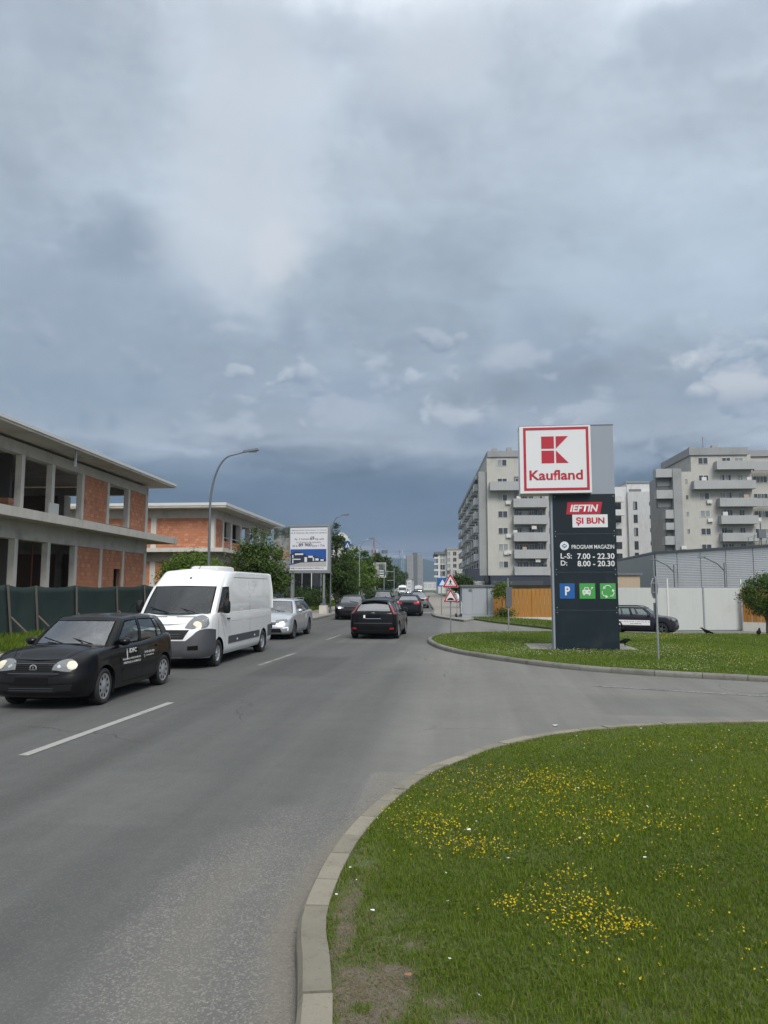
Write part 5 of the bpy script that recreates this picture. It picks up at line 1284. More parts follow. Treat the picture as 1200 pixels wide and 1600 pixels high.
bl('www.apartamente1-sibiu.ro', 455, 506, 886.4, 889.4, .012); bl('0740 066 000', 494, 509, 882, 884.3)
# the left face of the V
a = D(427, 860, DB + .9); Lw = (Vector((a.x, a.y, 0)) - Vector((p0.x, p0.y, 0))); 
SWg = Wall((a.x, a.y), (-Lw.x, -Lw.y)); lw = Lw.length
SF2 = put('side_panel', MB().box(0, lw - .01, .004, .12, z0, z1 + .05).mesh('side_panel', MT['galv']), BB); SF2.matrix_world = Matrix.Translation((a.x, a.y, 0)) @ Matrix.Rotation(SWg.rot(), 4, 'Z')
BB_m = Matrix.Translation((p0.x, p0.y, 0)) @ Matrix.Rotation(BWl.rot(), 4, 'Z'); SF2.matrix_parent_inverse = Matrix.Identity(4)
SF2.matrix_basis = BB_m.inverted() @ (Matrix.Translation((a.x, a.y, 0)) @ Matrix.Rotation(SWg.rot(), 4, 'Z'))
zz = np.linspace(z0 + .05, z1, 5)
for k, mm in enumerate(('ph_street', 'ph_dusk', 'ph_street', 'ph_garden')):
    MB().box(.05, lw - .06, -.012, .003, zz[k] + .02, zz[k + 1] - .02).build('side_picture', MT[mm], SF2)
for px, w_ in ((457, .22), (506, .14)): 
    x = bx(px); MB().box(x - w_ / 2, x + w_ / 2, .05, .05 + w_, 0, z0 - .14).build('post', MT['galv'], BB)
q = D(505.5, 953, 54.0); PL = thing('concrete_block', 'pale concrete footing block at the foot of the billboard post', 'block', (q.x, q.y, .05)); MB().box(-.27, .27, -.3, .3, 0, .66).build('block', MT['concrete_pale'], PL); MB().box(-.2, .2, -.2, .2, .661, .80).build('cap', MT['galv_dark'], PL); MB().box(-.05, .15, -.2, .1, .801, 1.2).build('meter_box', MT['galv_dark'], PL)
p0, p1 = D(584, 900, 138.0), D(602, 900, 137.5); w_ = Wall((p0.x, p0.y), ((p1 - p0).x, (p1 - p0).y)); SB2 = thing('billboard', 'small framed billboard with a dark and white picture among the trees', 'billboard', (p0.x, p0.y, 0), w_.rot())
z0, z1 = w_.z(593, 901.5), w_.z(593, 880); Lb = w_.u(602.5)
MB().box(0, Lb, .003, .18, z0, z1).build('panel', MT['ph_street'], SB2)
for (a, b, c, e) in ((-.06, Lb + .06, z1, z1 + .1), (-.06, Lb + .06, z0 - .1, z0), (-.06, 0, z0, z1), (Lb, Lb + .06, z0, z1)): MB().box(a, b, -.04, .19, c, e).build('frame', MT['white_frame'], SB2)
MB().box(Lb * .45, Lb * .95, -.01, .002, z0 + .1, z1 - .2).build('picture', MT['ph_garden'], SB2)
for k in range(3): MB().box(Lb * .5, Lb * .85, -.018, -.0102, z0 + .15 + k * .45, z0 + .33 + k * .45).build('picture_text', MT['poster_white'], SB2)
for x in (.3, Lb - .3): MB().box(x - .06, x + .06, .02, .14, 0, z0 - .1).build('post', MT['galv'], SB2)

# ------------------------------------------------------------------ building with the white parabolic arch
p = D(534, 900, 104.0); AR = thing('arched_building', 'pale building with a tall white parabolic arch behind the poplars', 'building', (p.x, p.y, 0), R(4))
H = 2 + (917 - 831.5) / F_PX * 104; Wd = 4.6
xs_ = np.linspace(-1, 1, 33); outer = [(x * Wd / 2, H * (1 - abs(x) ** 2.2)) for x in xs_]; inn = [(x * (Wd / 2 - .45), (H - .5) * (1 - abs(x) ** 2.2)) for x in xs_]
mb = MB(); rows = [[Vector((o[0], -.6, o[1])) for o in outer], [Vector((o[0], -.6, o[1])) for o in inn], [Vector((o[0], 6, o[1])) for o in inn], [Vector((o[0], 6, o[1])) for o in outer], [Vector((o[0], -.6, o[1])) for o in outer]]
mb.grid(rows); mb.build('arch', MT['white_frame'], AR, True, 40)
mb = MB(); mb.plate([(x, z - .01) for x, z in inn], .4, .6); mb.build('arch_glass', MT['plaster_white'], AR)
cbox('hall', AR, -7, -Wd / 2 - .1, 0, 12, 0, 5.2, 'plaster_white'); cbox('hall_roof', AR, -7.2, -Wd / 2 - .1, -.2, 12.2, 5.202, 5.5, 'galv_dark')
for k in range(4): put('window', WIN_FD, AR, (-6.4 + k * 1.1, -.06, 2.5), None, (.8, 1, 2.4))
# dark glazed building behind the billboard posts
p = D(452, 900, 72.0); DG = thing('glazed_pavilion', 'low dark glazed pavilion with pale mullions behind the billboard', 'building', (p.x, p.y, 0), R(4))
cbox('glass_wall', DG, -2.5, 3.2, 0, 8, 0, 3.9, 'dark_glass'); cbox('roof', DG, -2.7, 3.4, -.3, 8.2, 3.902, 4.15, 'galv_dark')
for k in range(7): cbox('mullion', DG, -2.5 + k * .93, -2.42 + k * .93, -.08, -.003, 0, 3.9, 'white_frame' if k % 2 else 'galv')

# ------------------------------------------------------------------ tower cranes
def crane(name, label, px, dist, top_py, jib, m, cabin_m, rot, base_z=0):
    p = D(px, 900, dist); h = 2 + (917.5 - top_py) / F_PX * dist; t = thing('tower_crane', label, 'crane', (p.x, p.y, 0), rot, 'tower cranes'); w = .9
    mb = MB()
    for sx_, sy_ in ((-1, -1), (1, -1), (1, 1), (-1, 1)): mb.bar((sx_ * w, sy_ * w, 0), (sx_ * w, sy_ * w, h - 6), .22)
    n = int((h - 6) / 2.2)
    for k in range(n):
        z = k * (h - 6) / n; z2 = (k + 1) * (h - 6) / n; s_ = 1 if k % 2 else -1
        mb.bar((-w * s_, -w, z), (w * s_, -w, z2), .14); mb.bar((-w, -w * s_, z), (-w, w * s_, z2), .14); mb.bar((w, -w * s_, z), (w, w * s_, z2), .14)
    mb.build('mast', m, t)
    zj = h - 6
    mb = MB(); L = jib[0]; C = jib[1]; n = 22
    for s_ in (-.6, .6): mb.bar((-L, s_, zj), (C, s_, zj), .2)
    mb.bar((-L, 0, zj + 1.3), (0, 0, zj + 1.5), .2)
    for k in range(n):
        x = -L + L * k / n; x2 = -L + L * (k + 1) / n; xm = (x + x2) / 2
        for s_ in (-.6, .6): mb.bar((x, s_, zj), (xm, 0, zj + 1.35), .11); mb.bar((xm, 0, zj + 1.35), (x2, s_, zj), .11)
    mb.build('jib', MT['crane_grey'], t)
    mb = MB(); mb.bar((-.5, 0, zj), (0, 0, h), .3); mb.bar((.5, 0, zj), (0, 0, h), .3); mb.bar((0, 0, h), (-L * .6, 0, zj + 1.4), .1); mb.bar((0, 0, h), (C * .9, 0, zj + .2), .1); mb.build('tower_top', m, t)
    MB().box(C - 3, C, -.9, .9, zj - 2.2, zj - .1).build('counterweight', MT['galv_dark'], t); MB().box(.9, 2.2, -1, 1, zj - 2.3, zj - .15).build('cab', cabin_m, t)
    return t
MT['crane_red'] = mat('crane_red', (.27, .10, .07), .6, var=.1); MT['crane_grey'] = mat('crane_grey', (.40, .42, .44), .6, var=.1); MT['crane_blue'] = mat('crane_blue', (.06, .12, .22), .6)
t = crane('a', 'red and grey tower crane above the trees, jib to the left', 584, 420, 842, (25, 8), MT['crane_red'], MT['crane_grey'], R(22))
crane('b', 'long white tower crane whose jib points left, lower over the far trees', 629, 620, 856.5, (58, 9), MT['crane_grey'], MT['crane_grey'], R(8))
crane('c', 'slim dark tower crane, its jib pointing right over the grey tower block', 624.5, 640, 860, (14, 62), MT['crane_blue'], MT['crane_blue'], R(4))

# ------------------------------------------------------------------ crows
def crow(px, py, dist, rot, label, head=0.0):
    p = D(px, py, dist); z = float(hgt(p.x, p.y)) + .105; o = thing('crow', label, 'bird', (p.x, p.y, z), rot, 'crows on the lawn')
    mb = MB(); prof = [(-.24, .10, .012, .035), (-.17, .125, .03, .03), (-.09, .155, .062, .055), (0, .175, .078, .07), (.07, .195, .068, .066), (.115, .235, .042, .045), (.15, .262, .036, .036), (.185, .265, .026, .028), (.205, .262, .010, .011), (.26, .252, .003, .003)]
    rows = [[Vector((x, w * math.cos(t), z_ + head * max(x - .05, 0) + h_ * math.sin(t))) for t in np.linspace(0, 2 * math.pi, 13)] for x, z_, w, h_ in prof]
    mb.grid(rows); mb.build('body', MT['black'], o, True)
    for s_ in (-1, 1):
        MB().tube([(.0, s_ * .03, .12), (.015, s_ * .032, .06), (.0, s_ * .034, .0), (.05, s_ * .036, .004)], [.016, .009, .007, .005], 6).build('leg', MT['black'], o)
        MB().grid([[Vector((.09, s_ * .062, .20)), Vector((.08, s_ * .074, .16))], [Vector((-.02, s_ * .084, .205)), Vector((-.03, s_ * .086, .14))], [Vector((-.14, s_ * .05, .165)), Vector((-.15, s_ * .052, .11))], [Vector((-.26, s_ * .012, .11)), Vector((-.26, s_ * .014, .09))]]).build('wing', MT['black'], o)
    return o
crow(976, 1005, 24.2, R(10), 'black crow pecking on the lawn just right of the sign tower', -.5)
crow(1104, 993, 29.5, R(160), 'black crow on the lawn in front of the white hoarding', .2)
crow(1186, 994, 29.0, R(60), 'black crow standing near the globe tree by the frame edge', .3)
# ------------------------------------------------------------------ vehicles
def cr(P, n_per, m0=False, m1=False):
    """smooth curve through control points; n_per samples per span (list or int); m0 / m1: the end lies on the mirror plane x = 0"""
    P = [np.array(p, float) for p in P]; out = []; fx = lambda p: np.concatenate([[-p[0]], p[1:]])
    for i in range(len(P) - 1):
        p1, p2 = P[i], P[i + 1]; p0 = P[i - 1] if i else (fx(p2) if m0 else 2 * p1 - p2); p3 = P[i + 2] if i + 2 < len(P) else (fx(p1) if m1 else 2 * p2 - p1)
        n = n_per[i] if isinstance(n_per, list) else n_per
        for k in range(n):
            t = k / n; out.append(.5 * (2 * p1 + (p2 - p0) * t + (2 * p0 - 5 * p1 + 4 * p2 - p3) * t * t + (3 * p1 - p0 - 3 * p2 + p3) * t ** 3))
    out.append(P[-1]); return np.array(out)
def interp(tab, v):
    xs = [t[0] for t in tab]; ys = [t[1] for t in tab]; return float(np.interp(v, xs, ys))
def sinterp(tab, v):
    """like interp but rounded at the knots"""
    return sum(interp(tab, v + d) * w for d, w in ((-.10, .2), (-.05, .2), (0, .2), (.05, .2), (.10, .2)))

FRONT = [(0, 1.0), (.30, .985), (.58, .935), (.80, .80), (.93, .55), (.985, .25), (1.0, 0.0)]       # plan of the nose: share of half width, share of nose depth
REAR = [(1.0, 0.0), (.985, .30), (.94, .62), (.82, .85), (.60, .955), (.30, .99), (0, 1.0)]

class Car:
    """a car body lofted from its measured outline. +y is forward, the ground is z = 0"""
    def __init__(s, sp):
        s.sp = sp; s.parts = {}
        L, Wd = sp['L'], sp['W']; hw = Wd / 2; s.yf, s.yr = L / 2, -L / 2
        nose, tail = sp.get('nose', .62), sp.get('tail', .5)
        lev = sp.get('levels') or [(0.0, .90, -.10, .10), (.10, .965, -.03, .03), (.30, .995, 0, 0), (.52, 1.0, -.005, .01), (.74, .985, -.05, .03), (.90, .972, -.09, .05), (.965, .955, -.14, .07), (1.0, .925, -.20, .10)]
        zb = sp.get('zb', .19)
        V = np.linspace(0, 1, sp.get('nv', 27)); lv = cr(lev, 24); vv = lv[:, 0]
        fine = sp.get('fine', .045)
        ya = s.yf - nose; yz = s.yr + tail; nside = int((ya - yz) / fine)
        fr = cr(sp.get('front', FRONT), 5, True); rr_ = cr(sp.get('rear', REAR), 5, False, True)
        grid = []
        for v in V:
            wk = float(np.interp(v, vv, lv[:, 1])); of = float(np.interp(v, vv, lv[:, 2])); orr = float(np.interp(v, vv, lv[:, 3]))
            pts = []
            for a, b in fr: pts.append((a * hw * wk, ya + (s.yf + of - ya) * b))
            for k in range(1, nside): pts.append((hw * wk * (1 - .012 * (2 * k / nside - 1) ** 2), ya + (yz - ya) * k / nside))
            for a, b in rr_: pts.append((a * hw * wk * .988, yz + (s.yr + orr - yz) * b))
            row = []
            for x, y in pts:
                zs = sinterp(sp['zs'], y); z0 = zb + sp.get('lip', .04) * max(0, abs(y) - L / 2 + .5) 
                row.append(Vector((x, y, z0 + (zs - z0) * v)))
            grid.append(row)
        s.grid = grid; s.nt = len(grid[0]); s.V = V
        bm = bmesh.new(); s.bm = bm
        vR = [[bm.verts.new(p) for p in r] for r in grid]; vL = [[bm.verts.new((-p.x, p.y, p.z)) if 1e-6 < p.x else vR[i][j] for j, p in enumerate(r)] for i, r in enumerate(grid)]
        for i in range(len(V) - 1):
            for j in range(s.nt - 1):
                bm.faces.new((vR[i][j], vR[i][j + 1], vR[i + 1][j + 1], vR[i + 1][j])); bm.faces.new((vL[i][j + 1], vL[i][j], vL[i + 1][j], vL[i + 1][j + 1]))
        # deck: bonnet, cowl, shelf
        na = 12; crown = sp.get('crown', .06); yd0, yd1 = grid[-1][0].y, grid[-1][-1].y; fcr = lambda y: float(sm((yd0 - y) / .55) * sm((y - yd1) / .35)); top = len(V) - 1; deck = []
        for j in range(s.nt):
            p = grid[top][j]; r = [vL[top][j]]
            if p.x > 1e-6:
                for k in range(1, na):
                    q = 2 * k / na - 1; r.append(bm.verts.new((p.x * q, p.y + sp.get('bow', .0) * (1 - q * q), p.z + crown * fcr(p.y) * (1 - q ** 2))))
                r.append(vR[top][j])
            deck.append(r)
        for j in range(s.nt - 1):
            a, b = deck[j], deck[j + 1]
            if len(a) == 1 and len(b) == 1: continue
            if len(a) == 1:
                for k in range(na): bm.faces.new((a[0], b[k], b[k + 1]))
            elif len(b) == 1:
                for k in range(na): bm.faces.new((a[k + 1], a[k], b[0]))
            else:
                for k in range(na): bm.faces.new((a[k], b[k], b[k + 1], a[k + 1]))
        s.house()
        bmesh.ops.recalc_face_normals(bm, faces=bm.faces[:])
        bm.normal_update()
        s.bvh = BVHTree.FromBMesh(bm)
        s.arches()
    def house(s):
        """greenhouse: from the belt line up to the roof edge"""
        sp = s.sp; bm = s.bm; seg = sp['seg']     # list of (name, samples)
        n = [k for _, k in seg]; curves = [cr(c, n, True, True) for c in sp['house']]
        rows = []; nv = 12; bul = sp.get('bulge', .035)
        cut = []
        for c in range(len(curves) - 1):
            for k in range(nv):
                v = k / nv; r = curves[c] * (1 - v) + curves[c + 1] * v
                if bul and c == 0:
                    d = np.stack([np.abs(r[:, 0]) * 1.0, r[:, 1] - r[:, 1].mean(), 0 * r[:, 0]], 1); d /= np.maximum(np.linalg.norm(d, axis=1), .05)[:, None]
                    r = r + d * bul * 4 * v * (1 - v)
                rows.append(r); cut.append((c, v))
        rows.append(curves[-1]); cut.append((len(curves) - 1, 0))
        # round the edge over into the roof
        R_ = curves[-1]; cen = R_[:, 1].mean(); ed = sp.get('edge', .05)
        for f, dz in ((.45, .62), (1.0, 1.0), (1.9, 1.22)):
            q = R_.copy(); q[:, 0] = np.maximum(R_[:, 0] - ed * f * (R_[:, 0] / (R_[:, 0] + .08)) * 1.1, 0) * (R_[:, 0] > 1e-6); q[:, 1] = R_[:, 1] + np.clip((cen - R_[:, 1]) / abs(R_[:, 1] - cen).max(), -1, 1) * ed * f * .9; q[:, 2] += ed * .55 * dz
            rows.append(q); cut.append((99, 0))
        s.hrows = rows; s.cut = cut; s.segidx = np.concatenate([[k] * m for k, (_, m) in enumerate(seg)])
        N = len(rows[0])
        vR = [[bm.verts.new(p) for p in r] for r in rows]; vL = [[bm.verts.new((-p[0], p[1], p[2])) if p[0] > 1e-6 else vR[i][j] for j, p in enumerate(r)] for i, r in enumerate(rows)]
        s.glass = {}
        g0, g1 = sp.get('grow', (0, nv - 1))
        for i in range(len(rows) - 1):
            c, v = cut[i]
            for j in range(N - 1):
                nm = seg[s.segidx[j]][0]; k = int(round(v * nv))
                g = c == 0 and nm in sp['panes'] and g0 <= k < g1
                if g and sp.get('open', True):
                    s.glass.setdefault((nm, 1), []).append((i, j)); continue
                bm.faces.new((vR[i][j], vR[i][j + 1], vR[i + 1][j + 1], vR[i + 1][j])); bm.faces.new((vL[i][j + 1], vL[i][j], vL[i + 1][j], vL[i + 1][j + 1]))
        # roof panel
        top = rows[-1]; na = 10; prev = None; cz = sp.get('roof_crown', .035)
        for j in range(N):
            p = top[j]; r = [vL[-1][j]]
            if p[0] > 1e-6:
                for k in range(1, na):
                    q = 2 * k / na - 1; r.append(bm.verts.new((p[0] * q, p[1], p[2] + cz * min(1, p[0] / .4) * (1 - q * q))))
                r.append(vR[-1][j])
            if prev:
                a, b = prev, r
                if len(a) == 1 and len(b) > 1:
                    for k in range(na): bm.faces.new((a[0], b[k], b[k + 1]))
                elif len(b) == 1 and len(a) > 1:
                    for k in range(na): bm.faces.new((a[k + 1], a[k], b[0]))
                elif len(a) > 1:
                    for k in range(na): bm.faces.new((a[k], b[k], b[k + 1], a[k + 1]))
            prev = r
    def arches(s):
        """cut the wheel openings and bring the rim of each to a true circle"""
        sp = s.sp; bm = s.bm; r = sp['wheel'] * sp.get('arch', 1.17); hw = sp['W'] / 2
        for yw in (sp['yfw'], sp['yrw']):
            c = Vector((0, yw, sp['wheel'] - .0)); kill = []
            for f in bm.faces:
                if abs(f.calc_center_median().x) < hw * .62: continue
                if all(((v.co.y - c.y) ** 2 + (v.co.z - c.z) ** 2) < r * r for v in f.verts): kill.append(f)
            bmesh.ops.delete(bm, geom=kill, context='FACES')
            for v in bm.verts:
                if abs(v.co.x) > hw * .62 and v.is_boundary:
                    d = Vector((v.co.y - c.y, v.co.z - c.z)); l = d.length
                    if l < r * 1.0 and l > r * .55: d = d / l * r; v.co.y = c.y + d.x; v.co.z = c.z + d.y
        loose = [v for v in bm.verts if not v.link_faces]; bmesh.ops.delete(bm, geom=loose, context='VERTS')
    def body(s, root, m, name='body', crease=38):
        me = bpy.data.meshes.new(name); s.bm.to_mesh(me); me.materials.append(m)
        me.polygons.foreach_set('use_smooth', [True] * len(me.polygons)); me.set_sharp_from_angle(angle=R(crease)); me.update()
        return put(name, me, root)
    def panes(s, root, mats, seal=True):
        """each window pane its own object, a black rubber rim round it"""
        seg = s.sp['seg']
        for (nm, _), cells in s.glass.items():
            is_, js = sorted({c[0] for c in cells}), sorted({c[1] for c in cells}); i0, i1, j0, j1 = is_[0], is_[-1] + 1, js[0], js[-1] + 1
            sides = (1, -1)
            both = j0 == 0 or j1 == len(s.hrows[0]) - 1
            pn = {'windscreen': 'windscreen', 'rear': 'rear_window'}.get(nm, 'side_window')
            def P(i, j, sg, off=0):
                r = s.hrows; p = Vector(r[i][j]); a = Vector(r[min(i + 1, len(r) - 1)][j]) - Vector(r[max(i - 1, 0)][j]); b = Vector(r[i][min(j + 1, len(r[0]) - 1)]) - Vector(r[i][max(j - 1, 0)])
                n = b.cross(a); n = n.normalized() if n.length > 1e-9 else Vector((0, 0, 0))
                if n.x * p.x < 0 and abs(n.x) > .3: n = -n
                if abs(n.x) <= .3 and n.y * (p.y - s.sp.get('midy', 0)) < 0: n = -n
                p = p + n * off; return Vector((p.x * sg, p.y, p.z))
            mm = mats.get(nm, mats['side'])
            if both:
                jj = list(range(j0, j1 + 1)); rows = []
                for i in range(i0, i1 + 1):
                    right = [P(i, j, 1, -.004) for j in jj]; left = [P(i, j, -1, -.004) for j in jj]
                    rows.append((left[::-1] + right[1:]) if j0 == 0 else (right + left[::-1][1:]))
                o = MB().grid(rows).build(pn, mm, root, True); lists = [rows]
            else:
                lists = []
                for sg in sides:
                    rows = [[P(i, j, sg, -.004) for j in range(j0, j1 + 1)] for i in range(i0, i1 + 1)]
                    o = MB().grid(rows).build(pn, mm, root, True); lists.append(rows)
            if seal:
                for rows in lists:
                    ring = rows[0] + [r[-1] for r in rows[1:]] + rows[-1][::-1][1:] + [r[0] for r in rows[::-1][1:-1]]
                    ring = ring + [ring[0]]; cen = sum(ring[:-1], Vector()) / (len(ring) - 1)
                    up = MB(); A, B = [], []
                    tw = s.sp.get('rubber', .022)
                    for q_, p in enumerate(ring):
                        dn = (p - cen); dn.normalize(); tg = (ring[(q_ + 1) % (len(ring) - 1)] - ring[q_ - 1 if q_ else -2]).normalized(); nm_ = dn.cross(tg)
                        if nm_.length < .2: nm_ = Vector((p.x, 0, 0)) if pn == 'side_window' else Vector((0, p.y, .3))
                        nm_.normalize(); ref = Vector((cen.x, 0, 0)) if pn == 'side_window' else Vector((0, 1 if nm == 'windscreen' else -1, .6))
                        if nm_.dot(ref) < 0: nm_ = -nm_
                        A.append(p + nm_ * .007 + dn * .006); B.append(p - dn * tw + nm_ * .006)
                    up.grid([A, B]).build('window_rubber', MT['black'], root)
    def axes(s, ang):
        dv = Vector((math.sin(R(ang)), math.cos(R(ang)), 0))
        if abs(ang - 90) < 1e-6: return dv, Vector((0, 1, 0)), Vector((0, 0, 0))
        if ang < 90: return dv, Vector((dv.y, -dv.x, 0)), Vector((0, s.yf, 0))
        return dv, Vector((-dv.y, dv.x, 0)), Vector((0, s.yr, 0))
    def hit(s, ang, a, z, far=6.0):
        """the point of the body met by a level ray coming in from compass angle `ang` (0 front, 90 right side, 180 rear)"""
        dv, u, o0 = s.axes(ang)
        h = s.bvh.ray_cast(o0 + u * a + dv * far + Vector((0, 0, z)), -dv)
        return h[0], dv
    def patch(s, root, name, m, ang, top, bot, n=10, k=3, off=.006, mirror=True, depth=.02, smooth=True):
        """a panel lying on the body: top and bottom edges given as (a, z) lists on the plane facing `ang`"""
        T = cr(top, max(1, n // (len(top) - 1))) if len(top) > 2 else np.linspace(top[0], top[1], n + 1); B = cr(bot, max(1, n // (len(bot) - 1))) if len(bot) > 2 else np.linspace(bot[0], bot[1], n + 1)
        m_ = max(len(T), len(B)); re = lambda c: np.stack([np.interp(np.linspace(0, 1, m_), np.linspace(0, 1, len(c)), c[:, q]) for q in (0, 1)], 1); T, B = re(T), re(B)
        rows = []; last = None
        for i in range(k + 1):
            r = []
            for t, b in zip(T, B):
                q = t + (b - t) * i / k; h, dv = s.hit(ang, q[0], q[1])
                if h is None:
                    u, o0 = s.axes(ang)[1:]; dep = last if last is not None else 1.0
                    h = o0 - dv * o0.dot(dv) + u * q[0] + dv * dep + Vector((0, 0, q[1]))
                last = h.dot(dv); r.append(h + dv * off)
            rows.append(r)
        dv = Vector((math.sin(R(ang)), math.cos(R(ang)), 0)); ring = rows[0] + [r[-1] for r in rows[1:]] + rows[-1][::-1][1:] + [r[0] for r in rows[::-1][1:]]
        res = []
        for sg in ((1, -1) if mirror else (1,)):
            fl = lambda p: Vector((p.x * sg, p.y, p.z))
            mb = MB().grid([[fl(p) for p in r] for r in rows]); mb.grid([[fl(p) for p in ring], [fl(p - dv * (depth + off)) for p in ring]])
            res.append(mb.build(name, m, root, smooth, 35))
        return res
    def strip(s, root, name, m, ang, pts, w=.008, off=.0015, mirror=True):
        """a thin line along the body (shut lines, mouldings)"""
        C = np.array(pts, float); C = np.concatenate([np.linspace(C[i], C[i + 1], 9)[:-1] for i in range(len(C) - 1)] + [C[-1:]])
        rows = []
        for i, q in enumerate(C):
            t = C[min(i + 1, len(C) - 1)] - C[max(i - 1, 0)]; t /= np.linalg.norm(t) + 1e-9; nn = np.array([-t[1], t[0]]) * w / 2; r = []
            for e in (q + nn, q - nn):
                h, dv = s.hit(ang, e[0], e[1]); r.append(None if h is None else h + dv * off)
            if None not in r: rows.append(r)
        for sg in ((1, -1) if mirror else (1,)):
            if len(rows) > 1: MB().grid([[Vector((p.x * sg, p.y, p.z)) for p in r] for r in rows]).build(name, m, root)
    def top_strip(s, root, name, m, pts, w=.008, off=.002):
        """a thin line on the upper faces, given in x, y"""
        C = np.array(pts, float); C = np.concatenate([np.linspace(C[i], C[i + 1], 9)[:-1] for i in range(len(C) - 1)] + [C[-1:]])
        for sg in (1, -1):
            rows = []
            for i, q in enumerate(C):
                t = C[min(i + 1, len(C) - 1)] - C[max(i - 1, 0)]; t /= np.linalg.norm(t) + 1e-9; nn = np.array([-t[1], t[0]]) * w / 2; r = []
                for e in (q + nn, q - nn):
                    h = s.bvh.ray_cast(Vector((e[0], e[1], 4)), Vector((0, 0, -1)))[0]; r.append(None if h is None else Vector((h.x * sg, h.y, h.z + off)))
                if None not in r: rows.append(r)
            if len(rows) > 1: MB().grid(rows).build(name, m, root)
    def wells(s, root):
        sp = s.sp; r = sp['wheel'] * sp.get('arch', 1.17) + .004; hw = sp['W'] / 2
        for yw in (sp['yfw'], sp['yrw']):
            for sg in (1, -1):
                mb = MB(); th = np.linspace(R(-25), R(205), 22)
                ring = lambda x, q: [Vector((sg * x, yw + q * math.cos(t), sp['wheel'] + q * math.sin(t))) for t in th]
                mb.grid([ring(hw * .975, r), ring(hw * .5, r)]); mb.grid([ring(hw * .5, r), ring(hw * .5, .02)])
                mb.build('wheel_arch', MT['black'], root)
    def under(s, root, extra=0):
        sp = s.sp; hw = sp['W'] / 2; MB().box(-hw * .60, hw * .60, s.yr + .25, s.yf - .25, .16 + extra, .26 + extra).build('underbody', MT['black'], root)

def wheel_mesh(r, w, style, mrim, rr_=.66):
    """tyre and rim about the x axis, outer face at +x"""
    T = MB(); k = r * rr_
    T.lathe([(k, w * .42), (k + .015, w * .5), (r * .90, w * .53), (r * .965, w * .46), (r, w * .36), (r, -w * .36), (r * .95, -w * .5), (k, -w * .45), (k, w * .42)], 40, 'X')
    tyre = T.mesh('tyre', MT['rubber'], True, 50)
    M = MB(); M.k = 0
    if style == 'cap':
        M.lathe([(0, w * .50), (k * .25, w * .50), (k * .30, w * .47), (k * .62, w * .44), (k * .9, w * .44), (k * .985, w * .47), (k * 1.0, w * .43), (k, -w * .1)], 36, 'X')
        M.k = 1
        for q in range(9):
            a = 2 * math.pi * q / 9; pts = [(.60 * k, -.13), (.82 * k, -.17), (.86 * k, 0), (.82 * k, .17), (.60 * k, .13), (.54 * k, 0)]
            vs = [(w * .445, rad * math.cos(a + t), rad * math.sin(a + t)) for rad, t in pts]; vs += [(w * .40, y, z) for _, y, z in vs]; M.add(vs, [(0, 1, 2, 3, 4, 5)] + [(i, (i + 1) % 6, (i + 1) % 6 + 6, i + 6) for i in range(6)])
        M.k = 0
    else:
        n = {'five': 5, 'ten': 10, 'seven': 7, 'steel': 0}[style]
        M.k = 1; M.lathe([(0, w * .12), (k * .98, w * .12)], 30, 'X'); M.k = 0
        M.lathe([(k * .88, w * .38), (k * .97, w * .44), (k * 1.0, w * .40), (k * .97, w * .0), (k * .90, w * .02), (k * .88, w * .38)], 36, 'X')
        M.lathe([(0, w * .40), (k * .18, w * .40), (k * .24, w * .34), (k * .24, w * .13)], 20, 'X')
        for q in range(n):
            a = 2 * math.pi * q / n; c, s_ = math.cos(a), math.sin(a); wd = k * (.16 if n == 5 else .10)
            vs = []
            for rad, ww, xx in ((k * .18, wd, .38), (k * .92, wd * .62, .41)):
                for e in (-1, 1):
                    for x in (xx, .16): vs.append((w * x, rad * c - e * ww * s_, rad * s_ + e * ww * c))
            M.add(vs, [(0, 2, 6, 4), (0, 4, 5, 1), (2, 3, 7, 6), (1, 5, 7, 3)])
        if n == 0:
            M.lathe([(k * .24, w * .30), (k * .55, w * .36), (k * .75, w * .30), (k * .89, w * .38)], 30, 'X'); M.k = 1
            for q in range(8):
                a = 2 * math.pi * q / 8; vs = [(w * .375, k * rr * math.cos(a + t), k * rr * math.sin(a + t)) for rr, t in ((.62, -.16), (.76, -.14), (.76, .14), (.62, .16))]; M.add(vs, [(0, 1, 2, 3)])
            M.k = 0
    rim = M.mesh('rim', [mrim, MT['black']], True, 40)
    return tyre, rim
WM = {}
def wheels(root, sp, style, mrim, steer=0):
    key = (sp['wheel'], style, mrim.name); w = sp.get('tw', .195)
    if key not in WM: WM[key] = wheel_mesh(sp['wheel'], w, style, mrim, sp.get('rim', .71))
    ty, rm = WM[key]
    for yw, st in ((sp['yfw'], steer), (sp['yrw'], 0)):
        for sg in (1, -1):
            wt = put('wheel', ty, root, (sg * (sp['W'] / 2 - w * .56 - .012), yw, sp['wheel'] - .004), (random.uniform(0, 6) * 0, 0, (0 if sg > 0 else math.pi) + st))
            put('rim', rm, wt)
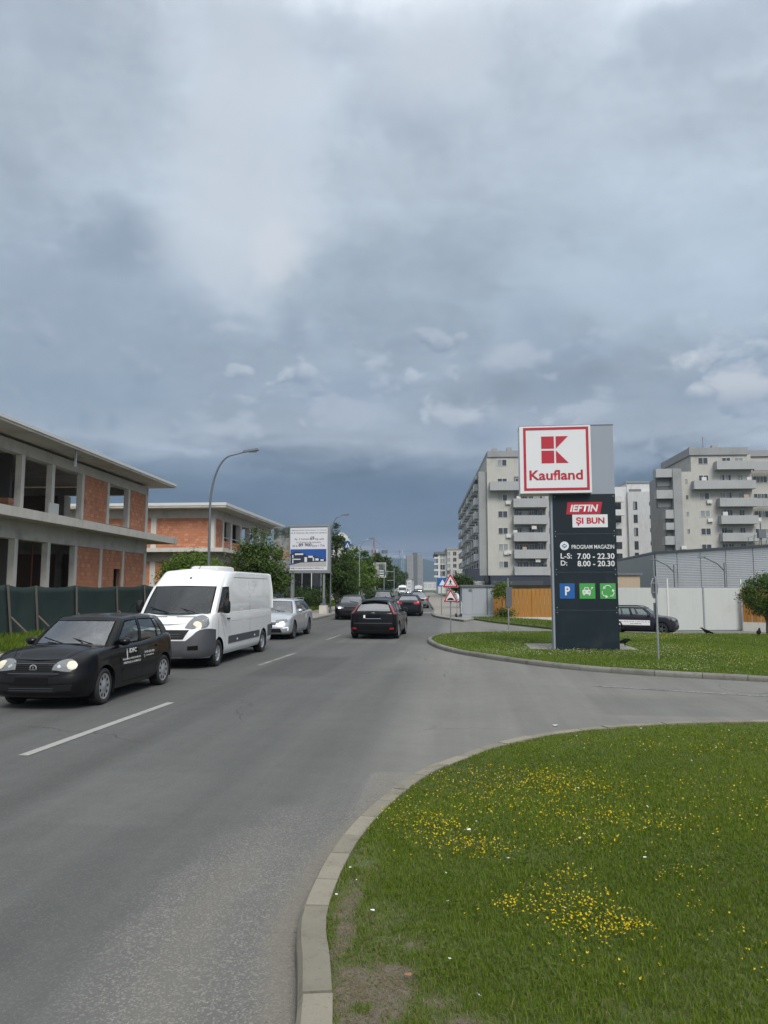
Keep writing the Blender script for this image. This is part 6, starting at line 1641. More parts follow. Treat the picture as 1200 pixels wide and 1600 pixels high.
def mirror_parts(root, sp, m, y, z, x, size=1.0, glassm=None):
    for sg in (1, -1):
        mb = MB(); prof = [(-.085, .02, .03), (-.07, .075, .055), (.0, .10, .07), (.05, .085, .06), (.085, .03, .03)]
        rows = [[Vector((sg * (x + .11 * size + size * a * math.cos(t)), y + dy * size, z + size * b * math.sin(t))) for t in np.linspace(0, 2 * math.pi, 15)] for dy, a, b in [(-.06, .02, .02), (-.058, .105, .068), (-.02, .112, .076), (.03, .095, .064), (.06, .05, .035), (.07, .002, .002)]]
        mb.grid(rows); mb.bar((sg * (x - .06), y + .01, z - .05 * size), (sg * (x + .06), y, z - .03), .05, .035)
        o = mb.build('mirror', m, root, True, 50)
        MB().plate([(sg * (x + .11 * size) + size * .09 * math.cos(t), z + size * .058 * math.sin(t)) for t in np.linspace(0, 2 * math.pi, 14, endpoint=False)], y - .063 * size - .003, y - .06 * size).build('mirror_glass', MT['dark_glass'], o)
def seats(root, ys, zf, m, w=.25, heads=True, xs=(-.36, .36)):
    for y, hr in ys:
        for x in xs:
            mb = MB().box(x - w, x + w, y, y + .5, zf, zf + .16); mb.add([(x - w, y - .02, zf + .1), (x + w, y - .02, zf + .1), (x + w, y + .12, zf + .1), (x - w, y + .12, zf + .1), (x - w * .8, y - .24, zf + .66), (x + w * .8, y - .24, zf + .66), (x + w * .8, y - .13, zf + .66), (x - w * .8, y - .13, zf + .66)], [(0, 3, 2, 1), (4, 5, 6, 7), (0, 1, 5, 4), (1, 2, 6, 5), (2, 3, 7, 6), (3, 0, 4, 7)])
            if hr: mb.box(x - .13, x + .13, y - .28, y - .17, zf + .68, zf + .86)
            mb.build('seat', m, root)
def interior(root, sp, c, dash_y, zd, drv=-1, wheel_z=None):
    hw = sp['W'] / 2 * .84
    MB().box(-hw, hw, c.yr + .5, c.yf - .8, .27, .30).build('cabin_floor', MT['trim_fabric'], root)
    MB().add([(-hw, dash_y + .35, zd - .35), (hw, dash_y + .35, zd - .35), (hw, dash_y - .15, zd - .35), (-hw, dash_y - .15, zd - .35), (-hw * .96, dash_y + .3, zd), (hw * .96, dash_y + .3, zd), (hw * .96, dash_y - .1, zd - .03), (-hw * .96, dash_y - .1, zd - .03)], [(4, 5, 6, 7), (2, 3, 7, 6), (0, 1, 5, 4), (1, 2, 6, 5), (3, 0, 4, 7)]).build('dashboard', MT['trim_fabric'], root)
    ring = [Vector((drv * .36 + .185 * math.cos(t), dash_y - .30 + .06 * math.sin(t) * 1.0, (wheel_z or zd - .04) + .175 * math.sin(t))) for t in np.linspace(0, 2 * math.pi, 20)]
    MB().tube(ring, .016, 6, False).bar(ring[0], ring[10], .03, .02).build('steering_wheel', MT['black_plastic'], root)
def plate_(c, root, ang, z, w=.52, h=.115, m='black', lip=True, x0=0):
    c.patch(root, 'number_plate', MT[m], ang, [(x0 - w / 2, z + h / 2), (x0 + w / 2, z + h / 2)], [(x0 - w / 2, z - h / 2), (x0 + w / 2, z - h / 2)], 4, 1, .012, False)
def wipers(root, pts):
    for a, b in pts: MB().bar(a, b, .018, .014).build('wiper', MT['black'], root)
def handles(c, root, ys, z, m, w=.19):
    for y in ys: c.patch(root, 'door_handle', m, 90, [(y - w / 2, z + .018), (y + w / 2, z + .022)], [(y - w / 2, z - .014), (y + w / 2, z - .012)], 4, 1, .028)
def doors(c, root, lines, m='black'):
    for pts in lines: c.strip(root, 'shut_line', MT[m], 90, pts, .009)

SEG5 = [('windscreen', 10), ('pillar', 3), ('front', 12), ('pillar_b', 2), ('back', 9), ('pillar_c', 4), ('corner', 4), ('rear', 9)]
SEG6 = [('windscreen', 10), ('pillar', 3), ('front', 12), ('pillar_b', 2), ('back', 9), ('pillar_c', 1), ('quarter', 5), ('pillar_d', 2), ('corner', 4), ('rear', 9)]

def spec(L, W, H, fo, wb, wheel, nose_z, cowl, belt, roof, rearw, kind, **kw):
    """cowl = (y, z) foot of the windscreen, belt = (z front, z rear), roof = (y front, y rear, half width), tail = (y foot of rear window, z)"""
    yf = L / 2; hw = W / 2; e = kw.get('edge', .05); ze = H - e * .67 - kw.get('roof_crown', .035)
    cy, cz = cowl; r0, r1, rw = roof; ty, tz = rearw; bw = hw * kw.get('beltw', .897)
    ln = cy - ty
    f = kw.get('stations', (.20, .52, .555, .83, .88))       # A pillar foot, B front, B rear, C front, C rear as shares of the belt
    ys = [cy - ln * q for q in f]
    rl = r0 - r1; g = kw.get('rstations', (.10, .46, .49, .80, .86)); rs = [r0 - rl * q for q in g]
    zbelt = lambda y: belt[0] + (belt[1] - belt[0]) * (cy - y) / ln
    if kind == 'six':
        q2 = kw.get('q', (.93, .985)); h2 = kw.get('hq', (.93, .97))
        base = [(0, cy, cz), (bw * .86, cy - .20, cz - .015), (bw, ys[0], zbelt(ys[0])), (bw * 1.008, ys[1], zbelt(ys[1])), (bw * 1.008, ys[2], zbelt(ys[2])), (bw * .99, ys[3], zbelt(ys[3])), (bw * .985, ys[4], zbelt(ys[4])), (bw * .955, cy - ln * q2[0], zbelt(cy - ln * q2[0])), (bw * .90, cy - ln * q2[1], tz), (bw * .80, ty - .02 + .06, tz), (0, ty - .03, tz)]
        top = [(0, r0, ze), (rw * .88, r0 - .09, ze - .015), (rw, rs[0], ze - .02), (rw * 1.02, rs[1], ze), (rw * 1.02, rs[2], ze), (rw * .99, rs[3], ze - .015), (rw * .98, rs[4], ze - .02), (rw * .95, r0 - rl * h2[0], ze - .03), (rw * .90, r0 - rl * h2[1], ze - .035), (rw * .80, r1 + .03, ze - .04), (0, r1, ze - .03)]
        seg = SEG6; panes_ = ('windscreen', 'front', 'back', 'quarter', 'rear')
    else:
        base = [(0, cy, cz), (bw * .86, cy - .20, cz - .015), (bw, ys[0], zbelt(ys[0])), (bw * 1.008, ys[1], zbelt(ys[1])), (bw * 1.008, ys[2], zbelt(ys[2])), (bw * .985, ys[3], zbelt(ys[3])), (bw * .93, cy - ln * kw.get('cend', .965), tz), (bw * .82, ty + .05, tz), (0, ty - .03, tz)]
        top = [(0, r0, ze), (rw * .88, r0 - .09, ze - .015), (rw, rs[0], ze - .02), (rw * 1.02, rs[1], ze), (rw * 1.02, rs[2], ze), (rw * .98, rs[3], ze - .018), (rw * .92, r0 - rl * kw.get('rcend', .93), ze - .03), (rw * .82, r1 + .03, ze - .04), (0, r1, ze - .03)]
        seg = SEG5; panes_ = ('windscreen', 'front', 'back', 'rear')
    sp = dict(L=L, W=W, H=H, wheel=wheel, yfw=yf - fo, yrw=yf - fo - wb, house=[base, top], seg=seg, panes=panes_, midy=(r0 + r1) / 2, edge=e,
              zs=kw.get('zs') or [(-yf, tz - .02 + kw.get('tailz', 0)), (-yf + .5, tz - .005), (ys[2], belt[0] + .015), (cy - .1, cz - .02), (cy + (yf - cy) * .45, cz * .62 + nose_z * .38), (yf - .25, nose_z), (yf, nose_z - .06)])
    sp.update(kw); sp['zs'] = sorted(sp['zs']); return sp
# ------------------------------------------------------------------ paints
PT = {k: paint('paint_' + k, c, r, m) for k, c, r, m in (('black', (.003, .003, .004), .30, 0), ('anthracite', (.0035, .004, .005), .32, 0), ('graphite', (.012, .013, .016), .3, .2), ('white', (.74, .75, .755), .35, 0), ('silver', (.48, .50, .53), .34, .55), ('grey', (.20, .21, .22), .34, .5),
      ('blue', (.022, .03, .075), .3, .2), ('red', (.28, .02, .02), .32, 0), ('violet_black', (.020, .019, .030), .34, .1))}
MT['graphite_line'] = paint('graphite_line', (.03, .03, .034), .3)
def place_car(root, fl, rl, wheel_x, yfw, yrw, flip=True):
    """stand a car so that its near-side wheels touch the road at two measured points (front, rear)"""
    d = Vector((fl.x - rl.x, fl.y - rl.y, 0)); ang = math.atan2(d.y, d.x) - math.pi / 2
    mid = (fl + rl) / 2; f = Vector((-math.sin(ang), math.cos(ang), 0)); r = Vector((math.cos(ang), math.sin(ang), 0))
    ymid = (yfw + yrw) / 2
    SC = 1.055; root.scale = (SC, SC, SC); p = mid - f * ymid * SC - r * wheel_x * SC
    root.location = (p.x, p.y, 0); root.rotation_euler = (0, 0, ang); return ang

# ------------------------------------------------------------------ black hatchback nearest the camera
sp = spec(3.92, 1.65, 1.467, .82, 2.465, .302, .80, (1.03, .95), (.925, .985), (.30, -1.62, .60), (-1.84, 1.02), 'six', nose=.56, tail=.42, crown=.065, bow=.03, edge=.05,
          stations=(.13, .445, .475, .74, .765), rstations=(.13, .33, .36, .70, .725), q=(.86, .955), hq=(.80, .91), fine=.04, nv=31)
c = Car(sp); polo = thing('parked_car', 'black hatchback with lit headlights and white lettering on its doors, nearest the camera', 'car', (0, 0, 0))
c.body(polo, PT['black']); c.panes(polo, {'windscreen': MT['windscreen'], 'side': MT['glass']}); c.wells(polo); c.under(polo)
wheels(polo, sp, 'cap', MT['silver'], R(4)); mirror_parts(polo, sp, PT['black'], .58, 1.0, .735)
seats(polo, ((-.15, True), (-1.05, False)), .33, MT['seat_grey'], .235); interior(polo, sp, c, .72, .96, -1)
# grille, lights and bumper
c.patch(polo, 'grille', MT['black_plastic'], 0, [(-.36, .735), (0, .745), (.36, .735)], [(-.33, .60), (0, .595), (.33, .60)], 14, 3, .004, False)
for z in (.632, .664, .696): c.strip(polo, 'grille_bar', MT['black'], 0, [(-.30, z), (.30, z)], .012, .012, False)
c.strip(polo, 'grille_bar', MT['grey_plastic'], 0, [(-.36, .738), (.36, .738)], .008, .012, False)
h, dv = c.hit(0, 0, .665)
em = MB(); em.lathe([(.062, 0), (.062, .012), (.052, .014), (.050, .004)], 28, 'Y', Matrix.Translation((0, h.y + .006, .665)))
def chev(pts, w):
    for a, b in zip(pts, pts[1:]): em.bar((a[0], h.y + .013, .665 + a[1]), (b[0], h.y + .013, .665 + b[1]), w, .012, (0, 1, 0))
chev([(-.024, .048), (0, .002), (.024, .048)], .010); chev([(-.046, .028), (-.024, -.046), (0, -.004), (.024, -.046), (.046, .028)], .010)
em.build('emblem', MT['chrome'], polo); MB().lathe([(0, .0), (.056, 0), (.056, .003), (0, .003)], 24, 'Y', Matrix.Translation((0, h.y + .006, .665))).build('emblem_disc', MT['black'], polo)
HL = [(.37, .655), (.42, .735), (.53, .79), (.66, .805), (.735, .77)], [(.37, .645), (.45, .635), (.55, .622), (.66, .62), (.735, .68)]
for o in c.patch(polo, 'headlight', MT['lamp_glass'], 28, [(a * .94 - .05, z) for a, z in HL[0]], [(a * .94 - .05, z) for a, z in HL[1]], 16, 6, .010): pass
for o in c.patch(polo, 'headlight_lens', MT['lamp_warm'], 28, [(.51, .715), (.535, .765), (.59, .780), (.645, .762), (.67, .715)], [(.51, .71), (.535, .662), (.59, .648), (.645, .665), (.67, .71)], 16, 5, .016): pass
for o in c.patch(polo, 'indicator', MT['chrome'], 28, [(.37, .70), (.40, .725), (.43, .70)], [(.37, .69), (.40, .668), (.43, .69)], 8, 2, .016): pass
plate_(c, polo, 0, .47, .54, .12); c.strip(polo, 'bumper_line', MT['grey_plastic'], 0, [(-.42, .585), (.42, .585)], .008, .004, False)
c.patch(polo, 'air_intake', MT['black_plastic'], 0, [(-.36, .40), (.36, .40)], [(-.40, .29), (.40, .29)], 8, 2, .004, False); c.patch(polo, 'air_intake', MT['black_plastic'], 20, [(.34, .41), (.62, .42)], [(.34, .31), (.60, .32)], 6, 2, .004)
for z in (.325, .36): c.strip(polo, 'grille_bar', MT['grey_plastic'], 0, [(-.36, z), (.36, z)], .010, .010, False)
c.strip(polo, 'bumper_line', MT['black'], 28, [(.25, .55), (.66, .60)], .010, .003)
doors(c, polo, [[(.66, .90), (.62, .60), (.52, .30)], [(.52, .30), (-1.0, .28)], [(-.265, .92), (-.275, .30)], [(-1.13, .95), (-1.05, .76), (-.92, .58), (-.86, .32)]])
c.strip(polo, 'side_moulding', MT['black_plastic'], 90, [(.54, .50), (-.90, .52)], .045, .008)
c.strip(polo, 'bonnet_line', MT['black'], 90, [(1.62, .80), (1.2, .875), (.75, .915)], .007, .002)
handles(c, polo, (-.13, -.98), .82, PT['black'])
plate_(c, polo, 180, .60, .5, .11)
for o in c.patch(polo, 'tail_light', MT['tail_red'], 145, [(.44, .98), (.60, .98)], [(.44, .72), (.60, .72)], 6, 3, .006): pass
c.top_strip(polo, 'bonnet_line', MT['black'], [(.44, 1.70), (.56, 1.45), (.66, 1.05), (.70, .82)], .010); c.top_strip(polo, 'bonnet_crease', MT['graphite_line'], [(.36, 1.72), (.47, 1.40), (.58, 1.02)], .016)
wipers(polo, [((-.48, .985, .985), (.05, .80, 1.09)), ((.02, 1.02, .99), (.46, .82, 1.08))])
MB().box(-.5, .5, 1.03, 1.06, .985, .995).build('cowl', MT['black'], polo)
MB().tube([(0, -1.45, 1.465), (0, -1.62, 1.62)], .006, 5).build('antenna', MT['black'], polo)
# door lettering: flat print, laid on the door skin
def door_text(car, root, s, y0, y1, z0, z1, m, bold=.01, side=-1, shear=0):
    """print on the car's left (side=-1) or right door; y0 is where the text starts"""
    me = text_mesh(s, m, bold, shear); n = len(me.vertices); co = np.empty(n * 3); me.vertices.foreach_get('co', co); co = co.reshape(-1, 3); lo, hi = co.min(0), co.max(0)
    out = np.zeros_like(co)
    for i, p in enumerate(co):
        y = y0 + (p[0] - lo[0]) / (hi[0] - lo[0]) * (y1 - y0); z = z0 + (p[1] - lo[1]) / (hi[1] - lo[1]) * (z1 - z0); h, dv = car.hit(90, y, z)
        out[i] = (side * (h.x + .006), y, z) if h else (side * .8, y, z)
    me.vertices.foreach_set('co', out.ravel()); me.update(); return put('door_lettering', me, root)
WP = MT['white_paint']
door_text(c, polo, 'IDFC', .27, -.02, .775, .855, WP, .02); mbp = MB()
fig = [(.36, .87), (.345, .83), (.33, .80), (.345, .70), (.36, .66), (.375, .70), (.39, .80), (.375, .83)]
mbp.add([(-(c.hit(90, y, z)[0].x + .006), y, z) for y, z in fig], [tuple(range(8))]); mbp.build('door_emblem', WP, polo)
door_text(c, polo, 'ÎNGRIJIREA PERSOANELOR', .54, -.18, .655, .70, WP, .02); door_text(c, polo, 'VÂRSTNICE LA DOMICILIU', .52, -.18, .595, .64, WP, .02)
door_text(c, polo, '0745 000 000', -.36, -.80, .715, .755, WP, .015); door_text(c, polo, 'www.idfc.ro', -.42, -.76, .66, .69, WP, .015); door_text(c, polo, '>', -.34, -.37, .63, .70, WP, .02)
place_car(polo, G(163, 1100.5), G(256, 1069.5), -(1.65 / 2 - .02), sp['yfw'], sp['yrw']); polo['label'] = polo['label']
polo.scale = (1.045, 1.055, 1.025)
POLO = c
# ------------------------------------------------------------------ white panel van
vseg = [('windscreen', 10), ('pillar', 3), ('front', 10), ('panel', 10), ('panel', 14), ('corner', 5), ('rear_panel', 9)]
vsp = dict(L=5.41, W=2.05, H=2.52, wheel=.345, yfw=1.755, yrw=-1.695, tw=.22, zb=.26, nose=.85, tail=.22, crown=.015, bow=.05, nv=33, fine=.06, edge=.065, roof_crown=.045, arch=1.16, seg=vseg, panes=('windscreen', 'front'), midy=0, bulge=.02, grow=(0, 12), rubber=.03, rim=.6,
    zs=[(-2.7, 1.36), (1.6, 1.36), (2.05, 1.34), (2.35, 1.20), (2.55, 1.06), (2.7, .98)],
    levels=[(0.0, .93, -.06, .05), (.10, .985, -.01, .02), (.30, 1.0, 0, 0), (.60, 1.0, -.02, .0), (.82, .995, -.06, .0), (.94, .985, -.12, .01), (1.0, .968, -.20, .02)],
    front=[(0, 1.0), (.30, .985), (.60, .93), (.82, .80), (.95, .55), (.99, .25), (1.0, 0.0)], rear=[(1.0, 0.0), (.998, .4), (.985, .75), (.94, .93), (.7, .99), (.35, 1.0), (0, 1.0)],
    house=[[(0, 2.24, 1.33), (.86, 1.98, 1.33), (.968, 1.78, 1.33), (.992, .98, 1.345), (.995, -.5, 1.345), (.992, -2.45, 1.345), (.95, -2.675, 1.345), (0, -2.69, 1.345)],
           [(0, 1.52, 2.04), (.80, 1.38, 2.03), (.905, 1.25, 2.01), (.968, .93, 2.02), (.974, -.5, 2.02), (.968, -2.45, 2.02), (.93, -2.66, 2.02), (0, -2.675, 2.02)],
           [(0, .98, 2.42), (.68, .90, 2.42), (.84, .76, 2.415), (.925, .4, 2.415), (.935, -.5, 2.415), (.93, -2.40, 2.415), (.885, -2.61, 2.41), (0, -2.63, 2.41)]])
v = Car(vsp); van = thing('panel_van', 'white high roof panel van with black bumper and open cab window behind the black hatchback', 'van', (0, 0, 0))
v.body(van, PT['white'], crease=42); v.panes(van, {'windscreen': MT['van_glass'], 'side': MT['van_glass']}); v.wells(van); v.under(van, .08)
wheels(van, vsp, 'steel', MT['silver'], R(3)); interior(van, vsp, v, 1.75, 1.36, -1, 1.30); seats(van, ((.75, True),), .85, MT['trim_fabric'], .24, True, (-.5, 0.02, .5))
MB().box(-.92, .92, .25, .28, .3, 2.2).build('bulkhead', MT['trim_fabric'], van)
BP = MT['grey_plastic']
v.patch(van, 'bumper', BP, 0, [(-.52, .70), (.52, .70)], [(-.56, .30), (.56, .30)], 16, 4, .02, False, .05)
v.patch(van, 'bumper_corner', BP, 42, [(.36, .66), (.52, .80), (.70, .95), (.95, .985), (1.22, .95)], [(.36, .29), (.55, .28), (.80, .28), (1.02, .30), (1.22, .36)], 20, 6, .028, True, .06)
v.patch(van, 'fog_recess', MT['black'], 30, [(.50, .57), (.74, .59)], [(.50, .48), (.74, .48)], 6, 2, .036)
v.patch(van, 'grille', MT['black_plastic'], 0, [(-.56, .96), (.56, .96)], [(-.44, .735), (.44, .735)], 14, 3, .010, False)
for z in (.80, .86): v.strip(van, 'grille_bar', MT['grey_plastic'], 0, [(-.36, z), (.36, z)], .012, .016, False)
v.strip(van, 'grille_emblem', MT['chrome'], 0, [(-.09, .865), (0, .90), (.09, .865)], .018, .022, False); v.strip(van, 'grille_emblem', MT['chrome'], 0, [(-.09, .835), (0, .87), (.09, .835)], .018, .022, False)
v.patch(van, 'headlight', MT['lamp_glass'], 38, [(.44, 1.02), (.56, 1.16), (.74, 1.27), (.92, 1.31), (1.00, 1.26)], [(.44, 1.005), (.58, .985), (.74, .99), (.92, 1.02), (1.00, 1.10)], 18, 6, .012)
v.patch(van, 'headlight_lens', MT['lamp_warm'], 38, [(.62, 1.10), (.67, 1.155), (.74, 1.17), (.80, 1.13)], [(.62, 1.09), (.67, 1.035), (.74, 1.03), (.80, 1.09)], 10, 4, .020)
plate_(v, van, 0, .47, .53, .12)
MB().add([], []); v.strip(van, 'side_moulding', BP, 90, [(1.05, .62), (-1.22, .62)], .20, .012)
for y in (-.05, .95): pass
v.strip(van, 'side_moulding', BP, 90, [(-2.14, .64), (-2.66, .66)], .36, .012)
v.strip(van, 'moulding_marker', MT['white_paint'], 90, [(.52, .60), (.44, .60)], .05, .016); v.strip(van, 'moulding_marker', MT['white_paint'], 90, [(-.70, .60), (-.78, .60)], .05, .016)
doors(v, van, [[(.93, 1.95), (.93, .40)], [(1.62, 1.30), (1.45, .95), (1.30, .72), (1.26, .42)], [(-.42, 2.2), (-.42, .42)]], 'trim_fabric')
v.strip(van, 'body_crease', MT['plaster_white'], 90, [(.90, 1.33), (-2.5, 1.33)], .035, .006); v.strip(van, 'body_crease', MT['plaster_white'], 90, [(.86, 1.12), (-2.5, 1.12)], .022, .006); v.strip(van, 'roof_seam', MT['galv'], 90, [(.55, 2.28), (-2.35, 2.28)], .018, .004)
handles(v, van, (1.06,), 1.18, MT['black_plastic'])
for sg in (-1, 1):      # the big double mirror on its arm
    se = lambda q: math.copysign(abs(q) ** .5, q); mb = MB(); rows = [[Vector((sg * (1.14 + a * se(math.cos(t))), 1.62 + dy, 1.50 + b * se(math.sin(t)))) for t in np.linspace(0, 2 * math.pi, 25)] for dy, a, b in ((-.07, .075, .155), (-.065, .09, .17), (0, .088, .165), (.05, .06, .12), (.07, .01, .02))]
    mb.grid(rows); mb.bar((sg * .95, 1.66, 1.42), (sg * 1.08, 1.62, 1.46), .09, .07); o = mb.build('mirror', MT['black_plastic'], van, True, 50)
    MB().plate([(sg * 1.14 + .075 * se(math.cos(t)), 1.50 + .15 * se(math.sin(t))) for t in np.linspace(0, 2 * math.pi, 16, endpoint=False)], 1.543, 1.549).build('mirror_glass', MT['dark_glass'], o)
wipers(van, [((-.55, 2.20, 1.37), (.15, 1.98, 1.56)), ((.10, 2.24, 1.37), (.70, 1.96, 1.50))])
v.patch(van, 'cowl', MT['black_plastic'], 0, [(-.70, 1.385), (.70, 1.385)], [(-.70, 1.335), (.70, 1.335)], 10, 1, .004, False)
for x0, x1 in ((-.62, -.12), (.12, .62)): v.strip(van, 'bonnet_vent', MT['galv_dark'], 0, [(x0, 1.27), (x1, 1.27)], .022, .004, False)
rb = MB(); rows = [[Vector((x * sx_, -.2 + y * sy_, z)) for x, y in [(.42, .55), (.5, .45), (.5, -.45), (.42, -.55), (-.42, -.55), (-.5, -.45), (-.5, .45), (-.42, .55), (.42, .55)]] for sx_, sy_, z in ((.86, .9, 2.46), (.88, .92, 2.53), (.85, .9, 2.585), (.72, .8, 2.61), (.01, .01, 2.62))]
rb.grid(rows).build('roof_unit', MT['white_frame'], van, True, 50)
MB().tube([(-.05, .78, 2.45), (-.05, .62, 2.60)], .008, 5).build('antenna', MT['black'], van); v.patch(van, 'antenna_base', MT['black'], 0, [(-.07, 2.28), (-.03, 2.28)], [(-.07, 2.24), (-.03, 2.24)], 2, 1, .02, False)
# the long wheelbase: the bay behind the door and the rear are set farther apart
for ch in list(van.children):
    if ch.name.startswith('wheel') and not ch.name.startswith('wheel_arch'): ch.location.y += .295 * (1 if ch.location.y > 0 else -1); continue
    for me_ in [ch.data] + [k.data for k in ch.children]:
        co = np.empty(len(me_.vertices) * 3, np.float32); me_.vertices.foreach_get('co', co); co = co.reshape(-1, 3); co[:, 1] += .295 * np.clip(co[:, 1] / .9, -1, 1); me_.vertices.foreach_set('co', co.ravel()); me_.update()
vsp['yfw'] += .295; vsp['yrw'] -= .295
place_car(van, G(342, 1041), G(411.5, 1018.5), -(2.05 / 2 - .02), vsp['yfw'], vsp['yrw'])

van.scale = (1.03, 1.055, 1.0)
# ------------------------------------------------------------------ the others
def dress(c, root, body, rimstyle='five', rimm='silver', face='rear', glass_='glass', lights_on=True, mouldings=True, steer=0, headz=None, tail='wide'):
    sp = c.sp; nz = sinterp(sp['zs'], c.yf - .2); tz = sinterp(sp['zs'], c.yr + .1); hw = sp['W'] / 2
    c.body(root, body); c.panes(root, {'windscreen': MT['windscreen' if glass_ == 'glass' else glass_], 'rear': MT['rear_glass'], 'side': MT[glass_]}); c.wells(root); c.under(root); wheels(root, sp, rimstyle, MT[rimm], steer)
    cy = sp['house'][0][0][1]; mirror_parts(root, sp, body, cy - .48, sp['house'][0][2][2] + .06, hw * .885)
    seats(root, ((-.15, True), (-1.05, True)), .33, MT['trim_fabric'], .24); interior(root, sp, c, cy - .30, sp['house'][0][0][2])
    h0 = headz or nz - .06
    c.patch(root, 'headlight', MT['lamp_glass'], 30, [(hw * .40, h0 + .03), (hw * .62, h0 + .055), (hw * .86, h0 + .07)], [(hw * .40, h0 - .06), (hw * .62, h0 - .085), (hw * .86, h0 - .03)], 10, 3, .008)
    if lights_on: c.patch(root, 'headlight_lens', MT['lamp_white'], 30, [(hw * .56, h0 + .02), (hw * .70, h0 + .025)], [(hw * .56, h0 - .05), (hw * .70, h0 - .05)], 6, 2, .014)
    c.patch(root, 'grille', MT['black_plastic'], 0, [(-hw * .46, h0 + .03), (hw * .46, h0 + .03)], [(-hw * .40, h0 - .14), (hw * .40, h0 - .14)], 10, 2, .006, False)
    for k in range(3): c.strip(root, 'grille_bar', MT['chrome' if rimm == 'alloy_dark' and face == 'front' else 'black'], 0, [(-hw * .42, h0 - .10 + .05 * k), (hw * .42, h0 - .10 + .05 * k)], .008, .012, False)
    c.patch(root, 'air_intake', MT['black_plastic'], 0, [(-hw * .60, .42), (hw * .60, .42)], [(-hw * .66, .27), (hw * .66, .27)], 10, 2, .005, False)
    plate_(c, root, 0, .50); 
    t0 = tz - .08
    if tail == 'wide': c.patch(root, 'tail_light', MT['tail_red'], 155, [(hw * .40, t0 + .02), (hw * .84, t0 + .05)], [(hw * .42, t0 - .10), (hw * .84, t0 - .12)], 8, 3, .008)
    else: c.patch(root, 'tail_light', MT['tail_red'], 150, [(hw * .58, t0 + .06), (hw * .84, t0 + .06)], [(hw * .60, t0 - .20), (hw * .84, t0 - .20)], 8, 3, .008)
    plate_(c, root, 180, t0 - .09, .56, .125)
    c.patch(root, 'rear_bumper', MT['black_plastic'], 180, [(-hw * .70, .36), (hw * .70, .36)], [(-hw * .66, .24), (hw * .66, .24)], 10, 2, .006, False); c.strip(root, 'shut_line', MT['black'], 180, [(-hw * .74, .575), (hw * .74, .575)], .010, .003, False); 
    ys = [p[1] for p in sp['house'][0]]
    doors(c, root, [[(ys[2] + .02, sp['house'][0][2][2] - .06), (ys[2] - .06, .3)], [(ys[3] - .03, sp['house'][0][3][2] - .06), (ys[3] - .02, .3)], [(ys[2] - .06, .3), (sp['yrw'] + .46, .3)]])
    handles(c, root, (ys[3] + .15, ys[5] + .12), sp['house'][0][3][2] - .14, body)
    wipers(root, [((-.45, cy - .03, sp['house'][0][0][2] + .03), (.08, cy - .2, sp['house'][0][0][2] + .12))])
# silver estate behind the van
esp = spec(4.77, 1.83, 1.48, .90, 2.79, .33, .76, (1.20, .95), (.95, .99), (.42, -2.02, .60), (-2.22, 1.0), 'six', nose=.62, tail=.42, edge=.05, stations=(.13, .42, .445, .68, .70), rstations=(.10, .38, .40, .66, .68), q=(.88, .96), hq=(.88, .95))
c = Car(esp); est = thing('estate_car', 'silver estate car with chrome grille right behind the white van', 'car'); dress(c, est, PT['silver'], 'ten', 'alloy_dark', 'front', lights_on=False)
c.patch(est, 'daytime_light', MT['day_light'], 30, [(.58, .44), (.80, .46)], [(.58, .425), (.80, .445)], 6, 1, .012); c.patch(est, 'daytime_light', MT['day_light'], 30, [(.785, .44), (.80, .44)], [(.785, .33), (.80, .34)], 2, 2, .012)
for sg in (-1, 1): MB().tube([(sg * .56, .2, 1.455), (sg * .60, -.1, 1.50), (sg * .59, -1.6, 1.48), (sg * .54, -1.85, 1.42)], .014, 6).build('roof_rail', MT['chrome'], est)
place_car(est, G(461.5, 997.5), G(481.5, 991.0), -(1.83 / 2 - .02), esp['yfw'], esp['yrw'])
# dark saloon facing us
ssp = spec(4.90, 1.86, 1.464, .87, 2.97, .335, .80, (1.18, .96), (.965, 1.0), (.36, -1.22, .60), (-1.66, 1.05), 'five', nose=.58, tail=.48, crown=.07, stations=(.15, .51, .54, .86, .9), rstations=(.12, .50, .54, .90, .93), cend=.965, rcend=.97,
           zs=[(-2.45, .98), (-2.0, 1.03), (-1.5, 1.02), (0, .97), (1.1, .94), (1.8, .87), (2.2, .80), (2.45, .74)])
c = Car(ssp); bmw = thing('saloon_car', 'black saloon with two bright headlights coming towards the camera', 'car'); dress(c, bmw, PT['black'], 'ten', 'silver', 'front')
place_car(bmw, G(570, 969.5), G(577, 963.5), -(1.86 / 2 - .02), ssp['yfw'], ssp['yrw'])
def stand(root, px, py, ang=0.0, rear=True, L=4.4, lane=None):
    root.scale = (1.04, 1.04, 1.04); L *= 1.04
    """set a car's rear (or front) bumper over the road point under the pixel"""
    p = G(px, py); y = p.y; s_ = (xo(y + 2) - xo(y - 2)) / 4; a = -math.atan(s_) + ang
    f = Vector((-math.sin(a) * -1 if False else math.sin(-a) * -1 * -1, 0, 0))
    d = Vector((math.sin(math.atan(s_) - ang) , math.cos(math.atan(s_) - ang), 0))
    if rear: root.location = p + d * (L / 2 - .1); root.rotation_euler = (0, 0, math.atan2(d.y, d.x) - math.pi / 2)
    else: root.location = p + d * (L / 2 - .1); root.rotation_euler = (0, 0, math.atan2(-d.y, -d.x) - math.pi / 2)
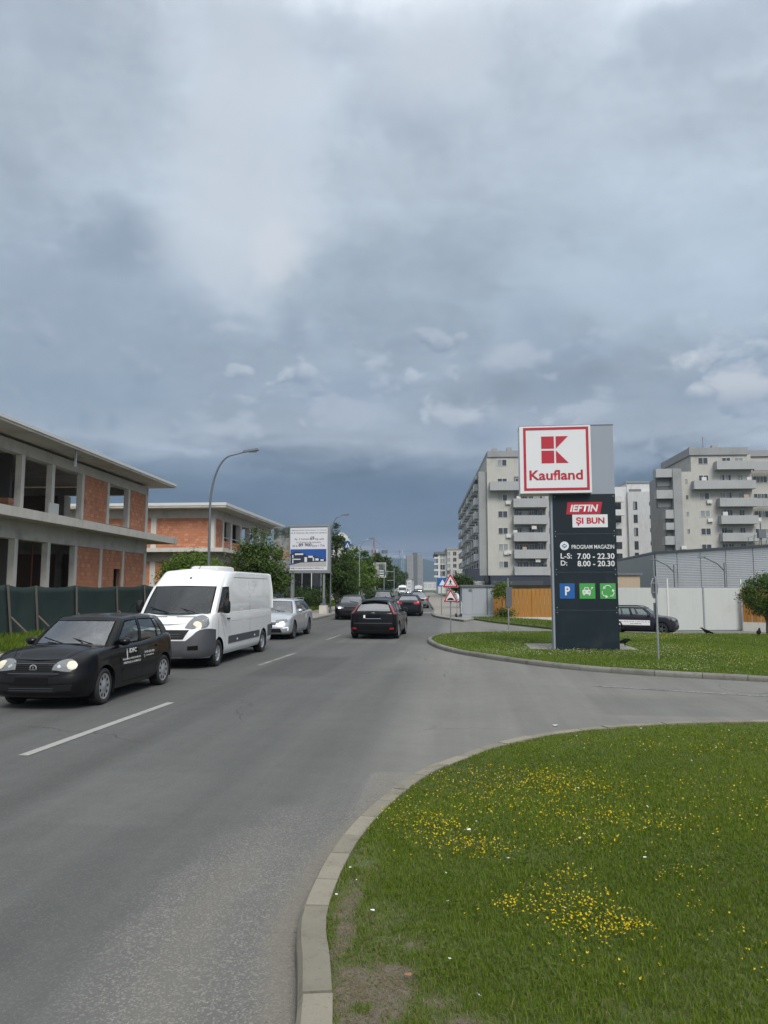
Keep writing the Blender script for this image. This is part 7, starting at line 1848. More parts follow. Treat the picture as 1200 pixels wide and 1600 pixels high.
# anthracite hatchback seen from behind
fsp = spec(4.34, 1.84, 1.50, .90, 2.64, .32, .80, (1.14, .97), (.97, 1.04), (.42, -1.62, .595), (-2.02, 1.03), 'six', nose=.60, tail=.44, edge=.055, bulge=.045, stations=(.14, .46, .49, .75, .775), rstations=(.12, .42, .45, .76, .78), q=(.87, .95), hq=(.86, .94))
c = Car(fsp); foc = thing('hatchback_car', 'dark grey hatchback seen from behind with tall tail lights, in the right lane', 'car'); dress(c, foc, PT['anthracite'], 'five', 'silver', 'rear', lights_on=False, tail='none_')
for o in c.children if hasattr(c, 'children') else (): pass
for o in list(foc.children):
    if o.name.startswith('tail_light'): bpy.data.objects.remove(o)
c.patch(foc, 'tail_light', MT['tail_red'], 140, [(.70, 1.33), (.80, 1.33)], [(.66, .93), (.84, .93)], 5, 8, .016); c.patch(foc, 'tail_light_top', MT['lamp_glass'], 140, [(.70, 1.36), (.79, 1.36)], [(.69, 1.26), (.80, 1.26)], 4, 3, .022)
c.patch(foc, 'reflector', MT['tail_red'], 150, [(.56, .44), (.72, .44)], [(.56, .37), (.72, .37)], 4, 1, .008)
h, _ = c.hit(180, 0, .985); MB().lathe([(0, -.006), (.055, -.006), (.06, 0)], 20, 'Y', Matrix.Translation((0, h.y - .004, .955)) @ Matrix.Diagonal((1.3, 1, .7, 1))).build('emblem', MT['chrome'], foc)
c.patch(foc, 'plate_bar', MT['chrome'], 180, [(-.3, .775), (.3, .775)], [(-.3, .762), (.3, .762)], 4, 1, .014, False); c.patch(foc, 'euro_band', MT['white_paint'], 180, [(-.36, .90), (-.29, .90)], [(-.36, .79), (-.29, .79)], 2, 1, .016, False)
c.strip(foc, 'bumper_line', MT['grey_plastic'], 180, [(-.72, .60), (.72, .60)], .018, .010, False); c.strip(foc, 'rear_wiper', MT['black'], 180, [(-.05, 1.10), (.42, 1.12)], .02, .02, False)
MB().box(-.54, .54, -1.70, -1.58, 1.432, 1.452).build('roof_spoiler', PT['anthracite'], foc)
stand(foc, 583, 999.0, R(-1.5), True, 4.34)
# black saloon ahead of it
c = Car(dict(ssp, L=4.86)); sk = thing('saloon_car', 'black saloon with red lights ahead of the dark grey hatchback', 'car'); dress(c, sk, PT['graphite'], 'five', 'silver', 'rear', lights_on=False)
c.patch(sk, 'brake_light', MT['brake_red'], 155, [(.60, .98), (.72, .985)], [(.60, .93), (.72, .93)], 4, 1, .014); stand(sk, 637.5, 963.0, 0, True, 4.86)
c = Car(ssp); ds = thing('saloon_car', 'silver grey saloon with one red tail light ahead of the black saloon', 'car'); dress(c, ds, PT['grey'], 'five', 'silver', 'rear', lights_on=False, tail='tall'); stand(ds, 655, 950.5, 0, True, 4.8)
# dark off-roader partly hidden behind the hatchback, coming towards us
usp = spec(4.5, 1.86, 1.68, .90, 2.68, .36, .96, (1.12, 1.10), (1.12, 1.15), (.45, -1.98, .62), (-2.12, 1.16), 'six', nose=.5, tail=.40, zb=.25, stations=(.14, .44, .47, .72, .745), rstations=(.10, .38, .41, .70, .72), q=(.90, .97), hq=(.90, .96))
c = Car(usp); suv = thing('suv', 'dark grey sport utility car with roof rails approaching behind the dark grey hatchback', 'car'); dress(c, suv, PT['anthracite'], 'five', 'silver', 'front')
def rails(root, m):
    for sg in (-1, 1): MB().tube([(sg * .60, .25, 1.64), (sg * .64, -.05, 1.71), (sg * .63, -1.6, 1.70), (sg * .58, -1.85, 1.63)], .018, 6).build('roof_rail', MT[m], root)
rails(suv, 'galv_dark'); stand(suv, 597, 954, 0, False, 4.5)
# police car side on, on the lower road to the right
c = Car(dict(usp, L=4.34)); pol = thing('police_car', 'dark police off-roader with white lettered band on its door, beside the sign tower', 'car'); dress(c, pol, PT['violet_black'], 'five', 'alloy_dark', 'side', lights_on=False, tail='tall'); rails(pol, 'black_plastic')
c.patch(pol, 'door_band', MT['white_paint'], 90, [(-1.10, .86), (.72, .86)], [(-1.10, .56), (.72, .56)], 24, 4, .005)
for side in (1,):
    door_text(c, pol, 'POLIȚIA LOCALĂ', -.80, .55, .725, .815, MT['print_text'], .02, 1); door_text(c, pol, 'ȘELIMBĂR', -.42, .24, .605, .69, MT['print_text'], .02, 1); door_text(c, pol, '***', -1.02, -.86, .74, .80, MT['blue_sign'], .02, 1); door_text(c, pol, '***', .60, .70, .74, .80, MT['blue_sign'], .02, 1)
c.strip(pol, 'sill_guard', MT['black_plastic'], 90, [(.9, .36), (-.95, .36)], .14, .012)
for yw in (usp['yfw'], usp['yrw']):
    for sg in (1, -1):
        mb = MB(); th = np.linspace(R(-8), R(188), 20); mb.grid([[Vector((sg * (.93 + .008 * (q != 2)), yw + r_ * math.cos(t), .36 + r_ * math.sin(t))) for t in th] for q, r_ in ((0, .415), (1, .50), (2, .505))]); mb.build('arch_guard', MT['black_plastic'], pol)
p1, p0 = D(1036.5, 989, 45.5), D(978.5, 989, 46.6); pol.location = ((p0.x + p1.x) / 2, (p0.y + p1.y) / 2 + .95, -.9); a = math.atan2(p1.y - p0.y, p1.x - p0.x); pol.rotation_euler = (0, 0, a - R(90))
pz = float(hgt(pol.location.x, pol.location.y)); pol.location.z = pz + .0; pol.scale = (1.03, 1.03, 1.03)

# ------------------------------------------------------------------ the queue farther down: copies too small to show much
def recolour(root, m, old):
    for ch in root.children:
        for sl in ch.material_slots:
            if sl.material == old: sl.link = 'OBJECT'; sl.material = m
def far_copy(src, old, m, label, x, y, facing_us=False, group='cars queueing far down the street'):
    r = copy_tree(src); r['label'] = label; r['group'] = group; r['category'] = 'car'
    if m != old: recolour(r, m, old)
    s_ = (xo(y + 2) - xo(y - 2)) / 4; r.location = (x + xo(y), y, .002); r.rotation_euler = (0, 0, -math.atan(s_) + (math.pi if facing_us else 0)); return r
far_copy(foc, PT['anthracite'], PT['blue'], 'dark blue hatchback in the far queue, right lane, behind the silver grey saloon', -3.35, 103)
far_copy(usp and suv, PT['anthracite'], PT['graphite'], 'black tall car in the far right lane queue, two places past the silver grey saloon', -3.3, 124)
far_copy(ds, PT['grey'], PT['red'], 'red saloon in the far queue', -3.4, 150)
far_copy(foc, PT['anthracite'], PT['white'], 'white hatchback deep in the far right lane queue', -3.4, 176)
far_copy(est, PT['silver'], PT['silver'], 'silver estate far away coming along the left lane, beside the small white van', -6.9, 215, True)
far_copy(est, PT['silver'], PT['white'], 'white estate farthest off in the left lane', -6.9, 248, True)
far_copy(suv, PT['anthracite'], PT['white'], 'white tall car parked on the far right pavement side', 2.6, 96, True, 'cars parked on the right'); 
far_copy(ds, PT['grey'], PT['white'], 'white saloon parked behind the triangle signs', 4.6, 88, False, 'cars parked on the right')
r = far_copy(van, PT['white'], PT['white'], 'small white van far down the left lane, facing the camera', -7.2, 178, True, 'white vans far down the street'); r['category'] = 'van'
r = far_copy(van, PT['white'], PT['white'], 'white van far down the right lane, seen from behind', -3.4, 205, False, 'white vans far down the street'); r['category'] = 'van'
for k, (x, y) in enumerate(((-12.9, 118), (-13.0, 131))):
    far_copy(est, PT['silver'], PT['grey'] if k else PT['white'], 'car parked under the trees on the left, %s' % ('grey, the farther one' if k else 'white, the nearer one'), x, y, True, 'cars parked under the trees')

# ------------------------------------------------------------------ driver in the black hatchback
def driver(parent_car, x, y, z, label, s_=1.0):
    o = bpy.data.meshes.new('person'); 
    J = [(0, 0, .02), (0, -.04, .20), (0, -.09, .40), (0, -.11, .52), (0, -.09, .62), (0, -.06, .72), (0, -.05, .80), (-.19, -.10, .47), (-.25, .10, .27), (-.13, .36, .33), (-.12, .43, .37), (.19, -.10, .47), (.25, .10, .27), (.13, .36, .33), (.12, .43, .37), (-.10, .06, .0), (-.12, .42, .10), (.10, .06, .0), (.12, .42, .10)]
    E = [(0, 1), (1, 2), (2, 3), (3, 4), (4, 5), (5, 6), (3, 7), (7, 8), (8, 9), (9, 10), (3, 11), (11, 12), (12, 13), (13, 14), (0, 15), (15, 16), (0, 17), (17, 18)]
    rad = [.15, .14, .155, .10, .055, .095, .085, .07, .052, .038, .036, .07, .052, .038, .036, .09, .07, .09, .07]
    o.from_pydata(J, E, []); ob = bpy.data.objects.new('person', o); COL.objects.link(ob)
    ob.modifiers.new('skin', 'SKIN'); ob.modifiers.new('sub', 'SUBSURF').levels = 2
    for vtx, q in zip(o.skin_vertices[0].data, rad): vtx.radius = (q, q * (.82 if q > .11 else 1))
    o.skin_vertices[0].data[0].use_root = True
    dg = bpy.context.evaluated_depsgraph_get(); me = bpy.data.meshes.new_from_object(ob.evaluated_get(dg)); bpy.data.objects.remove(ob)
    me.materials.clear(); me.materials.append(MT['cloth_dark']); me.materials.append(MT['skin'])
    for p in me.polygons:
        q = p.center; p.use_smooth = True
        if q.z > .585 or (q.y > .30 and q.z > .2): p.material_index = 1
    t = put('person', me); tag(t, label, 'person')
    mb = MB(); mb.grid([[Vector((a * math.cos(u), -.07 + a * 1.15 * math.sin(u), zz)) for u in np.linspace(0, 2 * math.pi, 15)] for a, zz in ((.092, .74), (.103, .79), (.100, .84), (.07, .885), (.005, .90))]).build('hair', MT['hair'], t, True)
    for sg in (-1, 1): MB().lathe([(0, 0), (.012, .004), (.0, .008)], 8, 'Y', Matrix.Translation((sg * .035, .035, .745))).build('eye', MT['black'], t)
    MB().add([(0, .06, .69), (-.016, .035, .692), (.016, .035, .692), (0, .035, .74)], [(0, 1, 2), (0, 3, 1), (0, 2, 3)]).build('nose', MT['skin'], t); MB().box(-.025, .025, .030, .038, .655, .662).build('mouth', MT['red_sign'], t)
    Mx = Matrix.Translation(parent_car.location) @ Matrix.Rotation(parent_car.rotation_euler.z, 4, 'Z'); t.location = Mx @ (Vector((x, y, z)) * parent_car.scale.x); t.rotation_euler = (0, 0, parent_car.rotation_euler.z); return t
driver(polo, -.36, -.03, .50, 'driver in dark clothes with both hands on the wheel of the black hatchback')
driver(van, -.5, 1.345, 1.02, 'driver in dark clothes sitting at the wheel of the white van')
# ------------------------------------------------------------------ foliage
def leaf_mat(name, c0, c1, trans=.35, rough=.55):
    m = bpy.data.materials.new(name); m.use_nodes = True; nb = NB(m.node_tree); nb.n.clear()
    tint = nb.new('ShaderNodeAttribute', attribute_name='tint').outputs['Fac']
    P = nb.new('ShaderNodeTexCoord').outputs['Object']
    c = nb.mix(nb.m('ADD', nb.m('MULTIPLY', tint, .75), nb.m('MULTIPLY', nb.noise(P, .9, 3), .25)), (*c0, 1), (*c1, 1))
    pb = nb.new('ShaderNodeBsdfPrincipled'); nb.put(pb.inputs['Base Color'], c); pb.inputs['Roughness'].default_value = rough; pb.inputs['Specular IOR Level'].default_value = .18
    tl = nb.new('ShaderNodeBsdfTranslucent'); nb.put(tl.inputs[0], c)
    mxs = nb.new('ShaderNodeMixShader'); mxs.inputs[0].default_value = trans; nb.l.new(pb.outputs[0], mxs.inputs[1]); nb.l.new(tl.outputs[0], mxs.inputs[2])
    o = nb.new('ShaderNodeOutputMaterial'); nb.l.new(mxs.outputs[0], o.inputs[0]); return m
MT['leaf'] = leaf_mat('leaf', (.030, .060, .012), (.115, .175, .034)); MT['leaf_globe'] = leaf_mat('leaf_globe', (.040, .085, .012), (.150, .225, .036)); MT['leaf_dark'] = leaf_mat('leaf_dark', (.020, .040, .011), (.075, .120, .026))
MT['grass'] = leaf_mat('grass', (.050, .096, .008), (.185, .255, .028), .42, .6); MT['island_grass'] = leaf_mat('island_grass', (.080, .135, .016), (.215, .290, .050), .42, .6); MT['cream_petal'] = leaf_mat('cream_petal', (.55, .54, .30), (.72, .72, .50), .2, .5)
MT['dry_grass'] = leaf_mat('dry_grass', (.13, .115, .055), (.26, .22, .12), .25, .7)
MT['yellow_petal'] = leaf_mat('yellow_petal', (.62, .42, .012), (.80, .62, .03), .2, .5); MT['white_petal'] = leaf_mat('white_petal', (.55, .55, .48), (.80, .80, .74), .2, .5)
MT['bark'] = mat('bark', (.085, .068, .052), .95, var=.3, vscale=8, streak=.3, bump=.6, bscale=40)

def raw_mesh(name, verts, faces_n, idx, m, tint=None, smooth=False):
    """mesh from flat arrays: verts (N,3), vertex counts per face, vertex indices"""
    me = bpy.data.meshes.new(name); me.vertices.add(len(verts)); me.vertices.foreach_set('co', verts.astype(np.float32).ravel())
    me.loops.add(len(idx)); me.loops.foreach_set('vertex_index', idx.astype(np.int32).ravel())
    st = np.concatenate([[0], np.cumsum(faces_n)[:-1]]); me.polygons.add(len(faces_n)); me.polygons.foreach_set('loop_start', st.astype(np.int32)); me.polygons.foreach_set('loop_total', np.asarray(faces_n, np.int32))
    if tint is not None: a = me.attributes.new('tint', 'FLOAT', 'POINT'); a.data.foreach_set('value', tint.astype(np.float32))
    me.materials.append(m); me.update(calc_edges=True); return me
def leaves_mesh(name, pos, nrm, size, m, tint, fold=.25):
    """one bent pointed leaf (two faces) per position"""
    n = len(pos); r = rng.normal(size=(n, 3)); a = np.cross(nrm, r); a /= np.linalg.norm(a, axis=1)[:, None] + 1e-9; b = np.cross(nrm, a)
    s = size[:, None]; v = np.stack([pos - a * s * .55, pos + b * s * .34 + nrm * s * fold * .5, pos + a * s * .6, pos - b * s * .34 + nrm * s * fold * .5], 1).reshape(-1, 3)
    k = np.arange(n)[:, None] * 4; idx = np.concatenate([k + 0, k + 1, k + 2, k + 0, k + 2, k + 3], 1).reshape(-1)
    return raw_mesh(name, v, np.full(2 * n, 3), idx, m, np.repeat(tint, 4))
def crown_points(blobs, n, clumps, cl_r, squash=1.0, shell=.55):
    """leaf positions in clumps spread through the union of ellipsoids (centre, radii)"""
    vol = np.array([b[1][0] * b[1][1] * b[1][2] for b in blobs]); pick = rng.choice(len(blobs), clumps, p=vol / vol.sum())
    C, N = [], []
    for k in pick:
        c, r = blobs[k]; u = rng.normal(size=3); u /= np.linalg.norm(u); q = (shell + (1 - shell) * rng.random()) ** .7
        C.append(np.array(c) + u * np.array(r) * q)
    C = np.array(C); w = rng.random(clumps) + .35; own = rng.choice(clumps, n, p=w / w.sum())
    p = C[own] + rng.normal(size=(n, 3)) * cl_r * np.array([1, 1, .75]) * (.5 + rng.random(clumps)[own])[:, None]
    cen = np.average(C, axis=0); out = p - cen; out /= np.linalg.norm(out, axis=1)[:, None] + 1e-9
    nr = out * .7 + rng.normal(size=(n, 3)) * .6 + np.array([0, 0, .45]); nr /= np.linalg.norm(nr, axis=1)[:, None]
    tint = np.clip(.28 + .5 * (rng.random(clumps)[own] - .3) + rng.random(n) * .45, 0, 1)
    return p, nr, tint
def tree(name, label, px, dist, height, blobs, n, leaf, m, trunk_r=.10, clumps=60, cl_r=.3, group=None, cat='tree', z=None, lean=0.0, limbs=7, seed=0):
    p = D(px, 918, dist); zz = (.13 if p.x < 0 else float(hgt(p.x, p.y)) + .08) if z is None else z
    t = thing(name, label, cat, (p.x, p.y, zz), 0, group)
    pos, nr, ti = crown_points(blobs, n, clumps, cl_r); size = leaf * (.7 + .6 * rng.random(n))
    put('crown', leaves_mesh('crown', pos, nr, size, m, ti), t)
    mb = MB(); top = max(b[0][2] for b in blobs); zc = np.linspace(0, top, 6)
    pts = [(lean * z_ + .04 * math.sin(z_ * 2 + dist), .04 * math.cos(z_ * 1.7), z_) for z_ in zc]; mb.tube(pts, [trunk_r * (1.25 - i * .19) for i in range(6)], 8)
    for k in range(limbs):
        f = .35 + .6 * k / limbs; i = min(int(f * 5), 4); s = Vector(pts[i]).lerp(Vector(pts[i + 1]), f * 5 - i); b = blobs[k % len(blobs)]; a = rng.random() * 6.28
        e = Vector(b[0]) + Vector((math.cos(a) * b[1][0], math.sin(a) * b[1][1], (rng.random() - .2) * b[1][2])) * .75
        mb.tube([s, s.lerp(e, .5) + Vector((0, 0, .1)), e], [trunk_r * .45, trunk_r * .28, trunk_r * .08], 5)
    mb.build('trunk', MT['bark'], t, True); return t
G_L = 'trees along the left pavement'
tree('globe_tree', 'round clipped bright green tree standing behind the white van', 299, 37.0, 3.7, [((0, 0, 2.75), (1.55, 1.5, .80)), ((.0, 0, 2.5), (1.6, 1.5, .7))], 13000, .11, MT['leaf_globe'], .09, 300, .17, G_L)
tree('broadleaf_tree', 'loose green tree between the lamp post and the billboard', 402, 47.0, 6.0, [((-.15, 0, 4.7), (.75, .8, 1.15)), ((.35, 0, 3.4), (1.35, 1.3, 1.2)), ((-.85, 0, 3.3), (.9, .9, 1.0)), ((1.2, 0, 2.5), (.85, .8, .9)), ((0, 0, 2.2), (1.3, 1.2, .9))], 9500, .15, MT['leaf'], .10, 150, .26, G_L)
tree('poplar_tree', 'tallest pointed poplar right beside the big billboard', 526, 60.0, 7.6, [((-.1, 0, 6.3), (.42, .45, 1.3)), ((0, 0, 4.6), (.85, .85, 1.5)), ((.1, 0, 3.0), (1.25, 1.2, 1.3)), ((.5, 0, 2.0), (1.3, 1.2, .8))], 9000, .16, MT['leaf_dark'], .10, 140, .25, G_L)
def big_tree(px, dist, h, lab, m, n=5500, w=.17):
    leaf = .0026 * dist + .02
    tree('poplar_tree', lab, px, dist, h, [((0, 0, h * .72), (h * .085, h * .085, h * .24)), ((h * .02, 0, h * .52), (h * w * .85, h * w * .8, h * .22)), ((-h * .02, 0, h * .36), (h * w, h * w * .9, h * .16))], n, min(leaf, .62), m, .13, 110, h * .042, G_L, limbs=6)
big_tree(541, 84, 7.0, 'leafy tree with a bushy head just right of the tallest poplar', MT['leaf'], 7000, .20)
big_tree(555, 95, 7.2, 'rounded green tree behind the arched lamp post, on its left', MT['leaf_globe'], 7000, .20)
big_tree(571, 112, 8.0, 'light green tree between the arched lamp post and the small billboard', MT['leaf_globe'], 7000, .20)
big_tree(589, 152, 9.4, 'slim tree peeping over the small billboard', MT['leaf'], 6000)
big_tree(602, 190, 10.4, 'dark tall tree just right of the small billboard', MT['leaf_dark'], 6000)
big_tree(611, 232, 10.8, 'dark tree second to the right of the small billboard', MT['leaf_dark'], 4500)
big_tree(619, 285, 11.0, 'dark tree in the middle of the far row', MT['leaf'], 4000)
big_tree(627, 350, 11.2, 'tree of the far row beside the distant lamp post', MT['leaf_dark'], 3500)
big_tree(634, 430, 11.2, 'small looking tree near the far end of the row', MT['leaf'], 3000)
big_tree(639, 530, 11.2, 'farthest small looking tree of the left row', MT['leaf_dark'], 3000)
tree('globe_tree', 'dense round clipped tree at the right edge in front of the hoarding', 1197, 41.0, 3.2, [((0, 0, 2.35), (1.28, 1.25, 1.12))], 9500, .10, MT['leaf'], .07, 300, .16, 'clipped trees on the right', z=None)
tree('sapling', 'thin young tree with sparse leaves before the timber fence', 785, 46.5, 2.2, [((0, 0, 1.72), (.50, .5, .42)), ((-.15, 0, 1.5), (.40, .4, .3))], 900, .12, MT['leaf_globe'], .022, 26, .14, None, limbs=5)
tree('bush_tree', 'dark bushy tree behind the triangle signs, left of the grey cabin', 718, 70.0, 3.6, [((0, 0, 2.3), (1.0, 1, .75)), ((.5, 0, 2.1), (.8, .8, .6))], 4500, .16, MT['leaf_dark'], .07, 70, .24, None)
tree('shrub', 'low round shrub in the grass strip by the timber fence', 787, 47.0, .7, [((0, 0, .28), (.55, .35, .25))], 1200, .09, MT['leaf'], .02, 26, .12, None, 'shrub', limbs=3)
for k in range(9):   # undergrowth and bushes beyond the left pavement
    px, dist = ((468, 66), (482, 70), (532, 84), (543, 92), (557, 104), (574, 125), (584, 145), (594, 175), (603, 210))[k]
    lab = ('dark shrub behind the left billboard post', 'dark shrub under the middle of the billboard', 'shrub at the foot of the tallest poplar', 'shrub under the bushy round tree', 'shrub behind the arched lamp post', 'low shrub under the small billboard', 'low shrub among the far dark trees', 'low shrub far along the left verge', 'farthest low shrub on the left verge')[k]
    tree('shrub', lab, px, dist, 1.8, [((0, 0, .9), (1.5, 1.0, .8)), ((.8, .3, .7), (1.2, .8, .6))], 2200, .17, MT['leaf_dark'], .04, 36, .28, 'shrubs on the left verge', 'shrub', limbs=3)

# ------------------------------------------------------------------ grass, blade by blade
def blades(name, xy, z0, h, w, m, tint, lean=.5, kind='stuff'):
    n = len(xy)
    if not n: return None
    a = rng.random(n) * 2 * math.pi; d = np.stack([np.cos(a), np.sin(a)], 1); s = np.stack([-d[:, 1], d[:, 0]], 1)
    ln = (rng.random(n) ** 1.4 * lean + .08)[:, None] * h[:, None]
    def P(off, zz): return np.concatenate([xy + off, (z0 + zz)[:, None]], 1)
    hw = (w / 2)[:, None]
    v = np.stack([P(-s * hw, 0 * h), P(s * hw, 0 * h), P(d * ln * .38 - s * hw * .75, h * .62), P(d * ln * .38 + s * hw * .75, h * .62), P(d * ln * 1.15, h * (.98 - .25 * (ln[:, 0] / h)))], 1).reshape(-1, 3)
    k = np.arange(n)[:, None] * 5; idx = np.concatenate([k, k + 1, k + 3, k + 2, k + 2, k + 3, k + 4], 1).reshape(-1)
    fn = np.tile([4, 3], n); tt = np.repeat(tint, 5)
    o = put(name, raw_mesh(name, v, fn, idx, m, tt)); return tag(o, kind=kind)
def scatter(poly, n, box, keep=None):
    x = box[0] + (box[1] - box[0]) * rng.random(n); y = box[2] + (box[3] - box[2]) * rng.random(n); k = in_poly(x, y, poly); x, y = x[k], y[k]
    if keep is not None: q = rng.random(len(x)) < keep(x, y); x, y = x[q], y[q]
    return np.stack([x, y], 1)
LP = [(p[0], p[1]) for p in LAWN]
def dens(x, y):
    dist = np.hypot(x, y); b = bare_f(x, y)
    return np.clip(1.25 - dist / 11.0, .22, 1) * np.clip(1 - b * 1.45 + .35 * (vnoise(x, y, .12, 3) - .5), .02, 1) * (.65 + .5 * vnoise(x, y, .35, 4))
xy = scatter(LP, 2300000, (-1.2, 12.5, 2.4, 12.0), dens)
vis = (xy[:, 0] + .6 < xy[:, 1] * .56 + 1.2); xy = xy[vis]
dist = np.hypot(xy[:, 0], xy[:, 1]); patch = vnoise(xy[:, 0], xy[:, 1], .8, 6) * .6 + vnoise(xy[:, 0], xy[:, 1], .25, 7) * .4; b = bare_f(xy[:, 0], xy[:, 1])
h = (.018 + .034 * rng.random(len(xy)) ** 1.6) * (.6 + .75 * patch) * (1 - .5 * b) * (1 - .035 * np.clip(dist - 5, 0, 7)); w = .0026 + .0020 * rng.random(len(xy)) + .0006 * np.clip(dist - 4, 0, 9)
z0 = np.full(len(xy), .098)
dry = rng.random(len(xy)) < (.05 + .42 * np.clip(b, 0, 1) + .10 * (patch < .36))
big = vnoise(xy[:, 0], xy[:, 1], 1.7, 31); tint = np.clip(.14 + .06 * np.clip(dist - 4.5, 0, 7) + .95 * (.55 * patch + .45 * big) * (.35 + .95 * rng.random(len(xy))), 0, 1)  # tint rises with distance: lit blade tips painted into the farther grass
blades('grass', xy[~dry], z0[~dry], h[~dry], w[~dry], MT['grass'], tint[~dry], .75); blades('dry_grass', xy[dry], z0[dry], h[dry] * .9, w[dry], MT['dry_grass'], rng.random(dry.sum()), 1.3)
sx_ = scatter(LP, 120000, (-1.0, 1.2, 2.6, 5.2), lambda x, y: np.clip(bare_f(x, y) - .18, 0, 1) * .75)
blades('dry_grass', sx_, np.full(len(sx_), .100), .004 + .012 * rng.random(len(sx_)), .0018 + .0016 * rng.random(len(sx_)), MT['dry_grass'], rng.random(len(sx_)), 6.0)
print('near blades', len(xy), len(sx_))
# clover leaves between the blades
def clover(name, poly, n, box, keep, z, r0, m):
    xy = scatter(poly, n, box, keep); n = len(xy); a = rng.random(n) * 6.28; r = r0 * (.6 + .8 * rng.random(n)); hh = z + r0 * (.8 + 2.6 * rng.random(n)); V = []; 
    for k in range(3):
        t = a + k * 2.094; c, s_ = np.cos(t), np.sin(t); ca, sa = np.cos(t + .55), np.sin(t + .55); cb, sb = np.cos(t - .55), np.sin(t - .55)
        V += [np.stack([xy[:, 0], xy[:, 1], hh], 1), np.stack([xy[:, 0] + r * .8 * ca, xy[:, 1] + r * .8 * sa, hh + r * .15], 1), np.stack([xy[:, 0] + r * 1.05 * c, xy[:, 1] + r * 1.05 * s_, hh + r * .05], 1), np.stack([xy[:, 0] + r * .8 * cb, xy[:, 1] + r * .8 * sb, hh + r * .15], 1)]
    v = np.stack(V, 1).reshape(-1, 3); idx = np.arange(len(v)); o = put(name, raw_mesh(name, v, np.full(3 * n, 4), idx, m, np.repeat(rng.random(n) * .8, 12))); return tag(o, kind='stuff')
clover('clover', LP, 60000, (-1, 9, 2.6, 11), lambda x, y: np.clip((vnoise(x, y, .5, 12) - .42) * 3, 0, 1) * np.clip(1 - bare_f(x, y) * 1.5, 0, 1), .10, .010, MT['grass'])

def flower_heads(name, xyz, r, m, n_pet=4):
    """small open flowers: a ring of upturned petals"""
    n = len(xyz); a = rng.random(n) * 6.28; V = []; tl = rng.normal(size=(n, 2)) * .35
    for k in range(n_pet):
        t = a + k * 2 * math.pi / n_pet; c, s_ = np.cos(t), np.sin(t); c2, s2 = np.cos(t + .6), np.sin(t + .6); c3, s3 = np.cos(t - .6), np.sin(t - .6)
        def pt(cc, ss, rr, up): return np.stack([xyz[:, 0] + cc * rr, xyz[:, 1] + ss * rr, xyz[:, 2] + up + rr * (tl[:, 0] * cc + tl[:, 1] * ss)], 1)
        V += [pt(c, s_, r * 0, 0 * r), pt(c2, s2, r * .75, r * .45), pt(c, s_, r, r * .75), pt(c3, s3, r * .75, r * .45)]
    v = np.stack(V, 1).reshape(-1, 3); o = put(name, raw_mesh(name, v, np.full(n_pet * n, 4), np.arange(len(v)), m, np.repeat(rng.random(n), 4 * n_pet))); return tag(o, kind='stuff')
FC = [(870, 1215, .34, .30, 150), (905, 1228, .40, .25, 120), (820, 1245, .45, .3, 90), (780, 1225, .5, .3, 60), (760, 1205, .5, .35, 50), (660, 1285, .26, .28, 85), (690, 1290, .22, .22, 70), (720, 1320, .25, .2, 60), (755, 1320, .14, .14, 60), (640, 1265, .25, .25, 40),
      (900, 1310, .22, .16, 55), (960, 1280, .40, .22, 75), (1010, 1275, .35, .2, 45), (930, 1270, .3, .2, 40), (840, 1400, .16, .14, 36), (880, 1365, .14, .10, 34), (870, 1420, .18, .14, 60), (920, 1405, .16, .12, 50), (965, 1440, .13, .10, 62), (905, 1445, .12, .12, 42), (790, 1410, .06, .08, 22), (950, 1455, .14, .08, 30), (995, 1450, .06, .06, 14),
      (890, 1478, .12, .08, 10), (1060, 1360, .18, .14, 22), (1120, 1235, .5, .3, 36), (1170, 1260, .5, .3, 40), (1020, 1165, 1.0, .3, 60), (1190, 1165, .7, .25, 60), (1160, 1470, .16, .12, 14), (1095, 1415, .12, .1, 8), (1000, 1520, .12, .1, 6), (1195, 1510, .1, .1, 5), (700, 1215, .4, .3, 40), (1000, 1215, .8, .4, 45), (740, 1250, .4, .3, 60), (850, 1270, .5, .3, 40), (1100, 1300, .5, .4, 25)]
pts = []
for px, py, a, b_, n in FC:
    c0 = G(px, py, .15); n = int(n * 1.7)
    for _ in range(n): pts.append((c0.x + rng.normal() * a * .8, c0.y + rng.normal() * b_ * .8, .125 + rng.random() * .05))
for _ in range(130): pts.append((rng.uniform(-.2, 7), rng.uniform(4, 11), .12 + rng.random() * .04))
pts = np.array(pts); pts = pts[in_poly(pts[:, 0], pts[:, 1], offset_poly if False else LP)]; pts = pts[np.array([bare_f(p[:1], p[1:2])[0] < .35 for p in pts])]
dd_ = np.hypot(pts[:, 0], pts[:, 1]); flower_heads('yellow_flowers', pts, .0042 + .0034 * rng.random(len(pts)) + .0003 * np.clip(dd_ - 5, 0, 6), MT['yellow_petal'])
wp_ = np.array([(rng.uniform(-.2, 7), rng.uniform(3.6, 11), .125 + .03 * rng.random()) for _ in range(70)]); wp_ = wp_[in_poly(wp_[:, 0], wp_[:, 1], LP)]
flower_heads('white_clover_flowers', wp_, .008 + .004 * rng.random(len(wp_)), MT['white_petal'], 5)

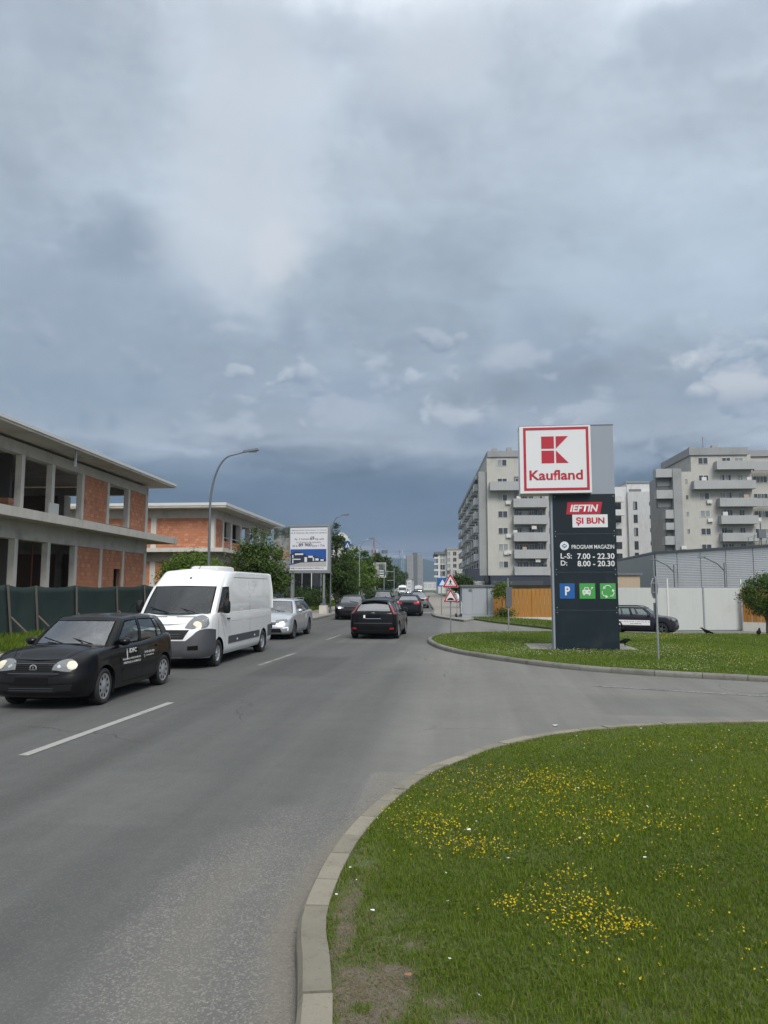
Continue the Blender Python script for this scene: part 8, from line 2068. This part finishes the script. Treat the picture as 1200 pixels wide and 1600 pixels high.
# island
IP = [(p[0], p[1]) for p in ISLE]
xy = scatter(IP, 520000, (-2.5, 24, 16, 36)); xy = xy[(xy[:, 0] < xy[:, 1] * .46 + 1.5)]
sl_m = (xy[:, 0] > a.x if False else True)
pt_ = vnoise(xy[:, 0], xy[:, 1], 1.6, 9) * .6 + vnoise(xy[:, 0], xy[:, 1], .5, 10) * .4
ga, gb = G(818, 1005, .11), G(1000, 1016, .11); on_slab = (xy[:, 0] > ga.x) & (xy[:, 0] < gb.x) & (xy[:, 1] > gb.y - .05) & (xy[:, 1] < ga.y - .1)
xy, pt_ = xy[~on_slab], pt_[~on_slab]
h = (.035 + .05 * rng.random(len(xy))) * (.7 + .6 * pt_); z0 = hgt(xy[:, 0], xy[:, 1]) + .095
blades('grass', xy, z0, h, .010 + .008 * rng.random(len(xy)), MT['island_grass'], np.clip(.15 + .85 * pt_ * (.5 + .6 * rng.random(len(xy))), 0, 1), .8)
print('island blades', len(xy), ISLE[:3], ISLE[-5:])
f = scatter(IP, 60000, (-2, 22, 16, 35), lambda x, y: np.clip((vnoise(x, y, 2.2, 14) - .40) * 1.9, 0.03, .8)); f3 = np.concatenate([f, (hgt(f[:, 0], f[:, 1]) + .14 + .05 * rng.random(len(f)))[:, None]], 1)
yel = (f[:, 0] > 6.5) & (rng.random(len(f)) < .45)
flower_heads('white_clover_flowers', f3[~yel], .0075 + .005 * rng.random((~yel).sum()), MT['cream_petal'], 4); flower_heads('yellow_flowers', f3[yel], .0075 + .005 * rng.random(yel.sum()), MT['yellow_petal'], 4)
# grass strip, verge on the left, weeds by the billboard and the netting
GP = [(p.x, p.y) for p in gs + gsb]; xy = scatter(GP, 40000, (-2, 16, 34, 56)); blades('grass', xy, hgt(xy[:, 0], xy[:, 1]) + .09, .07 + .09 * rng.random(len(xy)), .016 + .012 * rng.random(len(xy)), MT['grass'], rng.random(len(xy)) * .9, .7)
def verge_pts(n, y0, y1):
    y = y0 + (y1 - y0) * rng.random(n) ** 1.3; xi = np.interp(y, [p[1] for p in lpo], [p[0] for p in lpo]); x = xi - .02 - rng.random(n) ** .9 * 3.6; return np.stack([x, y], 1)
xy = verge_pts(150000, 17, 110); v_ = vnoise(xy[:, 0], xy[:, 1], 1.2, 21); xy, v_ = xy[v_ > .18], v_[v_ > .18]
blades('grass', xy, np.full(len(xy), .125), (.07 + .16 * rng.random(len(xy))) * (.4 + v_), .012 + .010 * rng.random(len(xy)) + .0002 * xy[:, 1], MT['grass'], np.clip(v_ * 1.1 * (.5 + .6 * rng.random(len(xy))), 0, 1), .7)
for (px, py, n, hh, sp_) in ((492, 957, 900, 1.2, 1.1), (470, 960, 500, .9, .9), (530, 952, 400, .7, 1.0), (30, 1000, 1400, .38, 1.6), (80, 996, 700, .32, 1.2), (12, 990, 500, .5, .8)):
    c0 = G(px, py, .13); xy = np.stack([c0.x + rng.normal(size=n) * sp_ * .6, c0.y + rng.normal(size=n) * sp_ * 1.6], 1); e = np.interp(xy[:, 1], [p[1] for p in lpo], [p[0] for p in lpo]); xy = xy[xy[:, 0] < e - .1]
    blades('tall_grass', xy, np.full(len(xy), .12), hh * (.45 + .6 * rng.random(len(xy))), .018 + .012 * rng.random(len(xy)), MT['grass'], .3 + .7 * rng.random(len(xy)), .55)

# ------------------------------------------------------------------ litter and grit
def scrap(px, py, z, s, label, m='white_paint', cat='litter', name='paper_scrap'):
    p = G(px, py, z); mb = MB(); k = [(s * (.8 + .4 * random.random()) * math.cos(t) * (1.3 if i % 2 else .9), s * (.6 + .5 * random.random()) * math.sin(t), .003 + s * .35 * random.random()) for i, t in enumerate(np.linspace(0, 2 * math.pi, 7, endpoint=False))]
    mb.add([(0, 0, s * .3)] + k, [(0, i + 1, (i + 1) % 7 + 1) for i in range(7)]); mb.add([(x, y, z_ - .002) for x, y, z_ in [(0, 0, s * .3)] + k], [(0, (i + 1) % 7 + 1, i + 1) for i in range(7)])
    o = mb.build(name, MT[m]); o.location = p; return tag(o, label, cat)
scrap(547, 1356, .15, 0.0099, 'tiny white paper scrap at the inner edge of the kerb, higher one'); scrap(526, 1398, .128, 0.0099, 'tiny white paper scrap lying right on the kerb edge'); scrap(868, 1134, .008, 0.0372, 'white crumpled paper on the asphalt by the far lawn kerb')
scrap(733, 1297, .17, 0.0174, 'pale paper scrap beside the yellow flowers'); scrap(582, 1423, .14, 0.0124, 'pale fluff lump in the thin grass near the kerb'); scrap(1008, 1340, .16, 0.0112, 'white scrap in the middle of the lawn'); scrap(557, 1375, .14, 0.0050, 'smallest white crumb in the thin grass near the kerb')
MT['dry_leaf'] = mat('dry_leaf', (.26, .135, .06), .8, var=.2, vscale=30); scrap(638, 1524, .135, 0.0174, 'brown dry leaf on the bare soil', 'dry_leaf', 'leaf', 'dry_leaf'); scrap(743, 1297, .165, 0.0124, 'small brown leaf beside the yellow flowers', 'dry_leaf', 'leaf', 'dry_leaf')
# loose grit along the kerb: too many to count
gx = []
for _ in range(2600):
    k = int(rng.integers(0, min(len(nl) - 5, 170))); t_ = nl[k + 2] - nl[k]; t_ /= np.linalg.norm(t_) + 1e-9; nn_ = np.array([-t_[1], t_[0]]); o_ = abs(rng.normal()) * .22 + .012; gx.append(nl[k] + nn_ * o_)
gx = np.array(gx); s_ = .002 + .005 * rng.random(len(gx)) ** 3; V = []; off = [(-1, -.6, 0), (.9, -.8, 0), (.7, .9, 0), (-.8, .8, 0), (.1, 0, 1.1)]
v = np.stack([np.stack([gx[:, 0] + o[0] * s_, gx[:, 1] + o[1] * s_, .002 + o[2] * s_], 1) for o in off], 1).reshape(-1, 3); k = np.arange(len(gx))[:, None] * 5
idx = np.concatenate([k, k + 1, k + 4, k + 1, k + 2, k + 4, k + 2, k + 3, k + 4, k + 3, k, k + 4], 1).reshape(-1)
MT['grit'] = mat('grit', (.17, .16, .145), .9, var=.4, vscale=40); tag(put('gravel', raw_mesh('gravel', v, np.full(4 * len(gx), 3), idx, MT['grit'])), kind='stuff')

# ------------------------------------------------------------------ haze: far hills and towers fade to blue
hz = MB().box(-3200, 3200, -40, 4300, -3, 250).build('haze', bpy.data.materials.new('haze')); tag(hz, kind='stuff')
hm = hz.data.materials[0]; hm.use_nodes = True; nb = NB(hm.node_tree); nb.n.clear(); pv = nb.new('ShaderNodeVolumePrincipled'); pv.inputs['Color'].default_value = (.46, .62, .84, 1); pv.inputs['Density'].default_value = .00022; pv.inputs['Anisotropy'].default_value = .2
o = nb.new('ShaderNodeOutputMaterial'); nb.l.new(pv.outputs[0], o.inputs['Volume'])
